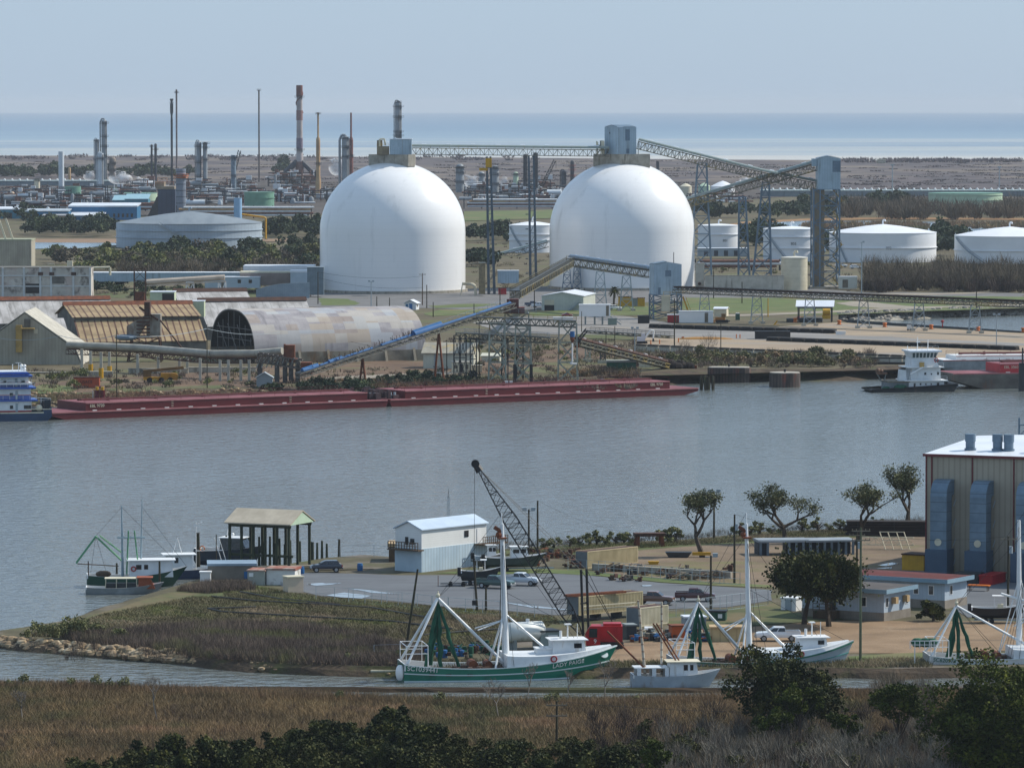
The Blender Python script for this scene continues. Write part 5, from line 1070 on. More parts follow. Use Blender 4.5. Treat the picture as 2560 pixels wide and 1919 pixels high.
# white office / garage building by the palm
o_=cham(1354,776);t=gshed('garage_building','white metal garage with open roller door beside the palm','garage',o_,R_(-10),14.5,26,4.9,6.2,mk('garage_wall','#c6c9bf','#b0b3a9',rough=.5,amt=.5,rib=('X',1.2,.12,.1)),ROOFW,along='y',ov=.3,open_=(('roller_door','f',1,4.4,1.9,3.7,CREAM),('opening','f',1,4.4,0,1.9,BLACK)))
mb=MB();mb.prism([(9.2,0),(9.9,0),(13.6,2.9),(12.9,2.9)],'y',-1.6,-.4);mb.bx(12.8,14.4,-1.6,-.4,2.75,2.9);mb.rail([(9.4,-1.6,0),(13.2,-1.6,2.9),(14.4,-1.6,2.9)],1,.05,1.2);mb.build('outside_stair',GALV,t)
t,w_,H=boxt('control_cabin','white cabin raised on legs above the grey yard','cabin',1448,1526,761,791,GY(812),4,WHITE,ROOFW,z0=P(0,791,GY(812)).z,extra=(('door',.86,.95,.05,.9,GREYW),))
mb=MB();[mb.bx(x-.25,x+.25,y,y+.5,-t.location.z,-.004)for x in(-w_*.3,0,w_*.25)for y in(.3,3)];mb.build('leg',STEEL,t)
mb=MB();mb.tube((w_*.5,1,0),(w_*.85,1,-t.location.z),.25,n=4);mb.tube((w_*.5,1,1),(w_*.85,1,1-t.location.z),.08,n=4);mb.build('stair',GALV,t)
boxt('transformer_box','grey-green transformer box under the raised cabin','box',1520,1542,795,812,GY(813),2,mk('transformer','#76867c','#5f6e65',amt=.6),STEEL)
boxt('flat_trailer','pale flat trailer parked behind the dock gallery','trailer',1383,1432,793,804,GY(806),3,WHITE,ROOFW)
for a,b,yt,yb,m_,lab in((1669,1698,786,806,REDP,'red site container beside the long white one'),(1698,1783,777,807,WHITE,'long white site trailer on the yard beneath the belt')):
 t,w_,H=boxt('site_container',lab,'container',a,b,yt,yb,GY(yb+1),3,m_,ROOFW,extra=(('door',.75,.85,.05,.85,GREYW),));mb=MB();[mb.bx(x-.3,x+.3,.5,1,-.0,.3)for x in(-w_*.4,w_*.4)];mb.build('skid',DARKST,t)
gshed('pump_shed','small cream shed with white roof at the lawn edge','shed',cham(1785,791),R_(-12),4.2,4,2.5,3.0,CREAM,ROOFW,along='x')
for a,b,yt,yb,mt,lab in((1546,1580,741,765,YEL,'ochre roll-off bin nearest the palm'),(1581,1594,745,765,STEEL,'grey bin between two ochre bins'),(1594,1612,744,765,YEL,'ochre bin farther from the palm')):
 t,w_,H=boxt('waste_bin',lab,'bin',a,b,yt,yb,GY(yb+2),3,mt,RUSTD);mb=MB();[mb.bx(x-.1,x+.1,-.14,-.01,0,H)for x in(-w_*.3,0,w_*.3)];mb.build('rib',mt,t)
boxt('skip','black skip standing on the grey yard near the blue-grey tower','skip',1595,1624,789,808,GY(809),3,BLACK,BLACK)
boxt('box_trailer','long white box trailer in front of the concrete wall','trailer',1812,1900,693,720,GY(726),3,mk('trailer_white','#d4dad8','#bfc5c3',rough=.4,amt=.5),ROOFW,z0=.6)
t,w_,H=boxt('concrete_wall','long grey concrete wall running right from the second dome','wall',1762,1960,688,724,GY(727),1.2,CONCL,CONC);boxt('concrete_wall','tall concrete pillar block touching the second dome','wall',1739,1761,658,722,GY(726)+2,3,CONCL,CONC)
t=thing('culvert_pipe','rusty pipe mouth in the concrete wall beside the dome','pipe',P(1749,709,GY(726)+.5));mb=MB();mb.tube((0,-.6,0),(0,1.4,0),.6,n=12);mb.build('pipe',RUST,t);mb=MB();mb.tube((0,-.63,0),(0,-.61,0),.5,n=12);mb.build('mouth',BLACK,t)
t,w_,H=boxt('switch_shed','white open-fronted shed at the foot of the transfer tower','shed',2097,2143,691,722,GY(724),3.5,mk('shed_white','#cfd0c4','#b8b9ad',amt=.5),ROOFW,extra=(('opening',.2,.5,.1,.75,GREYW),))
boxt('pump_house','grey low pump house with bay openings below the white tank','building',1745,1870,620,641,GY(648),8,mk('pump_grey','#9ba7ae','#838f96',amt=.5),ROOFW,extra=tuple(('bay',.12+.2*k,.2+.2*k,.05,.7,REFD)for k in range(4)))
t=thing('fuel_vessel','dark round vessel between the transfer tower legs','vessel',P(2056,626,GY(660)));mb=MB();mb.sm=True;mb.ball((0,0,0),1.6,12,8);mb.build('tank',BLUEST,t);mb=MB();mb.bx(-.8,.8,-.8,.8,-4.5,-1.4);mb.build('stand',STEEL,t)
# dome blower pipes
t=thing('blower_pipe','cream bent blower pipe and round fan at the foot of the first dome','pipe',(G(1180,738).x,G(1180,738).y,0));mb=MB();mb.sm=True;mb.path([(-3.5,1.5,4.2),(0,0,4.2),(1.2,-.4,3.4),(1.4,-.5,0)],.55,8);mb.build('pipe',CREAM,t);mb=MB();mb.tube((2.8,1,2.6),(4.6,1,2.6),2.0,n=14);mb.build('fan_housing',STEEL,t);mb=MB();mb.tube((-4.2,0,0),(-3.4,0,4.8),.2);mb.tube((-3.4,0,4.6),(0,0,4.6),.15);mb.build('prop',CREAM,t)
t,w_,H=boxt('machine_house','grey gabled machine house at the foot of the dark pylon','building',1244,1297,676,708,GY(735),5,BLUEGREY,ROOFW);boxt('red_cabinet','red cabinet beside the foot of the yellow-topped pylon','cabinet',1246,1266,719,736,GY(738),2,REDP,RUSTD)
boxt('machine_house','tan machinery stack with a white tank at the pylon foot','machinery',1197,1213,656,735,GY(740),3,mk('machine_tan','#8d7d5c','#675b45',amt=.9,scale=(.8,.8,.8)),STEEL)
# --- poles and wires ---
def pole(label,px,yb,yt,r=.15,mat=PILE,arms=0,lamp=0,z=0.0,tilt=0,name='utility_pole',group=None,trans=0):
 o=G(px,yb,z);H=hz(yt,o.y)-z;t=thing(name,label,'pole',o,group=group);tp=Vector((tilt,0,H));mb=MB();mb.tube((0,0,0),tp,r,r*.7,n=7);mb.build('pole',mat,t)
 for k in range(arms):mb=MB();z_=H-.5-1.2*k;mb.bx(tilt-1.2,tilt+1.2,-.22,-.1,z_,z_+.14);[mb.tube((tilt+x,-.16,z_+.14),(tilt+x,-.16,z_+.35),.05,n=5)for x in(-1.1,-.6,.6,1.1)];mb.build('crossarm',GREYW,t)
 if lamp:mb=MB();[mb.bx(tilt+x-.35,tilt+x+.35,-.5,.1,H-.2,H+.35)for x in((-.7,.7)if lamp>1 else(.6,))];mb.bx(tilt-.8,tilt+.8,-.05,.05,H-.25,H-.15);mb.build('floodlight',GALV,t)
 if trans:mb=MB();mb.tube((tilt*.9+.35,-.2,H-2.4),(tilt*.9+.35,-.2,H-1.4),.28,n=8);mb.build('transformer',GALV,t)
 return o,Vector((o.x+tp.x,o.y,z+H))
PL={}
for k,(lab,px,yb,yt,ar,la)in enumerate((('bare pole standing before the orange container',292,1005,822,0,0),('bare pole in front of the black vault opening',518,970,811,0,0),('short pole rising from the rusty hopper head',726,876,805,0,0),('twin floodlight pole before the first dome',928,768,703,0,2),
  ('tall pole with transformer before the first dome lit side',1056,763,683,1,0),('shorter pole right of the transformer pole',1067,770,712,0,0),('thin post left of the shade of the first dome',795,760,680,0,0),('pole at the lawn left of the white booth',974,768,744,0,0),('short post before the first dome',942,768,741,0,0),('leaning post by the gravel apron',745,738,722,0,0),
  ('dark pole in front of the cream gable building',1117,946,856,0,0),('dark pole right of the cream gable building',1198,946,810,0,0),('brown pole behind the dock lattice',1083,792,755,0,0),('brown pole by the conveyor junction',1250,775,720,0,0),('pole on the lawn beside the blue conveyor',1185,800,759,0,0),('pole right of the junction on the yard',1454,830,778,0,0),('tall pole beside the ramp conveyor foot',1537,900,815,0,0),('floodlight pole above the green shelter',1587,912,820,0,2),
  ('dark pole on the wharf verge',1686,870,745,0,0),('pole by the sheet-piled corner',1802,888,805,0,0),('pole in the yard behind the white excavator',1515,868,823,0,0),('very tall wooden pole before the bare thicket',2154,745,605,0,1),('thin pole crossing the black belt',2441,770,705,0,0),('cluster floodlight pole on the tan wharf',2491,871,786,0,2),('short grey post behind the towboat',2400,915,884,0,0),('slim lamp post beside the blue-grey tower',1679,760,672,0,1),('thin dark post on the lawn',1855,758,704,0,0),('dark post before the concrete wall',1784,746,676,0,0),('white post by the parked white trucks',1336,776,722,0,0))):
 PL[px]=pole(lab,px,yb,yt,.2 if yt<760 else .15,PILE if la==0 and ar==0 else(BROWNW if ar else GALV),ar,la)[1]
def wire(label,pts,sag=1.0,r=.05,name='power_line',mat=WIRE):
 mb=MB();P3=[Vector(p)for p in pts]
 for a,b in zip(P3,P3[1:]):
  q=[a.lerp(b,i/8)-Vector((0,0,sag*4*(i/8)*(1-i/8)))for i in range(9)];mb.path(q,r,4)
 return solo(name,mb,mat,label,'wire')
wire('sagging wires strung across the face of the first dome',[PL[795],PL[1056]-Vector((0,0,1))],1.4);wire('lower wire strung across the face of the first dome',[PL[795]-Vector((0,0,2)),PL[1056]-Vector((0,0,5))],1.6)
wire('pale wire crossing in front of the tan shed and vault opening',[P(-20,842,1280),P(150,839,1275),PL[292]+Vector((0,0,-1.5)),PL[518]+Vector((0,0,-1.0)),P(700,830,1290)],1.0,.07,mat=GALV);wire('thin wire from the rusty hopper head to the vault roof',[PL[726],P(1000,880,1300)],.8,.04)
# --- covered tube conveyor on posts in front of the sheds ---
TUBE=mk('tube_cover','#a7a294','#88847a',rough=.6,scale=(.4,.4,.4),amt=.8)
t=thing('tube_conveyor','grey covered tube conveyor on concrete posts before the sheds','conveyor',(P(168,865,1300).x,1300,0));o=t.location;pts=[P(168,862,1300)-o,P(275,866,1296)-o,P(362,870,1290)-o,P(530,884,1262)-o,P(640,883,1255)-o,P(706,877,1252)-o]
mb=MB();mb.sm=True;mb.path(pts,.95,10);mb.build('cover',TUBE,t);mb=MB()
for a,b in zip(pts,pts[1:]):mb.truss(a-Vector((0,0,2.4)),b-Vector((0,0,2.4)),1.6,1.3,max(3,int((b-a).length/2)),.14)
mb.build('truss',RUSTD,t)
for px,y0,yb in((200,872,930),(222,878,935),(248,880,945),(269,880,940),(340,885,935),(392,892,935),(445,894,935),(465,892,925),(497,896,962),(547,900,955),(568,900,955),(599,900,975),(620,900,970)):
 Y=min(1300,max(1250,GY(yb)));mb=MB();x=hx(px,Y)-o.x;mb.bx(x-.35,x+.35,Y-o.y,Y-o.y+.7,0,hz(y0,Y));mb.build('post',CONCL,t)
 if px in(222,248,269):mb=MB();mb.tube((x,Y-o.y+.35,0),(x,Y-o.y+.35,2.6),.62,n=10);mb.build('post_sleeve',YEL,t)
t=thing('transfer_house','rust-streaked grey transfer house with chutes climbing the tan roof','transfer house',(P(355,870,1345).x,1345,0));q=lambda p:hx(p,1345)-t.location.x;zz=lambda p:hz(p,1345)
mb=MB();mb.prism([(q(313),zz(845)),(q(340),zz(845)),(q(375),zz(788)),(q(365),zz(784)),(q(313),zz(815))],'y',0,4);mb.bx(q(362),q(397),1,6,zz(840),zz(786));mb.build('wall',mk('house_grey','#9a978c','#77746a',amt=.9,streak=('#6b4a36',(.4,.4,.15),.5,.65)),t)
mb=MB();[mb.bx(q(338),q(372),-.6,-.05,zz(842-9*k),zz(838-9*k))for k in range(6)];mb.bx(q(358),q(372),-1,3,zz(790),zz(755));mb.tube((q(345),0,zz(768)),(q(392),0,zz(800)),.4,n=4);mb.build('chute',RUSTD,t)
mb=MB();mb.tower([(q(315),-1,0),(q(400),-1,0),(q(400),5,0),(q(315),5,0)],[(q(325),-1,zz(845)),(q(395),-1,zz(845)),(q(395),5,zz(845)),(q(325),5,zz(845))],2,.25,.15);mb.tube((q(397),0,zz(800)),(q(455),-2,zz(872)),.25,n=4);mb.build('frame',RUSTD,t);mb=MB();mb.ball((q(312),-1,zz(843)),2.6,10,6,(1.2,.8,.35));mb.build('cowl',BLUEST,t)
# rusty hopper head where the blue conveyor starts
Yc=1243;t=thing('hopper_tower','rusty hopper tower where the tube conveyor meets the blue conveyor','hopper',(hx(700,Yc),Yc,0));q=lambda p:hx(p,Yc)-t.location.x;zz=lambda p:hz(p,Yc)
mb=MB();mb.truss((q(640),0,zz(903)),(q(750),0,zz(921)),5,2.2,9,.22);mb.build('deck_truss',mk('rust_grey','#6b6259','#4c453e',amt=.9),t)
mb=MB();[mb.bx(q(p)-.5,q(p)+.5,y,y+.9,-2.0,zz(905))for p in(647,690,710,725,742)for y in(-2,2)];mb.build('leg',mk('leg_grey','#565350','#3b3937',amt=.9),t)
mb=MB();mb.bx(q(707),q(712),-1,1,zz(905),zz(860));mb.bx(q(712),q(735),-1.5,2,zz(895),zz(862));mb.bx(q(716),q(742),-1.5,2,zz(905),zz(896));mb.bx(q(750),q(778),-2,2,zz(935),zz(905));mb.build('hopper',RUST,t)
mb=MB();[mb.tube((q(640+12*k),-2.2,zz(918)),(q(650+12*k),-2.2,zz(893)),.18,n=4)for k in range(9)];mb.build('brace',STEEL,t)
mb=MB();mb.bx(q(700),q(752),-6,-3,-3,-1.0);mb.bx(q(640),q(700),-6,-3,-2.6,-1.6);mb.build('footing',CONCL,t)
gshed('dock_hut','small grey gabled hut under the end of the tube conveyor','hut',(G(642,967).x,G(642,967).y-2,0),0,4.0,3,2.4,3.6,mk('hut_grey','#8f9598','#73797c'),mk('hut_roof','#9ba3a8','#848c91'),along='y')
# --- blue inclined conveyor ---
A,B=P(747,944,1222),P(1284,768,1262);t=thing('inclined_conveyor','long inclined conveyor with blue belt covers rising over the bank','conveyor',A);q0=B-A;d=q0.normalized();u=d.cross(Vector((0,0,1))).normalized();up=u.cross(d)
mb=MB();mb.truss((0,0,0),q0,2.6,1.1,40,.17,rb=.1);mb.build('truss',mk('conveyor_grey','#8b8679','#67635a',amt=.9,scale=(.6,.6,.6)),t)
mb=MB();a=up*1.15;mb.add([a-u*1.3,a+u*1.3,q0+a+u*1.3,q0+a-u*1.3,a-u*1.3+up*.15,a+u*1.3+up*.15,q0+a+u*1.3+up*.15,q0+a-u*1.3+up*.15],[(0,1,2,3),(7,6,5,4),(0,4,5,1),(1,5,6,2),(2,6,7,3),(3,7,4,0)]);mb.build('walkway',DARKST,t)
rg=random.Random(4);n=60
def cov(f0,f1,rr,nm='belt_cover',mt=BLUEC):
 mb=MB();mb.sm=True;ring=lambda f:[q0*f+up*1.3+u*rr*math.cos(v)+up*rr*math.sin(v)for v in[math.pi*i/8 for i in range(9)]];mb.loft([ring(f0),ring(f1)],close=False);mb.build(nm,mt,t,smooth=60)
cov(.53,.66,1.15);cov(.54,.99,.42);cov(.02,.09,.8);cov(.14,.2,.65);cov(.10,.34,.36);cov(.38,.53,.45)
mb=MB();mb.sm=True
for k in range(70):
 f=rg.uniform(.06,.55);c=q0*f+up*1.5+u*rg.uniform(-1,1);mb.tube(c,c+up*rg.uniform(.4,1.3)+d*rg.uniform(-.5,.5),.07,n=3)
mb.build('idler_bracket',RUSTD,t)
mb=MB();s0=up*1.3-u*1.3;mb.tube(s0+up*1.0+q0*.5,s0+up*1.0+q0,.05,n=4);[mb.tube(s0+q0*(.5+.5*k/24),s0+q0*(.5+.5*k/24)+up,.05,n=4)for k in range(25)];mb.build('handrail',GALV,t)
for px,yt,l0,l1,lab in((903,901,(894,978),(913,986),'rusty splayed leg pair under the low half of the blue conveyor'),(1093,843,(1081,968),(1107,977),'tall rusty splayed leg pair under the high half of the blue conveyor')):
 f=(px-747)/(1284-747);c=A+q0*f;t2=thing('trestle',lab,'trestle',(c.x,c.y,-1.8));zt=c.z+1.8-.1;k=mpp(c.y)
 for e in(l0,l1):mb=MB();mb.tube((0,0,zt),((e[0]-px)*k,-1.5 if e is l1 else 1.5,.8),.28,n=6);mb.build('leg',RUST,t2);mb=MB();mb.bx((e[0]-px)*k-.6,(e[0]-px)*k+.6,(-1.5 if e is l1 else 1.5)-.6,(-1.5 if e is l1 else 1.5)+.6,-.6,1.2);mb.build('footing',CONCL,t2)
# junction tower
Yj=1266;t=thing('junction_tower','rust and grey junction tower at the top of the blue conveyor','tower',(hx(1292,Yj),Yj,0));z=hz(782,Yj);mb=MB();mb.tower([(-4,-3,0),(4,-3,0),(4,4,0),(-4,4,0)],[(-3,-2.5,z),(3,-2.5,z),(3,3,z),(-3,3,z)],4,.25,.14);mb.build('frame',STEEL,t)
mb=MB();mb.bx(-3.5,2,-3,3,z,z+1.5);mb.bx(-2.6,.5,-2,2,z+1.5,z+3.6);mb.build('machinery',mk('junction_rust','#6b3b33','#4a2a26',amt=.8),t);mb=MB();mb.rail([(-4,-3.2,z),(5,-3.2,z)],1.1,.06);mb.build('handrail',GALV,t)
# far gallery over the garage to the blue-grey house
J,K,Hh=P(1287,746,1282),P(1427,664,1690),P(1628,694,1628);BLCOV=mk('slate_blue_cover','#71879a','#5b7184',rough=.4,amt=.6)
gallery('conveyor_gallery','yellow-sided gallery climbing from the junction to the crest before the dome',J,K,w=2.6,h=1.9,n=60,cover=False,railm=mk('rail_dark','#5f573a','#443f2e',amt=.9))
gallery('conveyor_gallery','slate-blue covered gallery sloping down from the crest to the blue-grey house',K,Hh,w=3.4,h=2.4,n=22,coverm=BLCOV)
for i,(px,yb,yt,w0,w1,lab)in enumerate(((1418,726,668,3.6,2.0,'lattice bent behind the garage, the closer to the climbing gallery'),(1443,726,664,3.6,2.0,'lattice bent behind the garage under the crest'),(1501,766,679,4.6,2.6,'lattice bent behind the raised white cabin'),(1567,777,690,4.6,2.6,'lattice bent between the palm and the blue-grey house'))):Y=GY(yb);support(lab,px,yb,Y,hz(yt,Y),w0,w1,dep=3,n=3,r=.22,group='bents under the slate-blue gallery',mat=GALV if i>1 else BLUEST)
Yh3=1612;t=thing('transfer_house','blue-grey gabled transfer house on a steel frame above the yard','transfer house',(hx(1666,Yh3),Yh3,0));q=lambda p:hx(p,Yh3)-t.location.x;zz=lambda p:hz(p,Yh3);z0,z1,zp=zz(737),zz(661),zz(655)
c0,c1,c2=q(1626),q(1640),q(1706);A_,B_,C_=Vector((c0,7,0)),Vector((c1-.6,0,0)),Vector((c2,2.6,0));D_=A_+C_-B_;U0,U1=Vector((0,0,z0)),Vector((0,0,z1));m1=(B_+C_)/2+Vector((0,0,zp));m2=(A_+D_)/2+Vector((0,0,zp))
mb=MB();mb.add([A_+U0,B_+U0,B_+U1,A_+U1,C_+U0,C_+U1,m1,D_+U0,D_+U1,m2],[(0,1,2,3),(1,4,5,6,2),(4,7,8,5),(7,0,3,9,8),(0,7,4,1)]);mb.build('wall',BLUEGREY,t)
mb=MB();e=Vector((0,0,.18));mb.add([A_+U1+e,B_+U1+e,m1+e,m2+e,C_+U1+e,D_+U1+e],[(0,1,2,3),(3,2,4,5)]);mb.build('roof',BLUEST,t)
u=(C_-B_).normalized();n_=Vector((u.y,-u.x,0));panel(t,'door',B_,u,n_,1.5,2.4,z0+.2,z0+2.4,BLUEST);panel(t,'louvre',B_,u,n_,4.0,6.0,z0+6,z0+8,BLUEST)
mb=MB();mb.tower([B_,C_,D_,A_],[B_+U0,C_+U0,D_+U0,A_+U0],3,.3,.18);mb.build('frame',BLUEST,t);mb=MB();mb.bx(q(1655),q(1676),-1,3,zz(778),zz(738));mb.build('chute',CREAM,t);mb=MB();mb.tube((q(1709),1,zz(742)),(q(1722),1,zz(778)),.4,n=4);mb.tube((q(1716),1,zz(742)),(q(1729),1,zz(778)),.12,n=4);mb.rail([(q(1660),-1,z0),(q(1725),-1,z0)],1.1,.07,2);mb.build('stair',YEL,t);mb=MB();mb.tube((q(1686),2,zp-.5),(q(1686),2,zz(631)),.12);mb.build('mast',DARKST,t)
# long level black belt
L0,L1=Vector((hx(1690,1608),1608,8.9)),Vector((hx(2640,1490),1490,8.6))
gallery('belt_conveyor','long level black belt conveyor with yellow rail along the wharf',L0,L1,w=2.6,h=1.1,n=64,cover=False,belt=True,railm=DARKST)
for px,yb in((1763,802),(1894,811),(2027,814),(2162,822),(2301,828),(2442,835)):
 f=(px-1690)/950;Y=1608-118*f-2
 support({1763:'lattice bent of the black belt behind the white site trailer',1894:'lattice bent of the black belt beside the bulldozer',2027:'lattice bent of the black belt in front of the shelter',2162:'lattice bent of the black belt just right of the shelter',2301:'lattice bent of the black belt beside the white cart',2442:'lattice bent of the black belt near the cluster floodlight'}[px],px,yb,Y,8.7,3.9,2.6,dep=1.6,n=3,r=.16,group='bents of the black belt conveyor',mat=GALV)
# --- dock lattice ---
DKS=mk('dock_steel','#a2a89a','#7c8276',rough=.6,scale=(.6,.6,.6),amt=.8,streak=('#8a6a42',(.6,.6,.3),.55,.7))
Yd=1247
for lab,a,b,yb,yt,dd in(('pale lattice loading tower with black lower legs',1287,1328,938,815,5),('pale lattice loading tower left of the black-legged one',1222,1264,940,806,6),('pale lattice loading tower carrying the blue hopper',1396,1444,950,806,5)):
 t=thing('loading_tower',lab,'lattice tower',(hx((a+b)/2,Yd),Yd,0));w_=(b-a)*mpp(Yd)/2;z=hz(yt,Yd);mb=MB();mb.tower([(-w_*1.05,-dd/2,0),(w_*1.05,-dd/2,0),(w_,dd/2,0),(-w_,dd/2,0)],[(-w_*.9,-dd/2,z),(w_*.9,-dd/2,z),(w_*.9,dd/2,z),(-w_*.9,dd/2,z)],3,.26,.15);mb.build('lattice',DKS,t)
 if 'black' in lab and 'left' not in lab:mb=MB();[mb.bx(x-.4,x+.4,-dd/2-.4,-dd/2+.4,-3,4.6)for x in(-w_,w_)];mb.build('lower_leg',BLACK,t)
 else:mb=MB();[mb.bx(x-.4,x+.4,y-.4,y+.4,-1,.6)for x in(-w_,w_)for y in(-dd/2,dd/2)];mb.build('footing',CONCL,t)
t=gallery('dock_gallery','rust-stained gallery with yellowed rail on top of the loading towers',P(1190,808,Yd),P(1440,818,Yd),w=4,h=1.6,n=22,cover=False,railm=OCHRE)
gallery('dock_gallery','lower grey dock gallery behind the loading towers',P(1150,846,1265),P(1385,858,1240),w=3,h=1.4,n=20,cover=False,railm=GALV);gallery('ramp_conveyor','dark ramp conveyor descending right to the black mound',P(1440,862,1258),P(1668,920,1310),w=2.4,h=1.0,n=24,cover=True,railm=RUSTD,coverm=RUSTD)
gallery('dock_gallery','flat dark gallery along the quay behind the floodlight pole',P(1470,832,1480),P(1680,845,1460),w=2,h=.6,n=10,cover=False,railm=DARKST)
for lab,px,yb,yt in(('pale post under the ramp conveyor',1470,905,868),('dark post pair under the ramp conveyor',1508,908,876)):support(lab,px,yb,GY(yb),hz(yt,GY(yb)),1.4,1.2,dep=1.5,n=2,r=.2,mat=DKS if 'pale' in lab else DARKST)
for px,yb,yt in((1142,900,838),(1157,900,838),(1183,900,845),(1262,905,845),(1300,905,850)):support('grey steel leg of the lower dock gallery',px,yb,1255,hz(yt,1255),1.6,1.6,dep=2,n=2,r=.2,mat=DARKST,group='legs of the lower dock gallery',feet=False)
t=thing('loading_spout','blue hopper drum with white drop pipe on the loading tower','hopper',(hx(1431,Yd),Yd-3.2,0));zz=lambda p:hz(p,Yd-3);mb=MB();mb.tube((0,0,zz(842)),(0,0,zz(828)),.62,n=12);mb.build('drum',BLUEC,t);mb=MB();mb.path([(0,0,zz(854)),(0,0,zz(904)),(-.6,0,zz(909)),(1.2,0,zz(909))],.2,6);mb.build('drop_pipe',WHITE,t);mb=MB();mb.lathe((0,0,zz(857)),[(.2,0),(.55,.9),(.55,1.5)],10);mb.build('funnel',RUST,t)
t=thing('conveyor_boom','dark short boom jutting up beside the blue hopper','boom',P(1446,855,Yd));mb=MB();q=P(1470,826,Yd)-P(1446,855,Yd);mb.truss((0,0,0),q,1,.7,5,.2);mb.build('boom',BLACK,t);mb=MB();mb.bx(-1,.2,-.5,.5,-1.4,.2);mb.build('pivot',RUST,t)
Yk=1237;t=thing('dock_platform','weathered dock deck with pale piers beside the red barge','dock',(hx(1380,Yk),Yk,0));q=lambda p:hx(p,Yk)-t.location.x;mb=MB();mb.bx(q(1288),q(1400),0,4,-.6,0);mb.bx(q(1380),q(1615),4,9,-.8,-.1);mb.build('deck',mk('dock_deck','#6d756b','#525950',amt=.8),t);mb=MB();[mb.bx(q(a),q(b),.5,3,-3.5,-.61)for a,b in((1302,1308),(1328,1335))];mb.bx(q(1288),q(1338),-.5,3.2,-3.6,-2.2);mb.build('pier',CONCL,t);mb=MB();mb.rail([(q(1508),6,-.1),(q(1545),6,-.1),(q(1575),6,-.1)],1.1,.07,1.5);mb.build('handrail',YEL,t);mb=MB();[mb.bx(q(a),q(a)+.8,3.2,3.9,-3.6,-.61)for a in range(1340,1400,12)];mb.build('pile',PILE,t)
# ---------------- barges, towboats, dolphins, vehicles of the far bank ----------------
def barge(label,o,rz,L,bow_l,bow_r,ident,hullm=REDB,trunkm=REDB,deckm=REDD,free=1.7,th=1.8,clut=1,gap=(9,9),W=16.4,nx=None):
 t=thing('tank_barge',label,'barge',o,rz);mb=MB();mb.sm=False
 mb.prism([(bow_l,-1.0),(L-bow_r,-1.0),(L,free*.55),(L,free),(0,free),(0,free*.55)],'y',0,W);mb.build('hull',hullm,t)
 mb=MB();mb.bx(.3,L-.3,.25,W-.25,free+.004,free+.06);mb.build('deck',deckm,t)
 mb=MB();mb.bx(.0,L,-.12,-.004,free-.22,free+.05);mb.build('deck_edge',mk('edge_pink','#b07473','#8f5756',amt=.7),t)
 a,b=gap[0],L-gap[1];mb=MB();mb.bx(a,b,1.2,W-1.2,free+.06,free+.06+th);mb.build('trunk',trunkm,t);zt=free+.06+th
 mb=MB();mb.bx(a+.1,b-.1,1.3,W-1.3,zt+.004,zt+.05);mb.build('trunk_deck',deckm,t)
 mb=MB();mb.bx(a,b,1.1,1.196,zt-.16,zt+.06);mb.build('trunk_edge',mk('edge_pink','#c58d8c'),t)
 mb=MB();n=int((b-a)/6);rg=random.Random(int(L*7+o.x))
 mb.rail([(a,W-1.5,zt),(b,W-1.5,zt)],1.0,.05,3.5);mb.rail([(a,1.6,zt),(b,1.6,zt)],1.0,.035,6,False);mb.build('handrail',REDB,t)
 mb=MB()
 for k in range(n):
  x=a+(b-a)*(k+.5)/n
  if k%2:mb.tube((x,W/2,zt),(x,W/2,zt+.9),.35,n=8)
  mb.bx(x-.4,x+.4,W*.6,W*.6+.8,zt,zt+.5)
 mb.tube((a+2,W*.45,zt+.5),(b-2,W*.45,zt+.5),.2,n=6);mb.tube((a+2,W*.38,zt+.4),(b-2,W*.38,zt+.4),.15,n=6);mb.build('deck_piping',mk('pipe_darkred','#5e2022','#471a1b',amt=.8),t)
 mb=MB()
 for k in range(n):x=a+(b-a)*(k+.3)/n;mb.bx(x-.55,x+.55,.25,.55,free+.06,free+.3)
 mb.build('cleat',mk('cleat_white','#d9d2cd','#bdb6b1',amt=.5),t)
 for x in(a+(b-a)*.3,a+(b-a)*.72):mb=MB();[mb.bx(x-.3,x+.3,1.13,1.19,free+.3+.4*k,free+.38+.4*k)for k in range(4)];mb.build('ladder',CREAM,t)
 x=a+3 if ident[1]=='l' else b-4;me=text_mesh(ident[0],1.0);q=bpy.data.objects.new('lettering',me);COL.objects.link(q);me.materials.append(CREAM);q.parent=t;q.location=(x,1.17,free+th*.65);q.rotation_euler=(R_(90),0,0)
 if clut:
  mb=MB();x0,x1=(b+1,L-1)if clut==1 else(1,a-1)
  for k in range(16):x=rg.uniform(x0,x1);y=rg.uniform(2,W-3);s_=rg.uniform(.3,.9);mb.bx(x-s_,x+s_,y-s_,y+s_,free+.06,free+rg.uniform(.6,2.6))
  mb.build('deck_machinery',mk('machinery_dark','#4a3334','#30262a',amt=.9),t)
  mb=MB();[mb.tube((x0+(x1-x0)*f,3,free),(x0+(x1-x0)*f,3,free+1.6),.3,n=8)for f in(.3,.7)];mb.build('winch',GALV,t)
 return t
B0=G(130,1050,WZ);B1=G(1746,986,WZ);bz=math.atan2(B1.y-B0.y,B1.x-B0.x);LT=(B1-B0).length;Lb=LT/2-.4;du=(B1-B0).normalized()
barge('dark red tank barge made fast to the blue-striped towboat',B0,bz,Lb,7,.8,('EBL 9720','l'),clut=1,gap=(9.5,5))
barge('dark red tank barge whose raked bow points at the timber dolphin',B0+du*(LT/2+.4),bz,Lb,.8,9,('EBL 9750','r'),clut=2,gap=(5,8))
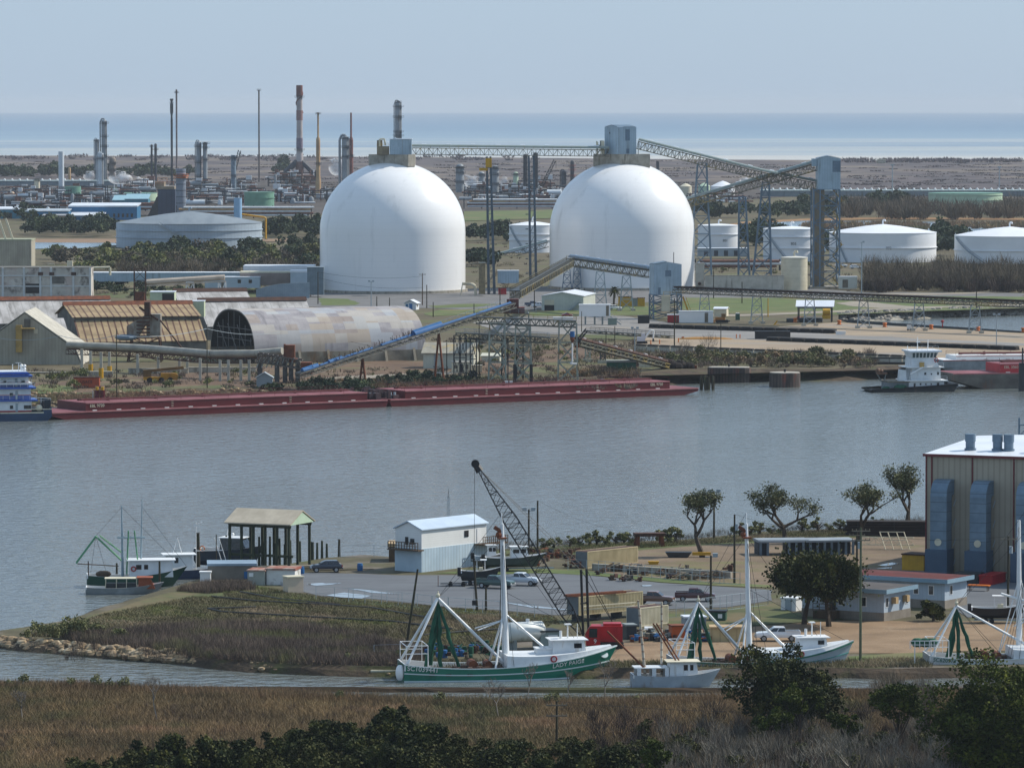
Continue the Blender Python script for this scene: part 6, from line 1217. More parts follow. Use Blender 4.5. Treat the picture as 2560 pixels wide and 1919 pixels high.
t=thing('stores_heap','ropes, black bollards and blue tarps on the barge bow','deck gear',B0+du*(LT-9)+Vector((0,0,1.78)),bz);mb=MB();[mb.tube((x,y,0),(x,y,1.0),.35,n=8)for x,y in((0,5),(1,6),(-9,7),(-8,8))];mb.build('bollard',BLACK,t);mb=MB();mb.ball((-14,9,2.0),.8,8,5,(1.4,1,.6));mb.build('tarp',BLUEC,t)
t=thing('exhaust_stack','dark red twin stacks with yellow caps behind the barge','stack',(hx(238,1165),1165,WZ));H=hz(975,1165)-WZ
for k in(0,1.3):mb=MB();mb.tube((k,0,0),(k,0,H),.62,n=10);mb.build('stack',REDB,t);mb=MB();mb.tube((k,0,H),(k,0,H+.8),.4,n=8);mb.build('cap',YEL,t)
mb=MB();mb.tube((-.9,-1,0),(-.9,-1,H),.1,n=5);mb.build('pole',GALV,t)
for a in(1266,1277):o=P(a,962,1228);t=thing('white_tote','white tote tank on the dock, '+('the one farther from the black-legged tower' if a<1270 else 'the one closer to the black-legged tower'),'tote',o);mb=MB();mb.bx(-.45,.45,-.45,.45,0,1);mb.build('tank',WHITE,t);mb=MB();mb.bx(-.5,.5,-.5,.5,-.15,-.004);mb.build('pallet',GREYW,t)
# --- towboat at the left ---
BLUEB=mk('boat_blue','#2b56a8','#224689',rough=.4,amt=.4);Yt1=G(60,1052,WZ).y;s=mpp(Yt1);t=thing('towboat','white towboat with blue and red stripes pushing the red barge','towboat',(hx(62,Yt1),Yt1,WZ),R_(12));X=lambda p:(p-62)*s;Z=lambda y:hz(y,Yt1)-WZ
mb=MB();mb.prism([(X(-140),0),(X(-145),Z(1030)),(X(100),Z(1030)),(X(124),Z(1018)),(X(124),Z(1042)),(X(104),-.8),(X(-130),-.8)],'y',0,10);mb.build('hull',mk('hull_navy','#23405f','#1b3049',rough=.5,amt=.6),t)
mb=MB();mb.bx(X(-144),X(104),-.05,-.004,Z(1033),Z(1030));mb.bx(X(60),X(124),-.06,-.004,Z(1024),Z(1022));mb.build('deck_stripe',CREAM,t)
lv=[(-120,74,1030,1003),(-115,73,999,972),(-110,68,968,942),(-100,62,938,932)]
for i,(a,b,y0,y1)in enumerate(lv[:3]):
 mb=MB();mb.bx(X(a),X(b),.8+.4*i,9-.4*i,Z(y0),Z(y1));mb.build('deckhouse',BOATW,t)
 mb=MB();mb.bx(X(a)-.6,X(b)+1.4-.3*i,.2,9.6,Z(y1),Z(y1-4));mb.build('deck_slab',BLUEB,t)
 mb=MB();z0=Z(y0);mb.bx(X(a),X(b)+(.0),.76+.4*i,.79+.4*i,z0+.05,z0+.9)if i else mb.bx(X(a),X(b),.76,.79,z0,z0+.35);mb.build('blue_band' if i else 'red_band',BLUEB if i else REDP,t)
 if i:mb=MB();mb.bx(X(a),X(b),.75+.4*i,.785+.4*i,z0+.92,z0+1.12);mb.build('red_band',REDP,t);mb=MB();mb.rail([(X(a),.25,z0),(X(b)+1.2,.25,z0)],1.0,.04,1.5);mb.build('handrail',WHITE,t)
 for p,w_ in(((20,8),(55,18)),((20,8),(-20,8)),((50,9),(5,8)))[i]:mb=MB();mb.bx(X(p),X(p+w_),.72+.4*i,.74+.4*i,Z(y0-8),Z(y0-17));mb.build('window',GLASS,t)
 mb=MB();mb.bx(X(34),X(40),.72+.4*i,.74+.4*i,z0+.1,z0+2.0);mb.build('door',GALV,t)
mb=MB();mb.bx(X(-90),X(60),2,8,Z(942),Z(936));mb.build('pilothouse_base',BOATW,t);mb=MB();mb.bx(X(-90),X(58),2.1,7.9,Z(936),Z(938-5));mb.build('rail_band',BLUEB,t)
mb=MB();mb.bx(X(-85),X(60),2.1,7.9,Z(938),Z(932));mb.bx(X(-85),X(56),2.2,7.8,Z(952),Z(934));mb.build('pilothouse',BOATW,t)
for p in(0,24,43,53):mb=MB();mb.bx(X(p),X(p+8),2.14,2.18,Z(950),Z(937));mb.build('window',GLASS,t)
mb=MB();mb.prism([(X(-95),Z(936)),(X(72),Z(936)),(X(66),Z(931)),(X(-95),Z(931))],'y',1,9);mb.build('canopy',BLUEB,t);mb=MB();mb.bx(X(-90),X(64),1.4,8.6,Z(931),Z(929));mb.build('roof',ROOFW,t)
mb=MB();mb.rail([(X(-80),.8,Z(957)),(X(74),.8,Z(957))],1.1,.045,1.4);mb.bx(X(-90),X(76),.6,9.4,Z(961),Z(957));mb.build('pilothouse_deck',WHITE,t)
mb=MB();[mb.tube((X(p),4,Z(929)),(X(p),4,Z(y)),.09,n=5)for p,y in((31,912),(46,908))];mb.bx(X(38),X(53),3.9,4.1,Z(909),Z(908));mb.build('radar_mast',WHITE,t);mb=MB();mb.sm=True;[mb.ball((X(p),4,Z(y)),.42,8,6)for p,y in((53,916),(61,917),(54,924),(61,925))];mb.build('searchlight',WHITE,t)
mb=MB();mb.rail([(X(74),.5,Z(1006)),(X(122),.5,Z(1008))],1.1,.06,1.5);mb.build('bow_rail',WHITE,t);mb=MB();mb.bx(X(76),X(104),1,8,Z(1030),Z(1022));mb.bx(X(106),X(122),.3,3,Z(1022),Z(1000));mb.bx(X(106),X(122),6.5,9.5,Z(1022),Z(1000));mb.build('push_knee',mk('knee_navy','#1c2630','#12181f',rough=.6),t);mb=MB();mb.ball((X(93),.8,Z(1020)),.8,8,6);mb.bx(X(88),X(98),.6,1,Z(1026),Z(1024));mb.build('winch',CREAM,t)
# --- white towboat at right ---
Yt2=G(2290,980,WZ).y;s=mpp(Yt2);t=thing('towboat','white towboat with flared wheelhouse windows by the grey-hulled barge','towboat',(hx(2290,Yt2),Yt2,WZ),R_(10));ox=t.location.x;X=lambda p:(p-2290)*s;Z=lambda y:hz(y,Yt2)-WZ
mb=MB();mb.prism([(X(2180),Z(972)),(X(2195),-.6),(X(2390),-.6),(X(2404),Z(960)),(X(2404),Z(966)),(X(2340),Z(969)),(X(2240),Z(976)),(X(2180),Z(976))],'y',0,10.5);mb.build('hull',mk('hull_black','#23272a','#171a1c',rough=.5,amt=.7,streak=('#4b4036',(.3,.3,.2),.58,.7)),t)
for i,(a,b,y0,y1,d0,d1)in enumerate(((2279,2370,976,953,1,9.5),(2285,2362,951,920,1.6,9))):
 mb=MB();mb.bx(X(a),X(b),d0,d1,Z(y0),Z(y1));mb.build('deckhouse',BOATW,t);mb=MB();mb.bx(X(a)-1.2,X(b)+.8,d0-.8,d1+.5,Z(y1),Z(y1-2));mb.build('deck_slab',WHITE,t);mb=MB();mb.rail([(X(a),d0-.6,Z(y1-2)),(X(b)+.6,d0-.6,Z(y1-2))],1.0,.045,1.5);mb.build('handrail',WHITE,t)
 for p,w_,h_ in(((2291,5,14),(2351,6,15),(2307,4,5),(2321,3,4),(2335,3,4)),((2320,5,6),(2353,5,7),(2337,3,4)))[i]:mb=MB();z0=Z(y0)+.4 if h_>10 else Z(y0-13);mb.bx(X(p),X(p+w_),d0-.06,d0-.02,z0,z0+h_*s);mb.build('door' if h_>10 else 'window',GLASS,t)
mb=MB();mb.bx(X(2228),X(2279),1.5,9,Z(976),Z(956));mb.build('engine_casing',mk('casing_grey','#8c9499','#666e73',amt=.8),t);mb=MB();mb.bx(X(2224),X(2282),.8,9.8,Z(956),Z(953));mb.build('boat_deck',GREYW,t)
for p in(2264,2278):mb=MB();mb.prism([(X(p)-.8,Z(953)),(X(p)+1.2,Z(953)),(X(p)+1.0,Z(926)),(X(p)-.5,Z(924))],'y',2 if p<2270 else 6,4 if p<2270 else 8);mb.build('funnel',BOATW,t);mb=MB();mb.bx(X(p)-.4,X(p)+.9,2.2 if p<2270 else 6.2,3.8 if p<2270 else 7.8,Z(925),Z(922));mb.build('funnel_cap',BLACK,t)
mb=MB();mb.loft([[(X(2288),1.8,Z(920)),(X(2352),1.8,Z(920)),(X(2352),8.6,Z(920)),(X(2288),8.6,Z(920))],[(X(2288),2.2,Z(897)),(X(2347),2.2,Z(897)),(X(2347),8.2,Z(897)),(X(2288),8.2,Z(897))]]);mb.build('wheelhouse_base',BOATW,t)
mb=MB();mb.loft([[(X(2290),2.2,Z(897)),(X(2350),2.2,Z(897)),(X(2350),8.2,Z(897)),(X(2290),8.2,Z(897))],[(X(2285),1.5,Z(881)),(X(2357),1.5,Z(881)),(X(2357),8.9,Z(881)),(X(2285),8.9,Z(881))]]);mb.build('wheelhouse',BOATW,t)
for k in range(7):mb=MB();a=2291+k*9.0;mb.quad((X(a),2.08,Z(895)),(X(a+6.5),2.08,Z(895)),(X(a+6.5+.4*(k-3)),1.55,Z(883)),(X(a+.4*(k-3)),1.55,Z(883)));mb.build('window',mk('window_teal','#2b4a52','#1d343a',rough=.15,spec=.8),t)
mb=MB();mb.bx(X(2281),X(2364),.9,9.4,Z(881),Z(877));mb.build('wheelhouse_roof',ROOFW,t);mb=MB();mb.rail([(X(2284),1.2,Z(877)),(X(2355),1.2,Z(877))],1.1,.04,1.2);[mb.tube((X(p),5,Z(877)),(X(p),5,Z(y)),.1,n=5)for p,y in((2311,845),(2338,852),(2285,866))];mb.bx(X(2308),X(2318),4.8,5.2,Z(858),Z(856));mb.sm=False;mb.build('mast',WHITE,t)
mb=MB();mb.bx(X(2308),X(2319),1.0,2.4,Z(920),Z(906));mb.build('locker',YEL,t);mb=MB();mb.tube((X(2282),.8,Z(936)),(X(2315),.8,Z(918)),.22,n=5);mb.prism([(X(2338),Z(920)),(X(2358),Z(920)),(X(2350),Z(905))],'y',.8,1.0);mb.build('stair',WHITE,t);lifering(t,(X(2350),1.3,Z(901)),.5)
mb=MB();mb.sm=True;mb.ball((X(2258),1.2,Z(969)),1.3,10,6,(1.4,1,.7));mb.ball((X(2220),1,Z(970)),.9,8,6,(1.2,1,.6));mb.build('rope_heap',NETG,t);mb=MB();mb.bx(X(2210),X(2236),6,7.5,Z(938),Z(934));mb.ball((X(2213),6.5,Z(929)),.7,8,6);mb.ball((X(2222),6.5,Z(930)),.5,8,6);mb.build('tender',mk('tender_rust','#7d5a44','#5a3f31',amt=.9),t);mb=MB();mb.tube((X(2210),7,Z(934)),(X(2222),7,Z(955)),.15);mb.tube((X(2236),7,Z(934)),(X(2230),7,Z(955)),.15);mb.build('davit',STEEL,t)
# grey-hulled barge beyond it
GREYH=mk('barge_grey','#6f6a62','#4f4a44',rough=.7,scale=(.2,.2,.3),amt=.9,streak=('#6d4b38',(.3,.3,.1),.57,.72));o=G(2383,973,WZ);barge('grey-hulled tank barge with bright red trunk at the wharf edge',o,R_(13),62,12,1,('EBL 3060','l'),GREYH,mk('trunk_red','#c0343a','#a02a30',rough=.5,amt=.5),REDD,free=4.0,th=2.2,clut=0,gap=(13,5),W=14)
o=G(2395,955,WZ);barge('white-decked barge moored behind the red-trunked one',Vector((o.x-2,o.y+22,WZ)),R_(12),70,3,1,('','l'),mk('barge_pale','#8e9496','#6c7274',amt=.7),WHITE,WHITE,free=4.6,th=1.0,clut=0,gap=(4,4),W=12)
t=thing('mooring_pile','dark steel mooring pile at the picture edge by the barge','pile',G(2556,977,WZ));mb=MB();mb.tube((0,0,-1),(0,0,7.2),1.0,n=12);mb.build('pile',DARKST,t);mb=MB();mb.tube((0,0,7.2),(0,0,11),.2,n=6);mb.build('post',DARKST,t)
# --- dolphins ---
SHEETP=mk('sheet_pile','#5c4f48','#3b332f',rough=.85,scale=(.5,.5,.15),amt=.9,streak=('#7d4334',(.5,.5,.08),.55,.68),rib=('X',.8,.55,.4));CELLTOP=mk('cell_top','#a8a296','#8b857a',rough=.9,amt=.7)
def cell(label,px0,px1,yt,yb,long_=0,rz=0):
 Y=G(0,yb,WZ).y;s=mpp(Y);r=(px1-px0)/2*s;t=thing('mooring_dolphin',label,'dolphin',(hx((px0+px1)/2,Y+r),Y+min(r,5),WZ),rz);H=hz(yt,Y)-WZ
 if long_:mb=MB();q=[(-r,-1.5),(-r+1,-3),(r-1,-3),(r,-2),(r,2),(r-1,3),(-r+1,3),(-r,1.5)];mb.prism(q,'z',-1,H)
 else:mb=MB();mb.lathe((0,0,0),[(r,-1),(r,H)],40)
 mb.build('sheet_pile',SHEETP,t);mb=MB()
 if long_:mb.prism([(a*.96,b*.9)for a,b in q],'z',H,H+.2)
 else:mb.lathe((0,0,H),[(r*.96,0),(r*.96,.2),(0,.22)],40)
 mb.build('concrete_cap',CELLTOP,t);mb=MB();mb.tube((0,0,H),(0,0,H+1),.3,n=8);mb.build('bollard',BLACK,t)
cell('round sheet-piled mooring cell standing in open water',1926,2004,934,968);cell('long sheet-piled mooring cell with reddish end by the bank',1772,1877,921,957,1,R_(-8))
Y=G(0,975,WZ).y;t=thing('timber_dolphin','cluster of dark timber piles in front of the barge bow','dolphin',(hx(1770,Y),Y+1,WZ));rg=random.Random(2)
for k in range(20):x=rg.uniform(-1.7,1.7);y=rg.uniform(-1.2,1.2);mb=MB();mb.tube((x*1.05,y*1.1,-1),(x,y,hz(940,Y)-WZ+rg.uniform(-.3,.15)),.2,n=7);mb.build('pile',PILE,t)
Y=G(2220,933,WZ).y-1;t=thing('timber_wharf','black timber-piled wharf face behind the white towboat','wharf',(hx(2220,Y),Y,WZ));s=mpp(Y);mb=MB();[mb.tube(((-40+4*k)*s,0,-1),((-40+4*k)*s,0,hz(905,Y)-WZ),.28,n=7)for k in range(42)];mb.build('pile',BLACK,t);mb=MB();[mb.bx(-42*s,128*s,-.5,-.3,z,z+.4)for z in(1.2,2.6,4)];mb.build('wale',BLACK,t)
Y=G(1950,937,WZ).y;t=thing('seawall','low black sheet-piled seawall below the reed verge','wall',(hx(1990,Y),Y,WZ));s=mpp(Y);mb=MB();mb.add([(-185*s,3,-1),(190*s,-1,-1),(190*s,-1,1.6),(-185*s,3,1.6),(-185*s,3.5,-1),(190*s,-.5,-1),(190*s,-.5,1.6),(-185*s,3.5,1.6)],[(0,1,2,3),(3,2,6,7),(5,4,7,6),(1,5,6,2),(4,0,3,7)]);mb.build('sheet_pile',mk('seawall_black','#2b2826','#1c1a19',rough=.9,amt=.8,rib=('X',1.2,.4,.3)),t);mb=MB();mb.tube((-185*s,3,1.65),(190*s,-1,1.65),.2,n=5);mb.build('cap',CONC,t)
# --- barriers with rubber mats ---
def barrier_row(p0,p1,n,h,w_,lab,capm,bodym,group,flat=.0,name='barrier_block'):
 A_,B_=G(*p0),G(*p1);d=(B_-A_);st=d.length/n;rz=math.atan2(d.y,d.x);first=None;rg=random.Random(n)
 for k in range(n):
  c=A_.lerp(B_,(k+.5)/n)
  if first is None:
   first=thing(name,lab,'barrier',c,rz,group);mb=MB();L_=st*.47;mb.prism([(-w_/2,0),(w_/2,0),(w_/3,h),(-w_/3,h)],'x',-L_,L_);mb.build('block',bodym,first)
   mb=MB();mb.sm=True;mb.loft([[(x,w_*.62*math.cos(a)*q,h+.03+(.42*math.sin(a))*q)for a in[math.pi*i/8 for i in range(9)]]for x,q in((-L_*.98,.35),(-L_*.85,1),(L_*.85,1),(L_*.98,.35))]);mb.build('rubber_cover',capm,first)
  else:dup(first,c+Vector((0,rg.uniform(-.15,.15),0)),rz+rg.uniform(-.02,.02))
barrier_row((1590,877),(2290,907),23,1.6,1.1,'white concrete barrier with a black rubber cover along the wharf verge',RUBBER,CONCL,'white barriers along the wharf verge')
barrier_row((1920,852),(2545,876),19,.9,2.4,'black rubber-covered barrier in the diagonal row across the tan wharf',RUBBER,RUBBER,'black barriers across the tan wharf')
barrier_row((1625,820),(2090,834),16,1.0,2.2,'black rubber-covered barrier in the row below the black belt conveyor',RUBBER,RUBBER,'black barriers below the belt conveyor')
t,w_,H=boxt('dark_bin','long black bin between the barrier rows','bin',1888,1976,828,847,GY(848),3,BLACK,BLACK);boxt('white_barrier','bright white barrier block at the end of the black row','barrier',2090,2114,828,836,GY(837),1,WHITE,WHITE)
# --- small things of the wharf ---
for k,(px,yb,lab)in enumerate(((1988,806,'orange mooring bollard nearest the yellow pump'),(2098,812,'orange mooring bollard at the basin corner'),(2212,818,'orange mooring bollard beside the second lattice bent from the shelter'),(2328,823,'orange mooring bollard left of the red hydrant post'),(2445,828,'orange mooring bollard at the foot of the last bent'),(2558,831,'orange mooring bollard at the picture edge'))):
 o=G(px,yb);t=thing('mooring_bollard',lab,'bollard',o,group='orange bollards along the basin quay');mb=MB();mb.sm=True;mb.lathe((0,0,0),[(.75,0),(.6,.3),(.5,.9),(.75,1.2),(.6,1.5),(0,1.55)],12);mb.build('bollard',ORANGE,t);mb=MB();mb.bx(-.9,.9,-.9,.9,0,.12);mb.build('base',RUSTD,t)
o=G(2356,818);t=thing('hydrant_post','red hydrant post on the basin quay','hydrant',o);mb=MB();mb.tube((0,0,0),(0,0,1.6),.18,n=8);mb.build('post',REDP,t);mb=MB();mb.ball((0,0,1.9),.5,8,6);mb.build('head',REDP,t)
o=G(2273,826);t=thing('utility_cart','white wheeled cart standing between two lattice bents','cart',o);mb=MB();mb.bx(-.7,.7,-.5,.5,.4,1.7);mb.build('body',WHITE,t);mb=MB();[mb.tube((x,-.5,.3),(x,.5,.3),.3,n=10)for x in(-.4,.4)];mb.build('wheel',TYRE,t)
t=thing('open_shelter','open steel shelter with pale gable roof at the basin corner','shelter',(G(2035,806).x,G(2035,806).y,0),R_(-6));s=mpp(GY(806));z=hz(767,GY(806));zr=hz(753,GY(806));mb=MB();mb.prism([(-.4,z),(4,zr),(8.4,z),(8.4,z+.15),(4,zr+.2),(-.4,z+.15)],'x',-46*s,50*s);mb.build('roof',ROOFW,t);mb=MB();[mb.bx(x-.15,x+.15,y,y+.3,0,z)for x in(-40*s,0,43*s)for y in(0,7.6)];mb.build('post',DARKST,t);mb=MB();mb.bx(-38*s,20*s,2,6,0,1.3);mb.bx(-70*s,-45*s,2,6,0,1.1);mb.build('equipment',DARKST,t);mb=MB();mb.prism([(-42*s,z),(46*s,z),(46*s,z-.5),(-42*s,z-.5)],'y',-.1,.1);mb.build('beam',DARKST,t)
o=G(2065,797);t=thing('hose_reel','yellow hose reel machine beside the open shelter','machine',o);mb=MB();mb.sm=True;mb.tube((-1,1,2.2),(1.4,1,2.2),1.2,n=12);mb.build('drum',YEL,t);mb=MB();mb.bx(-1.2,1.5,.2,1.8,0,1.2);mb.build('stand',YEL,t)
o=G(2001,803);t=thing('hose_reel','small red and yellow pump at the shelter post','machine',o);mb=MB();mb.ball((-.6,0,1.0),.7,8,6);mb.build('pump',REDP,t);mb=MB();mb.bx(.2,1.2,-.4,.4,0,1.5);mb.build('motor',YEL,t)
o=G(1940,812);t=thing('yellow_barrier','leaning yellow barrier post on the wharf','barrier',o);mb=MB();mb.tube((-.6,0,0),(.4,0,1.3),.25,n=6);mb.build('post',YEL,t);mb=MB();mb.bx(-1,1,-.3,.3,0,.1);mb.build('base',YEL,t)
Y=GY(790);pole('yellow post on the lawn edge behind the bulldozer',1920,792,745,.22,YEL)
o=G(1844,800);t=thing('portable_toilet','dark green portable toilet on the yard','toilet',o);mb=MB();mb.bx(-.7,.7,-.6,.6,0,2.1);mb.build('cabin',mk('toilet_green','#2f5c4c','#24493c'),t);mb=MB();mb.prism([(-.75,2.1),(.75,2.1),(.5,2.35),(-.5,2.35)],'y',-.65,.65);mb.build('roof',WHITE,t)
o=G(1805,807);t=thing('bulldozer','orange-yellow bulldozer parked below the cream shed','bulldozer',o,R_(175));mb=MB();[mb.prism([(-1.9,.0),(1.7,0),(2.1,.5),(1.7,1.0),(-1.9,1.0),(-2.2,.5)],'y',y,y+.5)for y in(-1.2,.7)];mb.build('track',BLACK,t);mb=MB();mb.bx(-1.0,2.2,-.65,.65,.6,1.8);mb.bx(2.4,2.6,-1.7,1.7,.1,1.2);mb.tube((.5,-1,.6),(2.5,-1,.5),.12);mb.build('body',mk('dozer_orange','#b4742a','#8f5b22',amt=.7),t);mb=MB();mb.bx(-1.2,.2,-.7,.7,1.8,3.0);mb.build('cab',mk('dozer_cab','#8d6a3a','#5f4a2c',amt=.8),t);mb=MB();mb.bx(-2.6,-1.0,-.1,.1,.4,.8);mb.build('ripper',BLACK,t)
o=G(1605,859);t=thing('excavator','small white excavator with raised white arm on the far yard','excavator',o);mb=MB();[mb.prism([(-1.4,0),(1.4,0),(1.7,.35),(1.4,.7),(-1.4,.7),(-1.7,.35)],'y',y,y+.4)for y in(-1,.6)];mb.build('track',BLACK,t);mb=MB();mb.bx(-1.5,.9,-.8,.9,.8,2.0);mb.bx(-.2,.9,-.8,.1,2.0,3.1);mb.build('cab',mk('excavator_white','#c9c9cf','#a4a4b2',amt=.6),t);mb=MB();mb.tube((.8,0,1.5),(2.6,0,4.0),.28,n=6);mb.tube((2.6,0,4.0),(3.6,0,3.8),.22,n=6);mb.tube((3.5,0,3.8),(3.3,0,1.5),.2,n=6);mb.build('boom',WHITE,t);mb=MB();mb.prism([(3.0,.6),(3.7,.6),(3.5,1.6),(3.1,1.6)],'y',-.4,.4);mb.build('bucket',DARKST,t)
for k,(px,yb)in enumerate(((1627,861),(1649,860),(1696,856),(1841,846),(1850,846))):o=G(px,yb);t=thing('marker_post','short orange marker post on the wharf approach','post',o,group='orange marker posts on the wharf approach');mb=MB();mb.tube((0,0,0),(0,0,1.3),.16,n=6);mb.build('post',ORANGE,t);mb=MB();mb.bx(-.3,.3,-.3,.3,0,.08);mb.build('base',RUBBER,t)
o=G(1762,848);t=thing('spoil_heap','low orange sand heap on the wharf approach','heap',o);mb=MB();mb.sm=True;mb.ball((0,0,0),2.2,14,8,(3.8,1,.35));mb.ball((5,0,0),1.6,12,8,(2.4,1,.3));mb.build('sand',mk('orange_sand','#a5793f','#8a6433',rough=1,amt=.8),t);mb=MB();mb.bx(-7,-6.2,-.2,.2,0,.8);mb.build('stake',ORANGE,t)
o=G(1696,921);t=thing('scrap_mound','black scrap mound with draped netting at the ramp conveyor foot','mound',o);mb=MB();mb.sm=True;rg=random.Random(8);[mb.ball((rg.uniform(-3,3),rg.uniform(-1,2),rg.uniform(0,1.6)),rg.uniform(.9,1.8),8,6,(1.2,1,.8))for _ in range(14)];mb.build('heap',mk('mound_black','#241c1a','#15110f',rough=1,amt=.9),t,smooth=20);mb=MB();mb.bx(3,5,-.4,.4,0,.8);mb.build('scrap',RUST,t)
# old yellow mobile crane by the sheds
o=G(400,957);t=thing('mobile_crane','rusty yellow mobile crane with folded boom below the tube conveyor','mobile crane',o,R_(4));mb=MB();mb.bx(-4.2,4.4,-1.2,1.2,.8,1.6);mb.bx(.2,3.6,-1.2,1.0,1.6,2.5);mb.prism([(3.6,1.6),(4.6,1.6),(4.4,2.3),(3.6,2.5)],'y',-1.2,1.0);mb.build('body',mk('crane_yellow','#c28a1c','#8f6118',rough=.6,amt=.8,streak=('#5c3f20',(.8,.8,.4),.56,.7)),t)
mb=MB();mb.tube((-3.6,0,3.0),(6.0,0,3.9),.5,n=4);mb.bx(-4.2,-2.2,-.9,.9,1.6,3.3);mb.build('boom',mk('boom_ochre','#7d5a2c','#54401f',amt=.9),t)
for x in(-2.6,.4,2.6):mb=MB();[mb.tube((x,y-.25,.75),(x,y+.25,.75),.75,n=12)for y in(-1.1,1.1)];mb.build('wheel',TYRE,t)
boxt('concrete_bin','pale concrete bin wall behind the yellow mobile crane','wall',321,470,921,948,1285,1.5,CONCL,CONC);boxt('concrete_bin','long pale wall behind the conveyor posts','wall',470,640,918,945,1290,1.5,CONCL,CONC)
# far bank vehicles
vehicle('pickup',paint('white','#e4e6e7'),'white pickup truck parked closest to the roller door of the garage','pickup',G(1350,769),R_(-12));vehicle('car',paint('white','#e4e6e7'),'white car parked in front of the garage stair','car',G(1390,771),R_(-8),4.8);vehicle('pickup',paint('navy','#2b3a55'),'dark blue pickup truck half hidden behind the white pickup','pickup',G(1333,766),R_(-14))
vehicle('pickup',paint('white','#e4e6e7'),'white service pickup truck alone on the tan wharf','pickup',G(2503,911)+Vector((0,0,.1)),R_(194),6.0);vehicle('car',paint('red','#8d2428'),'dark red utility cart on the yard path by the raised cabin','car',G(1418,792),R_(10),3.6);vehicle('suv',paint('white','#e4e6e7'),'white van partly hidden by the palm trunk','van',G(1536,775),R_(20),5)
for px,yb,lab in((2180,672,'white van behind the transfer tower in the tank farm'),(2143,668,'small white car between the broad tank and the bare thicket')):vehicle('suv',paint('white','#e4e6e7'),lab,'van',G(px-40,yb),R_(8),5.4)
# palm
def palm(label,px,yb,yt,rpx):
 o=G(px,yb);s=mpp(o.y);H=hz(yt,o.y);t=thing('palm_tree',label,'palm',o);mb=MB();mb.sm=True;mb.tube((0,0,0),(.25,0,H),.42,.28,n=9);mb.build('trunk',BARK,t);r=rpx*s;rg=np.random.default_rng(3);V=[]
 for k in range(46):
  a=rg.uniform(0,6.28);el=rg.uniform(-.9,1.2);L_=r*rg.uniform(.75,1.1);d=np.array([math.cos(a)*math.cos(el),math.sin(a)*math.cos(el),math.sin(el)]);sd=np.array([-math.sin(a),math.cos(a),0]);c=np.array([.25,0,H+.2])
  for j in range(7):f=(j+1)/7;p=c+d*L_*f+np.array([0,0,-.5*L_*f*f]);w_=.55*(1-abs(f-.6));V+=[p-sd*w_,p+d*.12,p+sd*w_,p+d*.6+np.array([0,0,-.15])]
 quads('crown',np.array(V),LEAFD,t)
palm('fan palm beside the white garage',1534,772,724,15)
# ---------------- near bank ----------------
GN=lambda px,py:G(px,py,ZN)
YN=lambda py:GY(py,ZN)
def nbox(name,label,cat,px0,px1,yt,yb,d,mat,roof=None,rz=0.0,z=None,extra=(),rt=.2,group=None):
 return boxt(name,label,cat,px0,px1,yt,yb,YN(yb),d,mat,roof,rz,ZN if z is None else z,extra,group,rt)
# big warehouse with ducts
WHW=mk('warehouse_wall','#a79e8c','#948b7a',rough=.6,scale=(.2,.2,.2),amt=.5,rib=('X',.9,.3,.3));TRIM=mk('trim_maroon','#6b2a2d','#56201f',rough=.5)
DUCT=mk('duct_metal','#6f8494','#566b7b',rough=.4,metal=.2,scale=(.4,.4,.4),amt=.7,rib=('Z',1.45,.7,.06,'#3a4650'));DUCTD=mk('duct_base','#3f5568','#33465a',rough=.5,amt=.6)
o=GN(2313,1440);t=thing('warehouse','tall beige ribbed warehouse with maroon trim and white roof at the picture edge','warehouse',o,R_(-25));H=hz(1139,o.y)-ZN;L_=42;W_=48
mb=MB();mb.prism([(0,0),(W_,0),(W_,H),(W_/2,H+1.3),(0,H)],'x',0,L_);mb.build('wall',WHW,t);mb=MB();mb.prism([(-.3,H+.02),(W_/2,H+1.35),(W_+.3,H+.02),(W_+.3,H+.3),(W_/2,H+1.6),(-.3,H+.3)],'x',-.3,L_+.3);mb.build('roof',ROOFW,t)
mb=MB();mb.bx(-.35,L_,-.38,-.31,H-.05,H+.36);[mb.bx(x,x+.22,-.12,-.01,0,H-.06)for x in(0,.9,7.4,14.0,21)];mb.bx(-.38,-.31,-.3,W_/2,H,H+.34);mb.build('trim',TRIM,t)
for x in(2.0,8.3,15.6):
 zt=H-3.4;mb=MB();yo=-3.4;pr=[(yo,3.0),(yo,zt-2.4)]+[(-1.0-2.4*math.cos(a),zt-2.4+2.4*math.sin(a))for a in(.4,.8,1.2,1.57)]+[(-.01,zt),(-.01,zt-2.2),(-.9,zt-2.4),(-1.1,zt-3),(-1.1,3.0)];mb.prism(pr,'x',x,x+2.6);dct=mb.build('duct',DUCT,t)
 mb=MB();mb.bx(x-.6,x+2.9,-4.0,-.9,0,2.996+1.5);mb.build('fan_box',DUCTD,t);mb=MB();mb.tube((x+1.3,yo-.05,5.6),(x+1.3,yo-.15,5.6),.55,n=18);mb.build('access_disc',CREAM,dct);mb=MB();[mb.tube((x+2.9,-1.1,zt-4-3*k),(x+2.9,-.1,zt-3-3*k),.06,n=4)for k in range(4)];mb.build('brace',GALV,t)
for x,y in((5,6),(9.2,6.5),(11.0,6.5),(16.2,6.0)):mb=MB();mb.sm=True;zb=H+.3+y*1.3/24;mb.lathe((x,y,zb),[(.9,0),(.9,.3),(.72,.3),(.72,1.3),(.82,1.35),(.82,2.5),(.6,2.5)],16);mb.build('roof_vent',BLUEST,t,smooth=40)
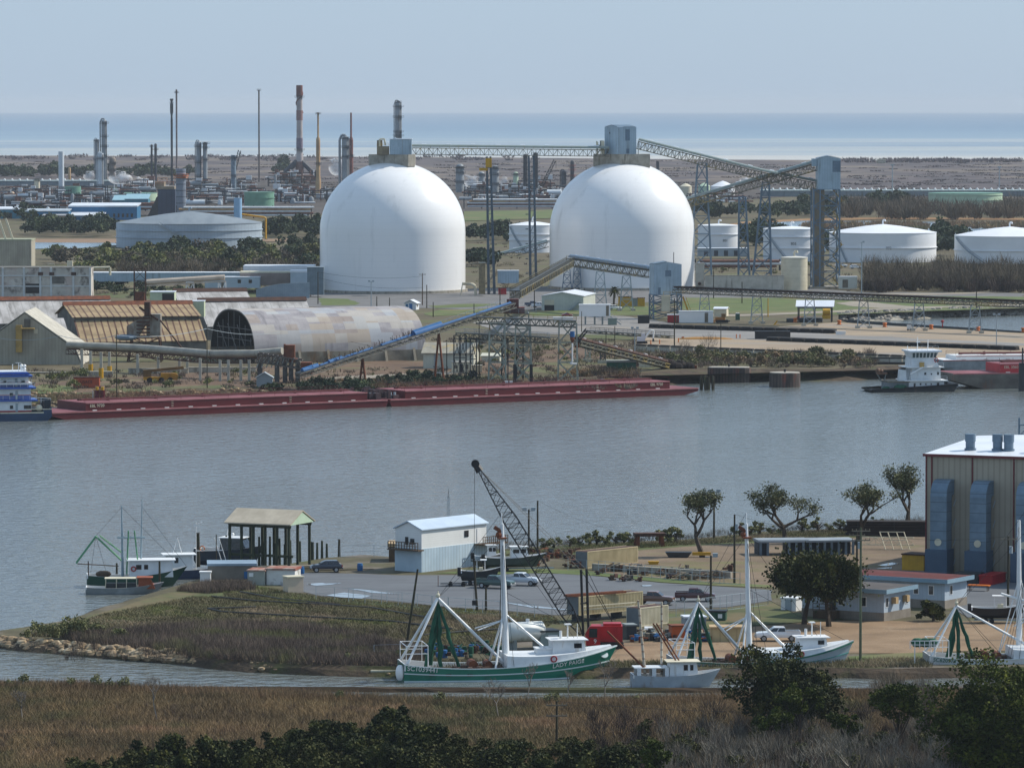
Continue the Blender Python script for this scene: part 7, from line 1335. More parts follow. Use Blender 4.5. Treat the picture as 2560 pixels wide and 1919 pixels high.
t=thing('lattice_mast','grey lattice lighting mast cut off by the picture edge above the white roof','mast',G(2548,1100,ZN));zb,zt=hz(1095,t.location.y)-ZN,hz(1044,t.location.y)-ZN;mb=MB();mb.tube((0,0,0),(0,0,zt),.22);mb.tube((2.6,0,zb),(2.6,0,zt),.14);[mb.tube((0,0,zb+(zt-zb)*f),(2.6,0,zb+(zt-zb)*f),.14)for f in(.2,.65)];mb.tube((0,0,zb+.5),(2.6,0,zt-1.2),.08);mb.build('frame',BLUEST,t);mb=MB();mb.bx(-.4,.4,-.4,.4,0,.5);mb.build('base',CONC,t)
# houses
HB=mk('house_blue','#a9b6c1','#95a2ae',rough=.6,amt=.5,rib=('X',.6,.18,.12));HROOF=mk('house_roof','#55504d','#413d3b',rough=.9,amt=.7);FASC=mk('fascia_blue','#7d98a8','#6a8595',rough=.6);BLK=mk('block_skirt','#8b8378','#71695f',rough=.9,amt=.7,rib=('X',.4,.25,.1))
def cottage(label,px,py,rz,L,W,H,roofm,wins,ac=()):
 o=GN(px,py);t=thing('cottage',label,'house',o,rz);mb=MB();mb.bx(-L,0,0,W,0,1.2);mb.build('skirt',BLK,t);mb=MB();mb.bx(-L+.05,-.05,.05,W-.05,1.204,H);mb.build('wall',HB,t);mb=MB();mb.prism([(-.7,H),(W+.7,H),(W+.7,H+.45),(W/2,H+.6),(-.7,H+.45)],'x',-L-.7,.7);mb.build('roof',roofm,t);mb=MB();mb.bx(-L-.75,.75,-.78,-.704,H-.1,H+.5);mb.bx(.704,.78,-.75,W+.75,H-.1,H+.5);mb.build('fascia',FASC,t)
 for sd,a in wins:
  mb=MB();q=(a-.45,a+.45,-.0,.045,1.9,3.3)if sd=='f' else(-.045,.0,a-.45,a+.45,1.9,3.3);mb.bx(*q);fr=mb.build('window',WHITE,t);mb=MB();mb.bx(a-.33,a+.33,-.03,-.005,2.0,3.2)if sd=='f' else mb.bx(.005,.03,a-.33,a+.33,2.0,3.2);mb.build('pane',GLASS,fr)
 for a in ac:mb=MB();mb.bx(0,.7,a-.4,a+.4,2.3,3.2);mb.build('air_conditioner',TAN,t)
 return t
t=cottage('blue-grey cottage on a block skirt with two window air conditioners',2210,1553,R_(-32),13,8.0,4.0,HROOF,(('f',-3.2),('f',-6.8),('r',.9),('r',6.9)),(2.6,6.0));mb=MB();mb.bx(-8.6,-7.6,-.02,.04,1.2,3.3);mb.build('door',BLACK,t);mb=MB();mb.bx(-10,-7,-2.2,-.01,0,1.2);mb.rail([(-10,-2.2,1.2),(-7,-2.2,1.2)],1,.06,1);mb.build('porch',BROWNW,t)
cottage('second blue-grey cottage with a dark red roof edge behind the first',2362,1522,R_(-32),17,7,3.8,mk('red_shingle','#5e2723','#43201c',rough=.9,amt=.7),(('f',-2.2),('f',-4.6),('r',2)))
t,w_,H=nbox('storage_box','white storage box in the shade of the yard oaks','box',1950,1992,1493,1526,2.2,WHITE,WHITE,R_(-30),extra=(('door',.3,.7,.05,.9,GALV),))
t,w_,H=nbox('waste_skip','ochre yellow steel box beside the warehouse duct','skip',2252,2312,1384,1426,3.4,mk('skip_ochre','#c4961f','#9d7619',rough=.6,amt=.7,rib=('X',.7,.2,.1)),RUSTD,R_(-30));nbox('shipping_container','red shipping container standing at the foot of the warehouse','container',2447,2482,1437,1462,6,REDP,REDP,R_(-25));nbox('shipping_container','dark grey shipping container left of the red one','container',2385,2446,1432,1458,3,DARKST,DARKST,R_(-20))
# two-tone building
SIDE=mk('white_siding','#dfe0dd','#cfd0cd',rough=.6,amt=.4,rib=('Z',.35,.18,.15));CORR=mk('corrugated_blue','#b9cbd6','#9fb3c0',rough=.45,scale=(.4,.4,.2),amt=.6,rib=('X',.7,.3,.25))
o=GN(1054,1430);t=gshed('two_tone_building','two-storey building with corrugated lower wall and white siding above','building',o,R_(52),16,5.2,6.5,7.6,SIDE,mk('pale_blue_roof','#b9c8d6','#a3b3c2',rough=.4,amt=.5),open_=(('window','f',10.5,11.5,4.7,5.7,GLASS),('door','f',13.6,14.6,3.6,5.8,WHITE),('window','l',1.4,2.2,4.2,5.1,GLASS),('window','l',2.6,3.2,4.1,5.3,BLACK),('notice_board','f',1.8,3.6,1.0,2.0,WHITE)))
mb=MB();mb.bx(-.12,16.1,-.1,-.004,0,3.6);mb.bx(-.12,-.004,0,5.2,0,3.6);mb.build('lower_cladding',CORR,t);mb=MB();mb.bx(-1.5,0,-.5,5.6,3.3,3.5);mb.rail([(-1.4,-.4,3.5),(-1.4,5.5,3.5)],1.1,.07,.5);mb.bx(12.8,19,-2,-.11,3.3,3.5);mb.rail([(12.8,-1.9,3.5),(19,-1.9,3.5)],1.1,.07,.5);mb.tube((17,-1.9,0),(17,-1.9,3.3),.12);mb.build('balcony',BROWNW,t)
nbox('lean_to_shed','brown plank lean-to with tan roof behind the two-tone building','shed',972,1012,1358,1404,6,BROWNW,TAN,extra=(('door',.5,.8,0,.7,BLACK),),rt=.5)
t=thing('radio_mast','thin grey lattice radio mast behind the two-tone building','mast',GN(1121,1395));H=hz(1221,t.location.y)-ZN;mb=MB();[mb.tube((x,y,0),(x*.5,y*.5,H-1.2),.045,n=4)for x,y in((-.3,0),(.3,0),(0,.4))];[mb.tube((-.3,0,H*k/22),(.3,0,H*(k+1)/22),.025,n=3)for k in range(21)];mb.build('lattice',GALV,t);mb=MB();mb.tube((0,0,H-1.4),(0,0,H),.05,n=4);mb.build('antenna',DARKST,t)
# containers
def container(label,px,py,rz,mat,z=0,L=12.2,top=None):
 t=thing('shipping_container',label,'container',GN(px,py)+Vector((0,0,z)),rz);mb=MB();n=int(L/.28);pts=[(0,.1)]
 for k in range(n):a=L*k/n;e=L/n;pts+=[(a+e*.15,0.0),(a+e*.5,0),(a+e*.65,.08),(a+e,.08)]
 pts+=[(L,2.44),(0,2.44)];mb.prism(pts,'z',.12,2.5);mb.build('corrugated_body',mat,t);mb=MB()
 [mb.bx(0,L,y,y+.12,z_,z_+.14)for y in(-.03,2.35)for z_ in(0,2.46)];[mb.bx(x,x+.14,y,y+.12,.14,2.46)for x in(-.01,L-.13)for y in(-.03,2.35)];mb.build('corner_frame',mat,t);mb=MB();mb.bx(.05,L-.05,.1,2.34,2.51,2.56);mb.build('roof',RUSTD,t);mb=MB();mb.bx(-.06,-.012,.1,2.34,.1,2.5);mb.build('end_door',mk('door_grey','#6c7378','#545b60',amt=.6),t);return t
CONT=mk('container_beige','#c4b692','#a99b78',rough=.6,amt=.7,scale=(.5,.5,.3),streak=('#8a6a48',(1,1,.15),.6,.75));container('beige shipping container with grey end standing behind the parking lot',1469,1420,R_(49),CONT);tc=container('beige shipping container propped on blocks with steel beams on its roof',1447,1556,R_(42),CONT,1.0)
mb=MB();[mb.bx(x,x+.5,.3,2.1,-1.0,-.01)for x in(.6,4,8,11)];mb.build('block',DARKST,tc);t=thing('steel_beam','rusty steel beams lying across the roof of the propped container','beam',tc.location+Vector((0,0,2.62)),R_(34));[MB().bx(-1.5,8.5,y,y+.25,0,.3).build('beam',RUST,t)for y in(.6,1.3)]
t=thing('timber_plank','two pale planks leaning on the side of the propped container','plank',tc.location+Vector((1.2,-.6,.9)),R_(38));[MB().bx(-1.5,8,-.5-.3*k,-.3-.3*k,k*.5,.12+k*.5).build('plank',CREAM,t)for k in range(2)];container('pale container upright end by the pipe rack junk',1600,1566,R_(48),CREAM,0,6)
# red crawler crane
o=GN(1512,1618);Yc=o.y;t=thing('lattice_crane','red lattice boom crane with black boom reaching over the yard','crane',o);s=mpp(Yc);X=lambda p:(p-1512)*s;Z=lambda y:hz(y,Yc)-ZN;CRED=mk('crane_red','#b0161e','#8a1018',rough=.4,amt=.5)
mb=MB();mb.bx(X(1478),X(1556),-1.4,1.5,Z(1607),Z(1562));mb.bx(X(1508),X(1553),-1.0,1.2,Z(1562),Z(1556));mb.build('house',CRED,t);mb=MB();mb.prism([(X(1464),Z(1608)),(X(1500),Z(1608)),(X(1500),Z(1560)),(X(1474),Z(1560)),(X(1462),Z(1580))],'y',-2.2,-1.42);c=mb.build('cab',CRED,t);mb=MB();mb.bx(X(1472),X(1492),-2.24,-2.21,Z(1588),Z(1566));mb.build('window',GLASS,c);mb=MB();mb.bx(X(1534),X(1537),-1.45,-1.41,Z(1600),Z(1565));mb.bx(X(1540),X(1543),-1.45,-1.41,Z(1600),Z(1565));mb.build('ladder',REDP,t);on_=bpy.data.objects.new('lettering',text_mesh('9',.8));COL.objects.link(on_);on_.data.materials.append(WHITE);on_.parent=t;on_.location=(X(1487),-2.25,Z(1598));on_.rotation_euler=(R_(90),0,0)
mb=MB();[mb.prism([(X(1470),.0),(X(1555),0),(X(1560),.45),(X(1555),.9),(X(1470),.9),(X(1465),.45)],'y',y,y+.8)for y in(-1.9,1.2)];mb.build('track',BLACK,t)
p,q=Vector((X(1452),0,Z(1584))),Vector((X(1199),0,Z(1178)));d=(q-p);mb=MB();n=30;dn=d.normalized();ux=Vector((0,1,0));uz=dn.cross(ux).normalized();wf=lambda f:.18+.72*min(1,f/.12,(1-f)/.3)
R4=[[p+d*(k/n)+ux*a*wf(k/n)+uz*b*wf(k/n)for a,b in((-1,-1),(1,-1),(1,1),(-1,1))]for k in range(n+1)]
for k in range(n):
 for i in range(4):j=(i+1)%4;mb.tube(R4[k][i],R4[k+1][i],.075,n=4,cap=False);mb.tube(R4[k][i],R4[k+1][j]if k%2 else R4[k][j],.04,n=3,cap=False);mb.tube(R4[k][j]if k%2==0 else R4[k][i],R4[k+1][i]if k%2==0 else R4[k+1][j],.04,n=3,cap=False)
mb.build('boom',BLACK,t);mb=MB();mb.tube(q,q+dn*1.3,.55,.4,n=6);mb.tube(q+dn*1.2+Vector((0,-.4,0)),q+dn*1.2+Vector((0,.4,0)),.55,n=12);mb.build('boom_head',BLACK,t)
mb=MB();m1,m2=Vector((X(1452),-.6,Z(1422))),Vector((X(1466),.6,Z(1422)));[(mb.tube((m.x+.3,m.y,Z(1592)),m,.17,n=6))for m in(m1,m2)];mb.tube(m1-Vector((0,0,4.5)),m2-Vector((0,0,4.5)),.12);mb.build('gantry_post',BLACK,t)
mb=MB();hd=q+dn*.6;[mb.tube(m+Vector((0,0,-.1)),hd+Vector((0,m.y*.3,0)),.035,n=3)for m in(m1,m2)];[mb.tube(m,(X(1530),m.y+e,Z(1552)),.04,n=3)for m in(m1,m2)for e in(-.3,.3)];mb.tube(p+d*.1,(X(1540),0,Z(1548)),.07,n=4);mb.build('pendant_line',WIRE,t);mb=MB();mb.tube(hd+Vector((-.4,0,0)),(hd.x-.5,0,Z(1500)),.03,n=3);mb.bx(hd.x-.75,hd.x-.25,-.2,.2,Z(1512),Z(1500));mb.build('hook_line',WIRE,t)
# tanks, sheds and junk of the yard
t=thing('fuel_tank','white horizontal cylinder tank on saddles behind the green trawler','tank',GN(1312,1622),R_(24));mb=MB();mb.sm=True;rings=[[(x,1.35*r*math.cos(a),2.3+1.35*r*math.sin(a))for a in[k*.3927 for k in range(16)]]for x,r in((-2.75,.3),(-2.62,.75),(-2.4,1),(2.4,1),(2.62,.75),(2.75,.3))];mb.loft(rings);mb.build('shell',mk('tank_weathered','#d8dad4','#bfc3bf',rough=.5,amt=.7,streak=('#6f6a55',(.6,.6,.25),.55,.72)),t,smooth=60);mb=MB();[mb.bx(x-.2,x+.2,-1.1,1.1,0,1.3)for x in(-1.8,1.8)];mb.build('saddle',STEEL,t);mb=MB();mb.tube((.4,0,3.6),(.4,0,4.0),.25,n=8);mb.build('hatch',WHITE,t)
nbox('tool_shed','grey sheet shed with dark peaked front behind the trawler wheelhouse','shed',1350,1400,1575,1622,3,mk('shed_green_grey','#8f9c98','#75827e',amt=.7),DARKST,R_(20),extra=(('window',.4,.9,.35,.75,WHITE),));t,w_,H=nbox('lean_to_shed','white-roofed grey shed beside the orange crates','shed',1712,1766,1540,1585,2.5,mk('shed_grey','#8a9196','#747b80',amt=.5),ROOFW,R_(10));t,w_,H=nbox('waste_dumpster','dark green dumpster with white label at the fence','dumpster',1772,1814,1526,1552,2,mk('dumpster_green','#2a5240','#1f4032',amt=.6),BLACK,R_(-8),extra=(('label',.55,.8,.3,.7,WHITE),))
t,w_,H=nbox('cargo_crate','rust-orange steel crate standing in the yard junk','crate',1680,1714,1562,1601,2,mk('crate_orange','#b8571f','#8f4218',rough=.6,amt=.8),RUST,R_(12));nbox('cargo_crate','tan tarpaulin-covered stack beside the hanging green net','crate',1776,1862,1566,1604,3,mk('tarp_tan','#b9a67c','#97855f',rough=.8,amt=.8,rib=('X',1.1,.3,.2)),TAN);nbox('machine_cabinet','grey machine cabinet behind the red crane','cabinet',1566,1592,1560,1598,2,DARKST,STEEL,R_(15))
t=thing('steel_drum','white upright drum among the yard junk','drum',GN(1611,1585));MB().tube((0,0,.6),(1.1,0,.6),.5,n=14).build('drum',WHITE,t);MB().bx(-.2,1.2,-.3,.3,0,.15).build('pallet',GREYW,t)
rg=random.Random(12);JM=[DARKST,RUST,STEEL,GREYW,BLUEC,CREAM,RUSTD,BLACK]
def junk(label,x0,x1,y0,y1,n,seed,group,big=.8,mats=JM):
 rg=random.Random(seed);fst={}
 for k in range(n):
  px,py=rg.uniform(x0,x1),rg.uniform(y0,y1);kd=rg.randrange(5);o=GN(px,py)
  if kd not in fst:
   t=thing('scrap_pile',label,'scrap',o,rg.uniform(0,3),group);mb=MB()
   for j in range(7):
    a,b,c=rg.uniform(.15,big),rg.uniform(.1,.5),rg.uniform(.1,.5);x,y,z=rg.uniform(-.8,.8),rg.uniform(-.6,.6),rg.uniform(0,.5);q=rg.random()
    if q<.5:mb.cb((x,y,z+c/2),(a,b,c),rg.uniform(0,3))
    elif q<.8:mb.tube((x-a,y,z+.1),(x+a,y+.3,z+rg.uniform(.1,.6)),rg.uniform(.04,.12),n=5)
    else:mb.tube((x,y,0),(x,y,.8),.28,n=9)
    if j==3:mb.build('scrap',mats[kd%len(mats)],t);mb=MB()
   mb.build('scrap',mats[(kd+3)%len(mats)],t);fst[kd]=t
  else:dup(fst[kd],o,rg.uniform(0,3),scale=rg.uniform(.7,1.3))
junk('low heap of scrap metal and planks in the boatyard junk row',1570,1770,1585,1606,46,3,'scrap heaps in the boatyard');junk('low heap of rusty scrap beside the parking lot fence',1480,1830,1424,1455,40,8,'scrap heaps by the fence',.9,[RUSTD,DARKST,GREYW,BROWNW]);junk('tangled fishing gear heap behind the green trawler',1000,1240,1615,1648,34,5,'fishing gear heaps',.6,[NETG,NETG,BLUEC,BROWNW,RUSTD]);junk('rusty steel heap by the water behind the stored boats',1330,1445,1378,1420,22,9,'rusty heaps by the water',.9,[RUST,RUSTD,BROWNW,DARKST])
t=thing('steel_gantry','rusty four-legged steel frame on the shore','frame',GN(1625,1366),R_(8));H=hz(1332,t.location.y)-ZN;mb=MB();[mb.prism([(x-.4,0),(x+.3,0),(x*.92+.2,H-.5),(x*.92-.2,H-.5)],'y',y,y+.4)for x in(-2.1,2.1)for y in(-.5,1.2)];mb.build('leg',RUST,t);mb=MB();mb.bx(-2.5,2.5,-.6,1.7,H-.5,H);mb.build('top_beam',RUSTD,t)
o=GN(2008,1388);t=thing('deck_module','long grey steel deck module with open bays in the dirt yard','steel module',o,R_(8));mb=MB();mb.bx(-7.2,8.4,0,5,2.1,2.4);mb.bx(-7.2,1,.5,4.5,2.4,2.5);mb.build('top_plate',mk('module_top','#8f989f','#747e86',amt=.6),t);mb=MB();[mb.bx(x,x+.35,y,y+.3,0,2.1)for x in[-7+1.15*k for k in range(14)]for y in(.1,4.5)if not-5<x<-2.5];mb.build('post',mk('module_post','#6f7f8c','#4d5a66',amt=.7),t);mb=MB();mb.bx(-2.5,8,1.5,4.2,0,1.9);mb.bx(-7,-5.6,1,4,0,1.9);mb.build('bay_wall',mk('module_dark','#28313c','#1c232c'),t)
t=thing('truss_section','pale open steel truss frame lying by the warehouse corner','frame',GN(2228,1374),R_(-6));mb=MB();[mb.tube((x+1.0,0,0),(x,.5,2.9),.08,n=4)for x in(-1.9,-.6,.8,2.0)];[mb.tube((-1.9+f,0,2.9*(1-f)),(2.0+f,0,2.9*(1-f)),.08,n=4)for f in(0,.45,.98)];mb.build('upright_grid',CREAM,t);mb=MB();mb.truss((-5,1.5,.7),(3.6,1.5,.7),1,1.2,7,.06);mb.build('truss',CREAM,t)
t=thing('log_stack','long black stack of timber mats on the shore by the warehouse','timber stack',GN(2190,1340),R_(-4));mb=MB();[mb.bx(-5+rg.uniform(-.5,.5),12+rg.uniform(-.5,.5),0,3,.42*k,.42*k+.38)for k in range(6)];mb.build('timber',mk('timber_black','#2e2420','#1e1815',rough=.95,amt=.9,scale=(.5,2,2)),t);mb=MB();[mb.tube((x,-.1,0),(x,-.1,2.5),.05)for x in(-3,3,9)];mb.build('strap',BLACK,t)
t=thing('steel_skip','dark open steel tub with a yellow beam under the first shore oak','skip',GN(1698,1394));mb=MB();mb.loft([[(-1.6,0,0),(1.3,0,0),(1.3,1.6,0),(-1.6,1.6,0)],[(-2.2,-.2,.9),(2.0,-.2,.9),(2.0,1.8,.9),(-2.2,1.8,.9)]]);mb.build('tub',DARKST,t);mb=MB();mb.bx(2.1,5.0,.2,.9,.4,.9);mb.build('beam',YEL,t);nbox('steel_beam','short yellow beam on the ground by the beige container','beam',1622,1646,1402,1411,.5,YEL,YEL)
for px,py,lab in((2375,1494,'yellow-topped table bench in the shaded yard'),(2445,1478,'orange-topped table bench in the shaded yard')):t=thing('work_bench',lab,'bench',GN(px,py),R_(-20));mb=MB();mb.bx(-1.6,1.6,0,1.2,.8,.95);mb.build('top',YEL if px<2400 else ORANGE,t);mb=MB();[mb.bx(x,x+.1,y,y+.1,0,.79)for x in(-1.4,1.3)for y in(.1,1)];mb.build('leg',RUSTD,t)
for px,py,lab in((754,1434,'blue barrel beside the dark parked car'),(900,1426,'blue barrel by the shore path')):t=thing('barrel',lab,'barrel',GN(px,py));MB().lathe((0,0,0),[(.4,0),(.44,.3),(.44,.8),(.4,1.1)],12).build('shell',BLUEC,t);MB().lathe((0,0,1.1),[(.38,0),(.38,.04),(0,.05)],12).build('lid',BLUEC,t)
# shacks on the left of the lot
RUSTR=mk('rusty_roof','#8a4a35','#b0a498',rough=.8,scale=(.6,.25,.5),amt=.9);t,w_,H=nbox('bait_shack','white shack with rusty red roof at the corner of the lot','shack',664,738,1420,1462,4,mk('shack_white','#d9d9d4','#b9b9b3',rough=.7,amt=.7,streak=('#8d8a80',(.5,.5,.5),.56,.7)),RUSTR,R_(-10),rt=.3,extra=(('door',-.05,.02,0,.9,DARKST),));t,w_,H=nbox('bait_shack','grey wing with small window joined to the white shack','shack',618,662,1424,1462,4,mk('shack_grey','#a3a69d','#868a80',amt=.7),RUSTR,R_(-10),extra=(('window',.1,.35,.55,.8,WHITE),))
nbox('utility_box','pinkish beige tall utility box on the verge','box',719,760,1440,1482,2,mk('box_beige','#cdbba6','#b8a691',amt=.5),CREAM,R_(25));t,w_,H=nbox('net_shed','flat blue-grey roofed brick net shed at the water','shed',520,640,1408,1448,6,mk('shed_brick','#77736b','#5d5952',rough=.9,amt=.8),mk('flat_blue_roof','#8598a8','#6e8292',rough=.5,amt=.6),R_(4),extra=(('door',.75,.97,.05,.5,BLUEC),),rt=.35)
# boathouse, pier, piles
o=GN(600,1418);Yb=o.y;s=mpp(Yb);t=thing('boathouse','open boathouse with tan gable roof on dark posts over the water','boathouse',(o.x,Yb,WZ),R_(-24));X=lambda p:(p-600)*s;Z=lambda y:hz(y,Yb)-WZ;z=Z(1308);L_=11.5;W_=7.5
mb=MB();x0=X(560);mb.prism([(-.6,z),(W_/2,z+1.9),(W_+.6,z),(W_+.6,z+.18),(W_/2,z+2.1),(-.6,z+.18)],'x',x0,x0+L_);mb.build('roof',mk('boathouse_roof','#b5ab98','#9b917f',rough=.7,amt=.7,rib=('X',.9,.12,.1)),t);mb=MB();mb.prism([(-.3,z),(W_+.3,z),(W_/2,z+1.8)],'x',x0+L_-.3,x0+L_-.1);mb.build('gable',GREENP,t)
GRP=mk('green_pile','#3b4433','#2a2f24',rough=.9,scale=(1,1,.5),amt=.8);[MB().tube((x0+.6+2.05*k,y,-1),(x0+.6+2.05*k,y,z),.24,n=7).build('post',GRP,t)for k in range(6)for y in(.2,W_-.2)];mb=MB();[mb.bx(x0+.4,x0+L_-.3,y,y+.2,z-.5,z-.05)for y in(.1,W_-.3)];mb.bx(x0+.4,x0+L_,.2,.4,3.0,3.4);mb.build('beam',GRP,t)
t=thing('timber_pier','weathered timber pier running right from the boathouse','pier',GN(740,1424),R_(12));mb=MB();mb.bx(-10,7.5,1,3,.3,.5);mb.bx(-4,12,-2,-.6,-.2,0);mb.build('deck',GREYW,t);mb=MB();[mb.tube((x,y,-2.5),(x,y,.3),.18)for x in range(-9,8,3)for y in(1.2,2.8)];mb.build('pile',PILE,t)
for px,yb,yt in((777,1405,1353),(782,1405,1354),(793,1400,1356),(805,1395,1351),(817,1395,1358),(699,1412,1345),(726,1408,1350),(688,1420,1358),(750,1402,1352),(648,1425,1341),(675,1415,1340),(566,1407,1338),(622,1400,1338),(660,1400,1362),(712,1420,1360)):pole('mooring pile of dark green timber beside the pier',px,yb+12,yt,.24,GRP,z=WZ,name='mooring_pile',group='mooring piles by the pier')
for lab,px,yb,yt,r in(('thick dark brown pile left of the boathouse',495,1425,1331,.38),('slim dark pile in front of the shrimp boat stern',292,1448,1407,.2),('dark pile at the bow of the green fishing boat',399,1470,1402,.2),('thin grey pole before the blue-roofed shed',541,1455,1335,.1),('short green pile at the white workboat',441,1425,1412,.2),('lone tall pile at the shore fence',848,1392,1347,.26)):pole(lab,px,yb,yt,r,PILE,z=WZ,name='mooring_pile')
# poles of the near bank
for lab,px,yb,yt,kw in(('leaning green-stained pole at the trawler stern',1014,1628,1422,dict(tilt=1.6)),('leaning pole behind the trawler mast',1193,1526,1395,dict(tilt=-.5,lamp=1)),('floodlight pole by the stored boats',1322,1392,1273,dict(lamp=2)),('bare tall pole right of the floodlight pole',1344,1396,1251,{}),('pole with transformer and meter behind the parking lot',1836,1458,1285,dict(trans=1)),('pole at the parking lot fence beside the maroon pickup',1777,1526,1388,dict(arms=0,lamp=1)),
  ('floodlight pole beside the first shore oak',1785,1345,1227,dict(lamp=2)),('tall green-based pole with crossarms in the sandy yard',2151,1655,1318,dict(arms=2)),('shorter pole with grey transformers by the cottage',2142,1470,1330,dict(trans=1,arms=1)),('service pole with grey boxes by the warehouse wall',2520,1520,1340,dict(trans=1,arms=1)),('utility pole with twin crossarms in the brown marsh',1392,1862,1752,dict(arms=2)),('grey stub post behind the parking fence',1215,1526,1470,{})):
 PL[px]=pole(lab,px,yb,yt,.19 if yb<1800 else .16,PILE if px!=2151 else mk('pole_green','#5e6650','#444a38',rough=.9,amt=.8,scale=(1,1,.2)),z=ZN if yb<1700 else-1.9,**kw)[1]
wire('thin wire from the bare tall pole towards the shore',[PL[1344],P(1560,1330,820)],.6,.02);wire('thin wire across the yard to the green-based pole',[PL[1836],PL[2142],PL[2520]],.8,.02);wire('low wire across the brown marsh',[PL[1392],P(2300,1770,560),P(2650,1790,560)],.8,.025)
# fences
def fence(label,pts,h=1.9,step=3.0,mesh=True):
 P3=densify([GN(*p)for p in pts]+[GN(*pts[-1])],step,0)[:-1];t=thing('chain_link_fence',label,'fence',P3[0]);o=P3[0];mb=MB();[mb.tube(p-o,p-o+Vector((0,0,h)),.04,n=5)for p in P3];mb.build('post',GALV,t);mb=MB()
 for a,b in zip(P3,P3[1:]):[mb.tube(a-o+Vector((0,0,z)),b-o+Vector((0,0,z)),.02,n=3)for z in(h,h*.5,.1)]
 mb.build('rail',GALV,t)
fence('chain-link fence along the near edge of the parking lot',[(790,1498),(930,1505),(1120,1526),(1250,1535),(1380,1548)]);fence('chain-link fence below the pickup trucks at the far end of the lot',[(1640,1548),(1740,1538),(1830,1524),(1920,1512)],2.2);fence('chain-link fence on the shore behind the lot',[(850,1393),(935,1392),(985,1396)]);fence('chain-link fence along the dirt yard',[(1420,1426),(1560,1438),(1700,1452),(1850,1462)]);fence('short wire fence by the headland reeds',[(935,1642),(1000,1640),(1050,1640)],1.6)
t=thing('block_wall','long low grey block wall beside the parking lot verge','wall',GN(1480,1424),R_(-34));MB().bx(0,25,0,.4,0,.9).build('wall',CONC,t);MB().bx(0,25,-.05,.45,.9,1.0).build('cap',CONCL,t)
for k,pts in enumerate(([(530,1494),(640,1505),(780,1512),(930,1522),(1060,1545)],[(640,1520),(520,1524),(555,1532),(760,1544),(980,1556),(1130,1575)],[(600,1482),(700,1500),(850,1515)],[(1060,1590),(1180,1580),(1300,1572)])):solo('drain_hose',MB().path([GN(*p)+Vector((0,0,.2))for p in pts],.16,6),BLACK,('black hose snaking across the headland turf','longest black hose with a bend on the headland turf','short black hose near the shacks','dark pipe behind the trawler gear')[k],'hose')
# vehicles of the near bank
VN=lambda k,m,lab,px,py,rz,L=5.8,cat='pickup':vehicle(k,m,lab,cat,GN(px,py)+Vector((0,0,.06)),R_(rz),L)
VN('pickup',paint('maroon','#4c2023'),'dark maroon pickup truck parked broadside on the lot',1738,1503,-4);VN('pickup',paint('brown','#6b4630'),'brown pickup truck beside the propped container',1636,1511,-14);VN('pickup',paint('silver','#c5cbd1'),'silver pickup truck parked farthest right of the boat trailer',1303,1463,-20);VN('pickup',paint('green','#2f4f4a'),'dark green pickup truck hidden partly by the trawler mast',1238,1470,-24);VN('suv',paint('darkblue','#1d2838'),'dark blue parked car beside the shore path',815,1430,188,4.9,'car');VN('pickup',paint('white','#e4e6e7'),'white pickup truck with a rack in the sandy yard',1944,1602,182,6.0)
# stored boats
def skiff(label,px,py,rz,L,hm,cab=0,z=.6,topm=WHITE,name='stored_boat',trailer=1):
 t=thing(name,label,'boat',GN(px,py)+Vector((0,0,z+.55)),rz);pt,zd,hb=hull(t,L,L*.3,(1.1,1.0,1.6),L*.14,hm,GREYW,bul=.4,draft=.45,n=14)
 if cab:cabin(t,L*.42,L*.72,L*.095,.7,2.6,topm,WHITE,.5,((L*.45,L*.55,1.7,2.3),(L*.57,L*.66,1.7,2.3)))
 else:mb=MB();[mb.tube((L*a,y,.7),(L*a,y,2.6),.04)for a in(.4,.6)for y in(-.6,.6)];mb.bx(L*.36,L*.64,-.8,.8,2.6,2.68);mb.build('top_frame',WHITE,t);mb=MB();mb.bx(L*.45,L*.55,-.4,.4,.7,1.5);mb.build('console',CREAM,t)
 mb=MB();mb.bx(-.5,.0,-.25,.25,.2,1.5);mb.build('outboard',BLACK,t)
 if trailer:mb=MB();mb.bx(L*.05,L+1.2,-.5,-.4,-.75,-.62);mb.bx(L*.05,L+1.2,.4,.5,-.75,-.62);mb.build('trailer_frame',GALV,t);[MB().tube((L*.3+x,y-.1,-.8),(L*.3+x,y+.1,-.8),.34,n=12).build('wheel',TYRE,t)for x in(-.4,.4)for y in(-.95,.95)]
 return t
skiff('grey and black cabin cruiser stored on stands beyond the lot',1212,1428,R_(8),9.5,mk('boat_slate','#4a5350','#343b39',amt=.7),1);skiff('dark skiff with gear on a trailer behind the green pickup',1152,1462,R_(2),6,DARKST);skiff('black open boat with white canopy stored by the cottages',2428,1556,R_(-4),8,BLACK);skiff('grey cabin boat bow under the balcony',1185,1424,R_(10),5,GREYW,1)
t=thing('boat_trailer','empty boat trailer with one big tyre on the lot','trailer',GN(1118,1465));MB().bx(-1,3,-.6,.6,.4,.5).build('frame',DARKST,t);[MB().tube((x,y-.1,.34),(x,y+.1,.34),.34,n=12).build('wheel',TYRE,t)for x in(.5,2.4)for y in(-.7,.7)];MB().bx(-1.4,-1.3,0,.1,0,1.6).build('post',RUST,t)
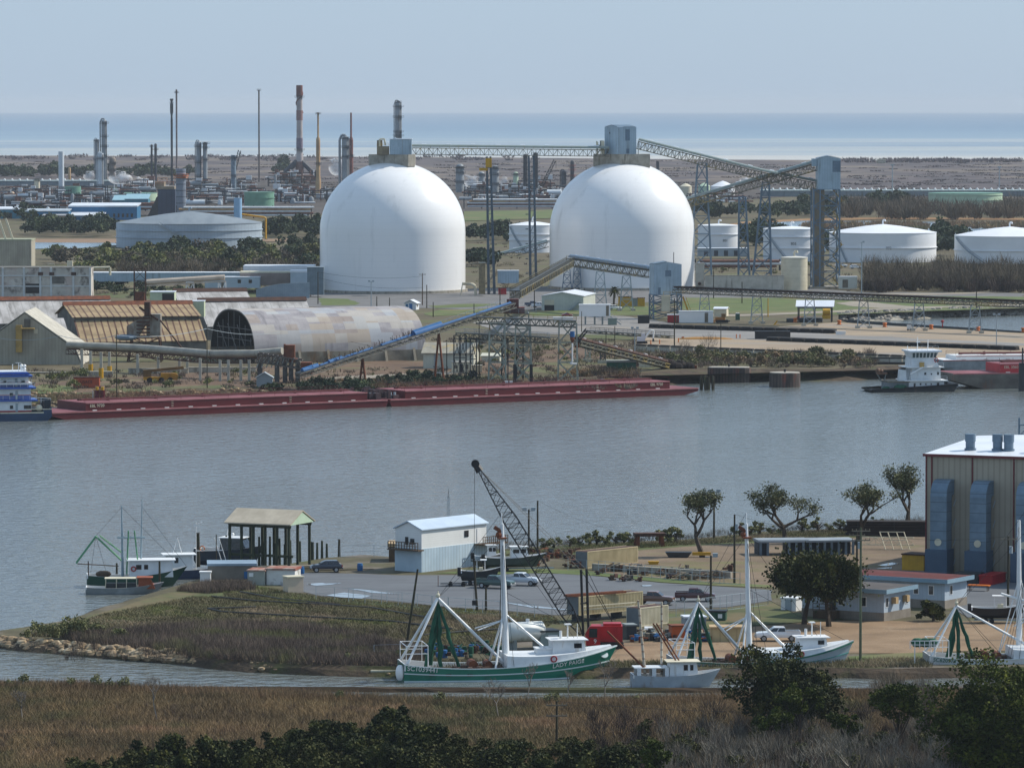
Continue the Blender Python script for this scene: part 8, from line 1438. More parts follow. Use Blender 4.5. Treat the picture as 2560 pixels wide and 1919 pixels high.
# ---------------- trawlers ----------------
def trawler(label,o,rz,L,B,zs,hullm,bands,ident,idm,name_=None,cabw=True,apex=.17,mast=.485,mh=20,low=1.0,gearm=None):
 t=thing('shrimp_trawler',label,'fishing boat',o,rz);k=L/27.6;pt,zd,hb=hull(t,L,B,zs,2.0*k,hullm,mk('deck_wood','#8a7f6c','#6a604f',rough=.8,amt=.8),bul=.8*k,band=bands,n=30)
 f=lambda s:s*L
 # raised white foredeck house and wheelhouse
 mb=MB();n=16;rings=[]
 for i in range(n+1):s=.47+.5*i/n;a=pt(s,1,-1);w_=hb(s)-.12;top=zd(s)+(1.45-1.15*(i/n)**.8)*k;rings.append([(a.x,-w_,a.z-.02),(a.x,-w_*.97,top),(a.x,w_*.97,top),(a.x,w_,a.z-.02)])
 mb.loft(rings);mb.build('fore_house',BOATW,t);zt=zd(.72)+.7*k
 cabin(t,f(.69),f(.85),1.7*k,zt-.6,zt+1.7*k,BOATW,WHITE,.35,((f(.79),f(.825),zt+.75*k,zt+1.35*k),),.35,'wheelhouse');cabin(t,f(.62),f(.695),1.3*k,zt-.6,zt+.6*k,BOATW,WHITE,.1,(),.1,'trunk_house',False)
 mb=MB();zr=zt+1.85*k;mb.tube((f(.77),0,zr),(f(.77),0,zr+1.7),.1);mb.bx(f(.755),f(.785),-.5,.5,zr+1.7,zr+1.82);mb.tube((f(.81),-.8,zr),(f(.81),-.8,zr+1.9),.05);mb.tube((f(.74),.4,zr),(f(.74),.4,zr+.9),.18);mb.build('radar',WHITE,t)
 lifering(t,(f(.685),pt(.685,1,-1).y+.0,zd(.685)+.45*k),.36*k);dz=zd(mast)-.7*k
 mb=MB();mb.sm=True;M0=Vector((f(mast),0,dz));M1=Vector((f(mast)-.6*k,0,dz+mh));mb.tube(M0,M0.lerp(M1,.93),.5*k,.24*k,n=12);mb.tube(M0.lerp(M1,.93),M1,.1,.07,n=8);mb.build('mast',MASTW,t);mb=MB();c=M0.lerp(M1,.86);mb.ball(c+Vector((-.4,0,0)),.45*k,8,6);mb.tube(c+Vector((-1.0,0,1.0)),c+Vector((-.1,0,.4)),.25*k,n=6);mb.bx(c.x-.5,c.x+.5,-.7,.7,c.z-.5,c.z-.3);mb.build('masthead_gear',RUST,t)
 A=Vector((f(apex),0,zd(.1)+8.3*k*low));mb=MB()
 for sd in(-1,1):mb.tube((f(.015),sd*B*.4,zd(0)),A,.17*k,n=8);mb.tube((f(mast)-.4,sd*.7,dz+1.0),A,.2*k,n=8);mb.tube(M0.lerp(M1,.34)+Vector((-.2,0,0)),(f(mast)-1.9*k,sd*B*.42,dz),.14*k,n=6);mb.tube(M0.lerp(M1,.36),(f(mast)+5.1*k,sd*1.2,zd(.66)+1.4*k),.13*k,n=6);mb.tube(M0.lerp(M1,.32),(f(mast)-3.8*k,sd*1.2,dz+5.2*k*low),.09*k,n=5)
 mb.build('boom',MASTW,t);mb=MB();mb.ball(A+Vector((0,0,.35)),.3*k,8,6);mb.tube(A,A+Vector((0,0,.9)),.08);mb.build('masthead_light',CREAM,t)
 net(t,A-Vector((0,0,.4)),[(f(apex)-1.6*k,-.5,zd(.1)-.3),(f(apex)-.9*k,.3,zd(.1)-.2),(f(apex)+.3*k,-.2,zd(.1)-.4),(f(apex)+4.4*k*.6,0,zd(.2)-.2)],.3*k,seed=int(L));mb=MB()
 for a,b in((M1,A),(M0.lerp(M1,.85),A),(A,(f(.4),1,dz+.6)),(A,(f(.42),-1,dz+.6)),(M0.lerp(M1,.85),pt(.45,1,-1)),(M0.lerp(M1,.85),pt(.5,1,-1)),(M0.lerp(M1,.85),pt(.47,1,1)),(M0.lerp(M1,.85),(f(.8),0,zr)),(M0.lerp(M1,.5),pt(.97,1,1)),(M0.lerp(M1,.82),pt(.43,1,-1))):mb.tube(a,b,.028,n=3,cap=False)
 mb.build('rigging',WIRE,t);mb=MB();rg=random.Random(int(L*3));zq=zd(.3)-.75*k
 for j in range(26):x=rg.uniform(.24,.46)*L;s_=rg.uniform(.2,.6);mb.cb((x,rg.uniform(-B*.33,B*.3),zq+s_*.8),(s_*2.2,s_,s_*1.6),rg.uniform(0,3))
 mb.build('deck_gear',mk('gear_brown','#5c4335','#3c2d26',rough=.9,amt=.9),t);mb=MB();mb.tube((f(.33),-.9,zq+.9),(f(.33),1.6,zq+.9),.6*k,n=12);mb.tube((f(.4),-.9,zq+.9),(f(.4),1.4,zq+.9),.5*k,n=12);mb.build('winch',RUST,t)
 mb=MB();a=zd(0);[mb.tube((f(x),y,a-.2),(f(x),y,a+2.3*k),.05,n=5)for x in(.01,.11)for y in(-B*.38,B*.38)];[mb.tube((f(.01),y,a+z),(f(.11),y,a+z),.05,n=5)for y in(-B*.38,B*.38)for z in(1.3*k,2.3*k)];[mb.tube((f(x),-B*.38,a+2.3*k),(f(x),B*.38,a+2.3*k),.05,n=5)for x in(.01,.11)];mb.build('stern_frame',WHITE,t)
 on_hull(t,ident,.85*k,pt,.085,.83,idm)
 if name_:on_hull(t,name_,.8*k,pt,.765,.80,idm)
 mb=MB();[mb.bx(pt(s,.5,-1).x-.35,pt(s,.5,-1).x+.35,pt(s,.5,-1).y-.06,pt(s,.5,-1).y+.1,pt(s,.5,-1).z-.14,pt(s,.5,-1).z+.14)for s in(.13,.21,.31)];mb.build('scupper',RUSTD,t);return t,pt,zd
JADE=mk('hull_jade','#158068','#0f6855',rough=.35,scale=(.2,.2,.3),amt=.6,streak=('#0b5a49',(.3,.3,.12),.56,.72),coat=.2);WST=mk('stripe_white','#cfd9d8','#b4c2c0',rough=.5,amt=.5)
o=G(1001,1706,WZ);t,pt,zd=trawler('big green-hulled shrimp trawler with white masts and hanging nets',o+Vector((0,3.4,0)),R_(9),27.8,7.4,(2.25,1.75,3.9),JADE,((.5,WST,.1),(.04,WST,.13),(.99,WST,.08)),'SC1039441',WHITE,'LADY PAIGE');mb=MB();mb.sm=True;mb.ball((-.5,-2.6,1.2),.7,10,7,(.8,.8,1.5));mb.build('fender',WHITE,t)
mb=MB();p=pt(.955,.8,-1);mb.tube(p+Vector((-.2,-.1,-.1)),p+Vector((-.2,-.2,.0)),.5,n=16);mb.build('bow_emblem',WST,t);o=G(2320,1684,WZ);trawler('white-hulled shrimp trawler with green stripe cut by the picture edge',o+Vector((0,3.0,0)),R_(4),23,6.6,(2.3,1.9,3.6),BOATW,((.45,mk('stripe_green','#1f6b55','#18554a'),.08),(.99,WST,.07)),'SC620974',mk('stripe_green','#1f6b55'),mh=21,apex=.17,mast=.64,low=.92)
o=G(1682,1704,WZ);t2,pt2,zd2=trawler('pale blue-white shrimp trawler half hidden behind the big dark tree',o+Vector((0,9,0)),R_(9),24,6.6,(2.2,1.7,3.9),mk('hull_paleblue','#bccbd4','#a2b3bd',rough=.4,amt=.6),((.6,mk('stripe_teal','#3f8f8a','#317773'),.07),(.95,mk('stripe_green','#1f6b55'),.12)),'',WHITE,mh=19.5,apex=.15,mast=.43,low=1.0)
t=thing('boat_mast','white mast of a trawler standing beyond the picture edge boat','mast',G(2548,1668,WZ));MB().tube((0,0,0),(-.15,0,hz(1300,t.location.y)-WZ),.45,.22,n=10).build('mast',MASTW,t);mb=MB();[mb.tube((0,0,z),(1.6*q,0,0),.07)for z in(9,12)for q in(-2,2)];mb.tube((-2.4,0,9.6),(1.5,0,8.4),.16);mb.build('stay',MASTW,t)
t=thing('net_crate','green nets heaped in a white railed tray above the stern','nets',G(2330,1660,ZN)+Vector((-1.0,1,2.2)));mb=MB();mb.sm=True;[mb.ball((x,0,.5),.8,9,6,(1.1,.8,.8))for x in(-.8,.2,1.0)];mb.build('net',NETG,t);mb=MB();mb.rail([(-1.8,-.8,-.2),(1.9,-.8,-.2)],1.0,.06,.6);[mb.tube((x,-.8,-2.4),(x,-.8,-.2),.07)for x in(-1.2,1.4)];mb.build('tray_rail',WHITE,t)
# small worn cruiser with rusty masts
o=G(1580,1722,WZ);t=thing('work_boat','worn pale grey workboat with striped rusty masts in the reeds','boat',o+Vector((0,2,0)),R_(6));pt,zd,hb=hull(t,11.2,3.6,(1.7,1.5,2.2),1.4,mk('boat_paleblue','#aab4bd','#8f99a2',rough=.6,amt=.8,streak=('#7d7368',(.5,.5,.3),.56,.7)),GREYW,bul=.4,n=16);cabin(t,4.6,8.3,1.35,1.2,3.2,BOATW,CREAM,.3,((6.4,6.9,2.2,2.9),(7.2,7.6,2.2,2.9)),.35);mb=MB();mb.bx(.2,4.5,-1.5,1.5,2.5,2.6);[mb.bx(x,x+.5,y,y+.06,1.0,2.5)for x in(.5,2.4,4.0)for y in(-1.5,1.44)];mb.build('aft_canopy',BOATW,t)
STRM=mk('mast_striped','#c9bfae','#9c8f7c',rough=.7,amt=.9,rib=('Z',.9,.7,.2,'#6b4634'));mb=MB();mb.tube((1.6,-.9,1.4),(.7,-.9,11),.2,.14,n=8);mb.tube((3.9,.9,1.4),(3.9,.9,10.6),.18,.13,n=8);mb.build('mast',STRM,t);mb=MB();[mb.tube((6.0+x,0,2.6),(2.7+x,0,8),.1)for x in(0,.4)];mb.tube((1.6,-1,2.4),(-3.2,-1,7.2),.12);mb.build('boom',RUST,t)
# shrimp boat and workboats at the left pier
o=G(212,1487,WZ);t=thing('work_boat','low grey workboat with orange-brown wheelhouse at the shrimp boat side','boat',o+Vector((0,2,0)),R_(3));pt,zd,hb=hull(t,11.6,3.4,(1.1,1.0,1.7),1.2,mk('boat_ash','#8f9698','#6e7577',rough=.7,amt=.8),GREYW,bul=.3,n=16);cabin(t,7.8,10.3,1.2,.8,2.4,mk('cabin_rust','#9a4f2c','#7a3d22',amt=.7),mk('cabin_rust','#9a4f2c'),.7,());mb=MB();mb.bx(2.8,7.7,-1.2,1.2,2.3,2.4);[mb.bx(x,x+.1,y,y+.1,.8,2.3)for x in(2.9,4.5,6,7.5)for y in(-1.2,1.1)];mb.build('canopy',CREAM,t);mb=MB();mb.bx(3,7.6,-1,1,.7,1.6);mb.build('cargo',DARKST,t)
o=G(210,1474,WZ);t=thing('shrimp_boat','green-hulled shrimp boat with white house and green folded outriggers','fishing boat',o+Vector((0,5,0)),R_(6));pt,zd,hb=hull(t,15.2,4.8,(1.9,1.7,3.0),2.2,mk('hull_bottle','#1f4f41','#163c31',rough=.5,amt=.7),GREYW,bul=.5,n=18);cabin(t,6.4,13.0,1.7,1.5,4.0,BOATW,WHITE,.2,((7.4,8.2,2.7,3.4),(8.6,9.2,2.7,3.4)),.4);lifering(t,(7.0,-1.8,2.8),.34);GRM=mk('outrigger_green','#5f9a72','#4a7f5c',rough=.6,amt=.7);mb=MB()
for a,b,r in(((5.4,0,1.5),(5.3,0,12.2),.22),((8.2,.6,4),(8.4,.6,13.2),.14)):mb.tube(a,b,r,r*.4,n=7)
[mb.tube((5.4-.8,y,7.4),(5.4+3.4,y,7.4),.09)for y in(-.8,.8)];mb.build('mast',mk('mast_bluegrey','#8fa3ad','#71858f',amt=.6),t);mb=MB();[(mb.tube((5.2,y,4.0),(1.4,y,7.6),.1),mb.tube((1.4,y,7.6),(-1.6,y,3.6),.09),mb.tube((6.0,y,1.8),(6.3,y,8.4),.09),mb.tube((7.9,y,1.8),(7.2,y,8.4),.09),mb.tube((5.2,y,5.2),(2.0,y,7.7),.07))for y in(-1.0,1.0)];mb.tube((1.4,-1,7.6),(1.4,1,7.6),.1);mb.build('outrigger',GRM,t);mb=MB();[mb.tube(a,b,.025,n=3)for a,b in(((5.3,0,12),(13,0,4.2)),((8.4,.6,12),(15,0,3.0)),((1.4,-1,7.6),(3.0,-1,2)),((1.4,1,7.6),(.6,1,2)),((5.3,0,12),(1.4,1,7.6)))];mb.build('rigging',WIRE,t);mb=MB();mb.tube((-1.4,0,3.5),(4.8,0,3.1),.07);mb.tube((.2,-1.4,1.4),(.2,-1.4,4),.09);mb.ball((2.5,0,1.9),.8,8,6,(1.5,1,.7));mb.build('stern_gear',BROWNW,t)
o=G(392,1452,WZ);t=thing('work_boat','white workboat with flat-topped wheelhouse and thin white frame','boat',o+Vector((0,4,0)),R_(10));pt,zd,hb=hull(t,10.4,3.6,(1.5,1.4,2.0),1.2,mk('boat_navy','#2d3f5c','#22304a',rough=.5,amt=.7),GREYW,bul=.4,n=14);cabin(t,1.0,5.2,1.4,1.2,3.7,BOATW,WHITE,.2,((2.3,2.9,2.5,3.3),),.5);mb=MB();[mb.tube(a,b,.05)for a,b in(((2.2,0,3.8),(2.9,0,6.2)),((3.6,0,3.8),(2.9,0,6.2)),((5.8,0,1),(5.8,0,8.6)),((5.8,0,4.2),(9.8,0,4.2)),((8.6,0,6.2),(9.9,0,2)),((9.3,0,6.2),(10.6,0,2)),((5.6,0,8.2),(6.8,0,8.6)))];mb.build('frame',WHITE,t);mb=MB();mb.bx(8.4,9.6,-.6,.6,1.2,2.4);mb.build('bin',WHITE,t);nbox('white_bin','bright white bin on the pier deck beside the net shed','bin',500,526,1428,1452,1.5,WHITE,WHITE)
o=G(488,1424,WZ);t=thing('patrol_boat','dark hulled boat with white cabin cover lifted under the boathouse roof','boat',o+Vector((0,5,1.2)),R_(-18));pt,zd,hb=hull(t,11.5,3.8,(1.9,1.8,2.6),1.6,mk('hull_slate','#39434f','#2a323c',rough=.5,amt=.7),GREYW,bul=.3,n=14);cabin(t,4.4,9.0,1.5,1.8,3.6,GLASS,BOATW,1.2,(),.3);lifering(t,(1.6,-1.9,1.9),.4,ORANGE);mb=MB();mb.tube((5,0,3.7),(5.4,0,6),.08);mb.ball((6,0,4.1),.3,8,6);mb.build('antenna',WHITE,t)
t=thing('floating_dock','pale timber landing stage at the trawler stern','dock',G(958,1690,WZ));MB().bx(-1.6,2.4,0,2.6,.5,.8).build('deck',CREAM,t);MB().bx(-1.5,2.3,.1,2.5,-.4,.496).build('float',BLACK,t);t=thing('rowing_boat','white flat dinghy moored at the quay grass','boat',G(2190,1686,WZ)+Vector((0,.6,0)),R_(3));hull(t,4.2,1.4,(.5,.45,.6),.5,BOATW,WHITE,bul=.25,draft=.2,n=10)
# ---------------- vegetation ----------------
RN=np.random.default_rng(77)
def scatter_px(x0,x1,y0,y1,n,z=0.0,sd=0):
 rg=random.Random(sd+n);return[G(rg.uniform(x0,x1),rg.uniform(y0,y1),z)for _ in range(n)]
def bushes(name,label,spots,rad,leaf,mat,seed=0,lf=500,sq=.8,cat=None):
 """a mass of many bushes as one stuff object"""
 rg=np.random.default_rng(seed);C=[]
 for i,p in enumerate(spots):
  r=rad*rg.uniform(.6,1.35);C.append(blob_points(int(lf*(r/rad)**2),(r,r,r*sq*rg.uniform(.8,1.25)),seed*100+i,7)+np.array(p))
 o=leaves(name,np.concatenate(C),leaf,mat,seed=seed);o['kind']='stuff';o['label']=label;return o
def twigs(name,label,spots,rad,h,mat,seed=0,n=260,wd=.12,ln=2.2,stuff=True,parent=None):
 """bare brush: thin upright slivers fanning out of each spot"""
 rg=np.random.default_rng(seed);B=[];T=[]
 for p in spots:
  k=rg.uniform(.5,1.4);a=rg.uniform(0,6.28,n);q=np.sqrt(rg.uniform(0,1,n));z=rg.uniform(0,.8,n)*h*k*(1-.35*q**2)
  b=np.stack([np.cos(a)*q*rad*k*(.35+.65*z/h),np.sin(a)*q*rad*k*(.35+.65*z/h),z],1)+np.array(p);d=np.stack([np.cos(a)*.45*q+rg.normal(size=n)*.3,np.sin(a)*.45*q+rg.normal(size=n)*.3,np.ones(n)],1);B.append(b);T.append(b+d*(ln*rg.uniform(.5,1.1,n))[:,None])
 B=np.concatenate(B);T=np.concatenate(T);a=rg.uniform(0,6.28,len(B));s=np.stack([np.cos(a),np.sin(a),0*a],1)*wd*.5
 o=quads(name,np.stack([B-s,B+s,T],1).reshape(-1,3),mat,parent,k=3)
 if stuff:o['kind']='stuff';o['label']=label
 return o
SCRUBO=mk('scrub_olive','#787a45','#555a34',rough=.9,scale=(.05,.05,.05),amt=.9,patch=('#5a5347',(.04,.04,.04),.48,.6));SCRUBD=mk('scrub_dark','#3d4a33','#2a3527',rough=.9,scale=(.06,.06,.06),amt=.9,patch=('#4f5a35',(.1,.1,.1),.55,.7))
REED=mk('dead_reed','#8a7155','#66523e',rough=.95,scale=(.05,.05,.05),amt=.9,patch=('#6f6748',(.04,.04,.04),.5,.62),streak=('#9a7a55',(.09,.09,.09),.56,.68));REEDG=mk('grey_reed','#75675a','#564a42',rough=.95,scale=(.09,.09,.09),amt=.9,patch=('#6a6b42',(.1,.1,.1),.54,.66))
MGRASS=mk('marsh_grass','#86704e','#64543b',rough=.95,scale=(.07,.05,.05),amt=.9,patch=('#5f5c3a',(.045,.03,.03),.48,.6),streak=('#94785a',(.06,.08,.05),.54,.66));TURF=mk('turf_blade','#716a4c','#574f3a',rough=.95,scale=(.12,.12,.12),amt=.9,patch=('#67693a',(.12,.12,.12),.52,.66),streak=('#8a7a62',(.09,.09,.09),.55,.66))
bushes('olive_scrub','olive scrub belt between the sheds and the wide grey tank',scatter_px(85,800,640,688,90,sd=1),5.2,1.1,SCRUBO,1,420);bushes('dark_scrub','dark green bushes in the scrub before the wide grey tank',scatter_px(330,800,628,668,42,sd=2)+scatter_px(440,800,660,690,16,sd=3),5.0,1.1,SCRUBD,2,420)
twigs('bare_scrub','bare brown brush in front of the olive scrub',scatter_px(300,800,668,700,60,sd=4),4,6,TWIG,3,160,.3,3.5)
bushes('dark_scrub','dark tree belt between the refinery and the wide grey tank',scatter_px(85,292,572,594,34,sd=5)+scatter_px(660,800,578,594,30,sd=6)+scatter_px(-30,90,546,566,8,sd=7),6.2,1.3,SCRUBD,4,380)
bushes('dark_scrub','dark trees seen through the gap between the domes',scatter_px(1165,1262,585,602,14,sd=8)+scatter_px(1165,1230,655,670,8,sd=9)+scatter_px(1120,1380,598,610,18,sd=19),6,1.3,SCRUBD,5,380)
bushes('dark_scrub','dark tree belt behind the white tanks',scatter_px(1740,2110,530,548,60,sd=10)+scatter_px(2180,2260,506,520,14,sd=11)+scatter_px(1840,1960,590,622,16,sd=13)+scatter_px(2060,2100,600,640,9,sd=14)+scatter_px(2345,2400,592,640,16,sd=15)+scatter_px(2490,2600,520,540,10,sd=16),6.4,1.4,SCRUBD,6,380)
twigs('bare_scrub','wide belt of bare purplish brush before the pale green tank',scatter_px(2100,2640,525,550,120,sd=17),7,9,TWIG,7,150,.5,6)
twigs('pond_reeds','brown reed islands in the pond behind the white tanks',scatter_px(2010,2310,562,576,90,sd=18)+scatter_px(2350,2640,561,573,80,sd=20),6,2.0,REED,8,60,.8,2.2)
twigs('bare_thicket','dense bare brown thicket in front of the white tanks',scatter_px(2165,2650,700,730,150,sd=21),4.2,9.5,TWIG,9,330,.16,3.2);twigs('bare_thicket','dark undergrowth of the bare brown thicket',scatter_px(2160,2650,715,732,90,sd=22),3.5,4.5,TWIGD,10,200,.25,2.4)
bushes('tree_line','distant dark tree line in the marsh beyond the refinery',scatter_px(-40,145,436,446,40,sd=23)+scatter_px(145,480,440,446,26,sd=24)+scatter_px(700,720,430,436,3,sd=25),9,2.6,SCRUBD,11,200);twigs('marsh_brush','brushy strips along the far edge of the marsh',scatter_px(2100,2640,401,408,90,sd=26)+scatter_px(0,1300,392,402,70,sd=27),18,3.2,mk('far_brush','#665a5c','#4c4347',rough=1),12,34,2.2,3)
twigs('marsh_brush','low clumps of brush scattered over the far marsh',scatter_px(-100,2640,402,500,420,.2,sd=28),22,1.1,mk('far_brush2','#5f5553','#4a4342',rough=1),13,40,2.4,1.0)
bushes('verge_brush','olive brush on the verge below the white barriers',scatter_px(1600,2170,898,918,110,sd=29),2.2,.5,mk('verge_olive','#70704a','#544f37',rough=.95,scale=(.1,.1,.1),amt=.9,patch=('#7c6850',(.08,.08,.08),.52,.64)),14,260,.7);twigs('verge_reeds','brown reeds on the verge below the white barriers',scatter_px(1590,2190,884,921,260,sd=30)+scatter_px(1480,1600,925,940,40,sd=31),2,1.4,REEDG,15,60,.14,1.2)
bushes('bank_brush','dark green brush on the river bank behind the red barges',scatter_px(750,930,975,990,40,-1.2,sd=32)+scatter_px(930,1200,958,972,36,-1.2,sd=33)+scatter_px(640,700,985,995,8,-1.5,sd=34),1.9,.45,SCRUBD,16,300,.9);twigs('bank_reeds','dry brown growth along the river bank',scatter_px(60,640,984,1006,200,-.8,sd=35)+scatter_px(1400,1590,930,946,60,-.3,sd=36)+scatter_px(750,1280,955,972,120,-.3,sd=37),1.8,1.1,REED,17,50,.15,1.0)
for k,(px,yb,yt,r)in enumerate(((1590,900,858,16),(1772,890,826,22),(1712,905,838,18),(1340,905,850,26),(1515,885,855,20))):
 o=G(px,yb);s=mpp(o.y);t=thing('bare_shrub',('bare shrub left of the scrap mound','tall bare shrub beside the sheet-piled corner','bare shrub right of the scrap mound','bare grey bush among the dock towers','bare bush beside the ramp conveyor')[k],'shrub',o);twigs('twigs','',[(0,0,0)],r*s,(yb-yt)*s*.8,TWIG,40+k,380,.07,1.8,False,t);MB().tube((0,0,0),(0,0,(yb-yt)*s*.5),.12,.05).build('stem',BARK,t)
bushes('yard_bushes','dark bushes behind the stained white building and the pipe bridge',scatter_px(225,320,712,735,20,sd=38)+scatter_px(300,500,728,742,14,sd=39),2.6,.6,SCRUBD,18,240,.8)
# --- trees that stand on their own ---
def tree(name,label,cat,o,H,spread,seed,leafm,barkm,leaf=.3,per=26,rad=.8,levels=4,up=.5,trunk_r=.35,frac=.28,split=1,fork=2,bend=.22,minlv=2,scale_x=1.0,group=None,flat=.6,ratio=.74):
 t=thing(name,label,cat,o,group=group);sg,tp=limbs(seed,H,spread,levels,trunk_r,fork,up,bend,frac,ratio,split);hm=max(p[1].z for p in sg)or 1;k=(H-rad*.6)/hm
 S=lambda v:Vector((v.x*k*scale_x,v.y*k,v.z*k));sg=[(S(a),S(b),ra,rb)for a,b,ra,rb in sg];tp=[(S(a),l)for a,l in tp];limb_mesh(sg,minr=.035).build('trunk',barkm,t);leaves('crown',tip_points(tp,per,rad,seed,minlv,flat),leaf,leafm,t,seed);return t
OAKL=mk('oak_leaf','#5d6138','#41452a',rough=.7,scale=(.5,.5,.5),amt=.9,patch=('#78744f',(1.1,1.1,1.1),.55,.72),rnd=.3)
for px,yb,yt,sd,sp,sx,lab in((1756,1393,1225,8,.8,1.3,'gnarled shore oak with sparse crown above the dark steel tub'),(1965,1358,1206,21,.8,1.35,'gnarled shore oak behind the grey deck module'),(2140,1362,1204,15,.8,1.4,'widest shore oak left of the pale truss frame'),(2268,1318,1160,11,.6,1.0,'tall sparse shore oak beside the warehouse corner')):
 o=GN(px,yb);s=mpp(o.y);tree('oak_tree',lab,'tree',o,(yb-yt)*s,sp,sd,OAKL,BARK,.27,8,.5,5,1.0,.5,.24,1,2,.2,3,sx,ratio=.76)
for px,yb,yt,sd,lab in((2010,1560,1392,5,'dense dark yard oak in front of the deck module'),(2072,1566,1388,9,'dense dark yard oak leaning over the cottage roof')):o=GN(px,yb);s=mpp(o.y);tree('oak_tree',lab,'tree',o,(yb-yt)*s,1.0,sd,LEAFD,BARK,.34,30,.95,4,.45,.42,.2,1,3,.2,1,1.1,flat=.9)
def crown(name,label,cat,o,r,n,leaf,leafm,seed,lumps=12,trunk=1.5,group=None,barkm=BARK,flat=.85):
 t=thing(name,label,cat,o,group=group);C=blob_points(n,r,seed,lumps,.5,flat,trunk,low=True);leaves('crown',C,leaf,leafm,t,seed,.3);rg=random.Random(seed);mb=MB();mb.sm=True;tz=trunk+r[2]*.7;mb.tube((0,0,-.3),(0,0,tz),.28,.12,7);[mb.tube((0,0,tz*rg.uniform(.3,.8)),(rg.uniform(-.6,.6)*r[0],rg.uniform(-.6,.6)*r[1],tz+rg.uniform(0,.5)*r[2]),.1,.04,5)for _ in range(9)];mb.build('trunk',barkm,t);return t
crown('evergreen_bush','round dark bush at the corner of the blue-grey cottage','bush',GN(2334,1552),(2.6,2.0,1.9),3600,.26,LEAFD,3,14,-.2,flat=.9)
SH=[crown('shore_shrub','pale olive shore shrub along the water behind the yard','shrub',GN(1400,1362),(1.5,1.2,.9),520,.24,LEAFG,61+k,7,.2,'shrubs along the far shore')for k in range(3)];rg=random.Random(9)
for k,px in enumerate([1362,1385,1425,1450,1475,1492,1515,1540,1560,1575,1595,1650,1672,1690,1850,1875,1900,1930,1950,2005,2045,2075,2100,2185,2215]):py=np.interp(px,[1360,1480,1720,1906,2103,2310],[1366,1358,1348,1330,1321,1303])+5;o=GN(px,py);(SH[k].__setattr__('location',o)if k<3 else dup(SH[k%3],o,rg.uniform(0,6),scale=rg.uniform(.7,1.45)))
twigs('shore_brush','thin bare brush along the far shore of the yard',[GN(px,float(np.interp(px,[1100,1360,1480,1720,1906,2103,2310],[1385,1366,1358,1348,1330,1321,1303]))+3)for px in range(1150,2310,9)],.9,1.5,TWIG,31,60,.04,.9)
# --- headland: reeds, turf, rocks, bushes ---
PG=lambda pts,z:[(G(a,b,z).x,G(a,b,z).y)for a,b in pts]
def field(name,label,poly,n,h,wd,mat,z,seed,lean=.35):p=in_poly(poly,n,seed);o=blades(name,np.column_stack([p,np.full(n,z)]),np.full(n,h),np.full(n,wd),mat,seed,lean);o['kind']='stuff';o['label']=label;return o
field('dead_reeds','grey-brown dead reeds along the creek side of the headland',PG([(150,1598),(400,1572),(560,1562),(760,1568),(930,1600),(1050,1628),(1060,1666),(760,1661),(550,1647),(340,1622)],ZN),60000,1.1,.09,REEDG,ZN,1);field('turf_grass','rough short grass over the headland',PG([(60,1590),(260,1535),(480,1492),(640,1492),(900,1515),(1250,1545),(1380,1560),(1300,1600),(1060,1640),(700,1610),(300,1600)],ZN),90000,.3,.12,TURF,ZN,2,.7);field('turf_grass','rough grass verges of the yard and shore',PG([(560,1468),(640,1466),(802,1493),(1016,1510),(1248,1530),(1386,1542),(1400,1560),(1100,1545),(760,1512),(560,1490)],ZN),24000,.3,.1,TURF,ZN,3,.6);field('dead_reeds','brown reeds at the pier and behind the fishing boats',PG([(440,1478),(520,1462),(620,1462),(640,1476),(520,1484)],ZN),6000,1.0,.08,REEDG,ZN,4);field('shore_grass_tufts','rough grass on the shore behind the dirt yard',PG([(1250,1388),(1480,1364),(1721,1352),(1900,1337),(2300,1312),(2310,1330),(2000,1348),(1700,1364),(1500,1378),(1300,1395)],ZN),26000,.35,.1,TURF,ZN,5,.5)
field('quay_weeds','weeds on the quay edge behind the trawlers',PG([(1060,1650),(1540,1655),(2120,1650),(2330,1645),(2330,1668),(1540,1668),(1060,1666)],ZN),12000,.5,.09,TURF,ZN,6,.5);bushes('headland_bushes','olive bushes at the tip of the headland',[GN(a,b)for a,b in((70,1596),(90,1592),(110,1596),(135,1590),(150,1598),(170,1594),(200,1596),(240,1588),(120,1602),(300,1600),(1010,1650),(880,1655))],1.5,.26,LEAFG,44,420,.9);twigs('headland_brush','bare brush behind the rocks of the headland',[GN(rg.uniform(160,1040),rg.uniform(1585,1655))for _ in range(110)],.9,1.6,TWIGD,45,70,.035,.9)
ROCK=mk('shore_rock','#a58e6e','#6b5a47',rough=.95,scale=(.9,.9,.9),amt=.9,patch=('#b9a88c',(.6,.6,.6),.54,.66),streak=('#4b4138',(.7,.7,.7),.57,.68));mb=MB();rg=random.Random(31)
def rock(c,r):n=6;q=[rg.uniform(.75,1.25)for _ in range(30)];rings=[[(c[0]+r*q[(i*5+j)%30]*math.cos(1.047*i+j)*cc*1.25,c[1]+r*q[(i*7+j)%30]*math.sin(1.047*i+j)*cc,c[2]+r*.75*z*q[j])for i in range(n)]for j,(cc,z)in enumerate(((.7,-.7),(1,-.1),(.85,.5),(.4,.85)))];mb.loft(rings)
for k in range(430):px=rg.uniform(-40,520)if k<360 else rg.uniform(520,1000);f=rg.random()**.8;a=G(px,float(np.interp(px,[-60,60,200,340,470,640,1060],[1585,1600,1612,1625,1634,1653,1666])),ZN);rock((a.x,a.y+.6-2.4*f,ZN+.25-1.1*f),rg.choice((.22,.3,.38,.5,.62))*(1 if k<360 else .7))
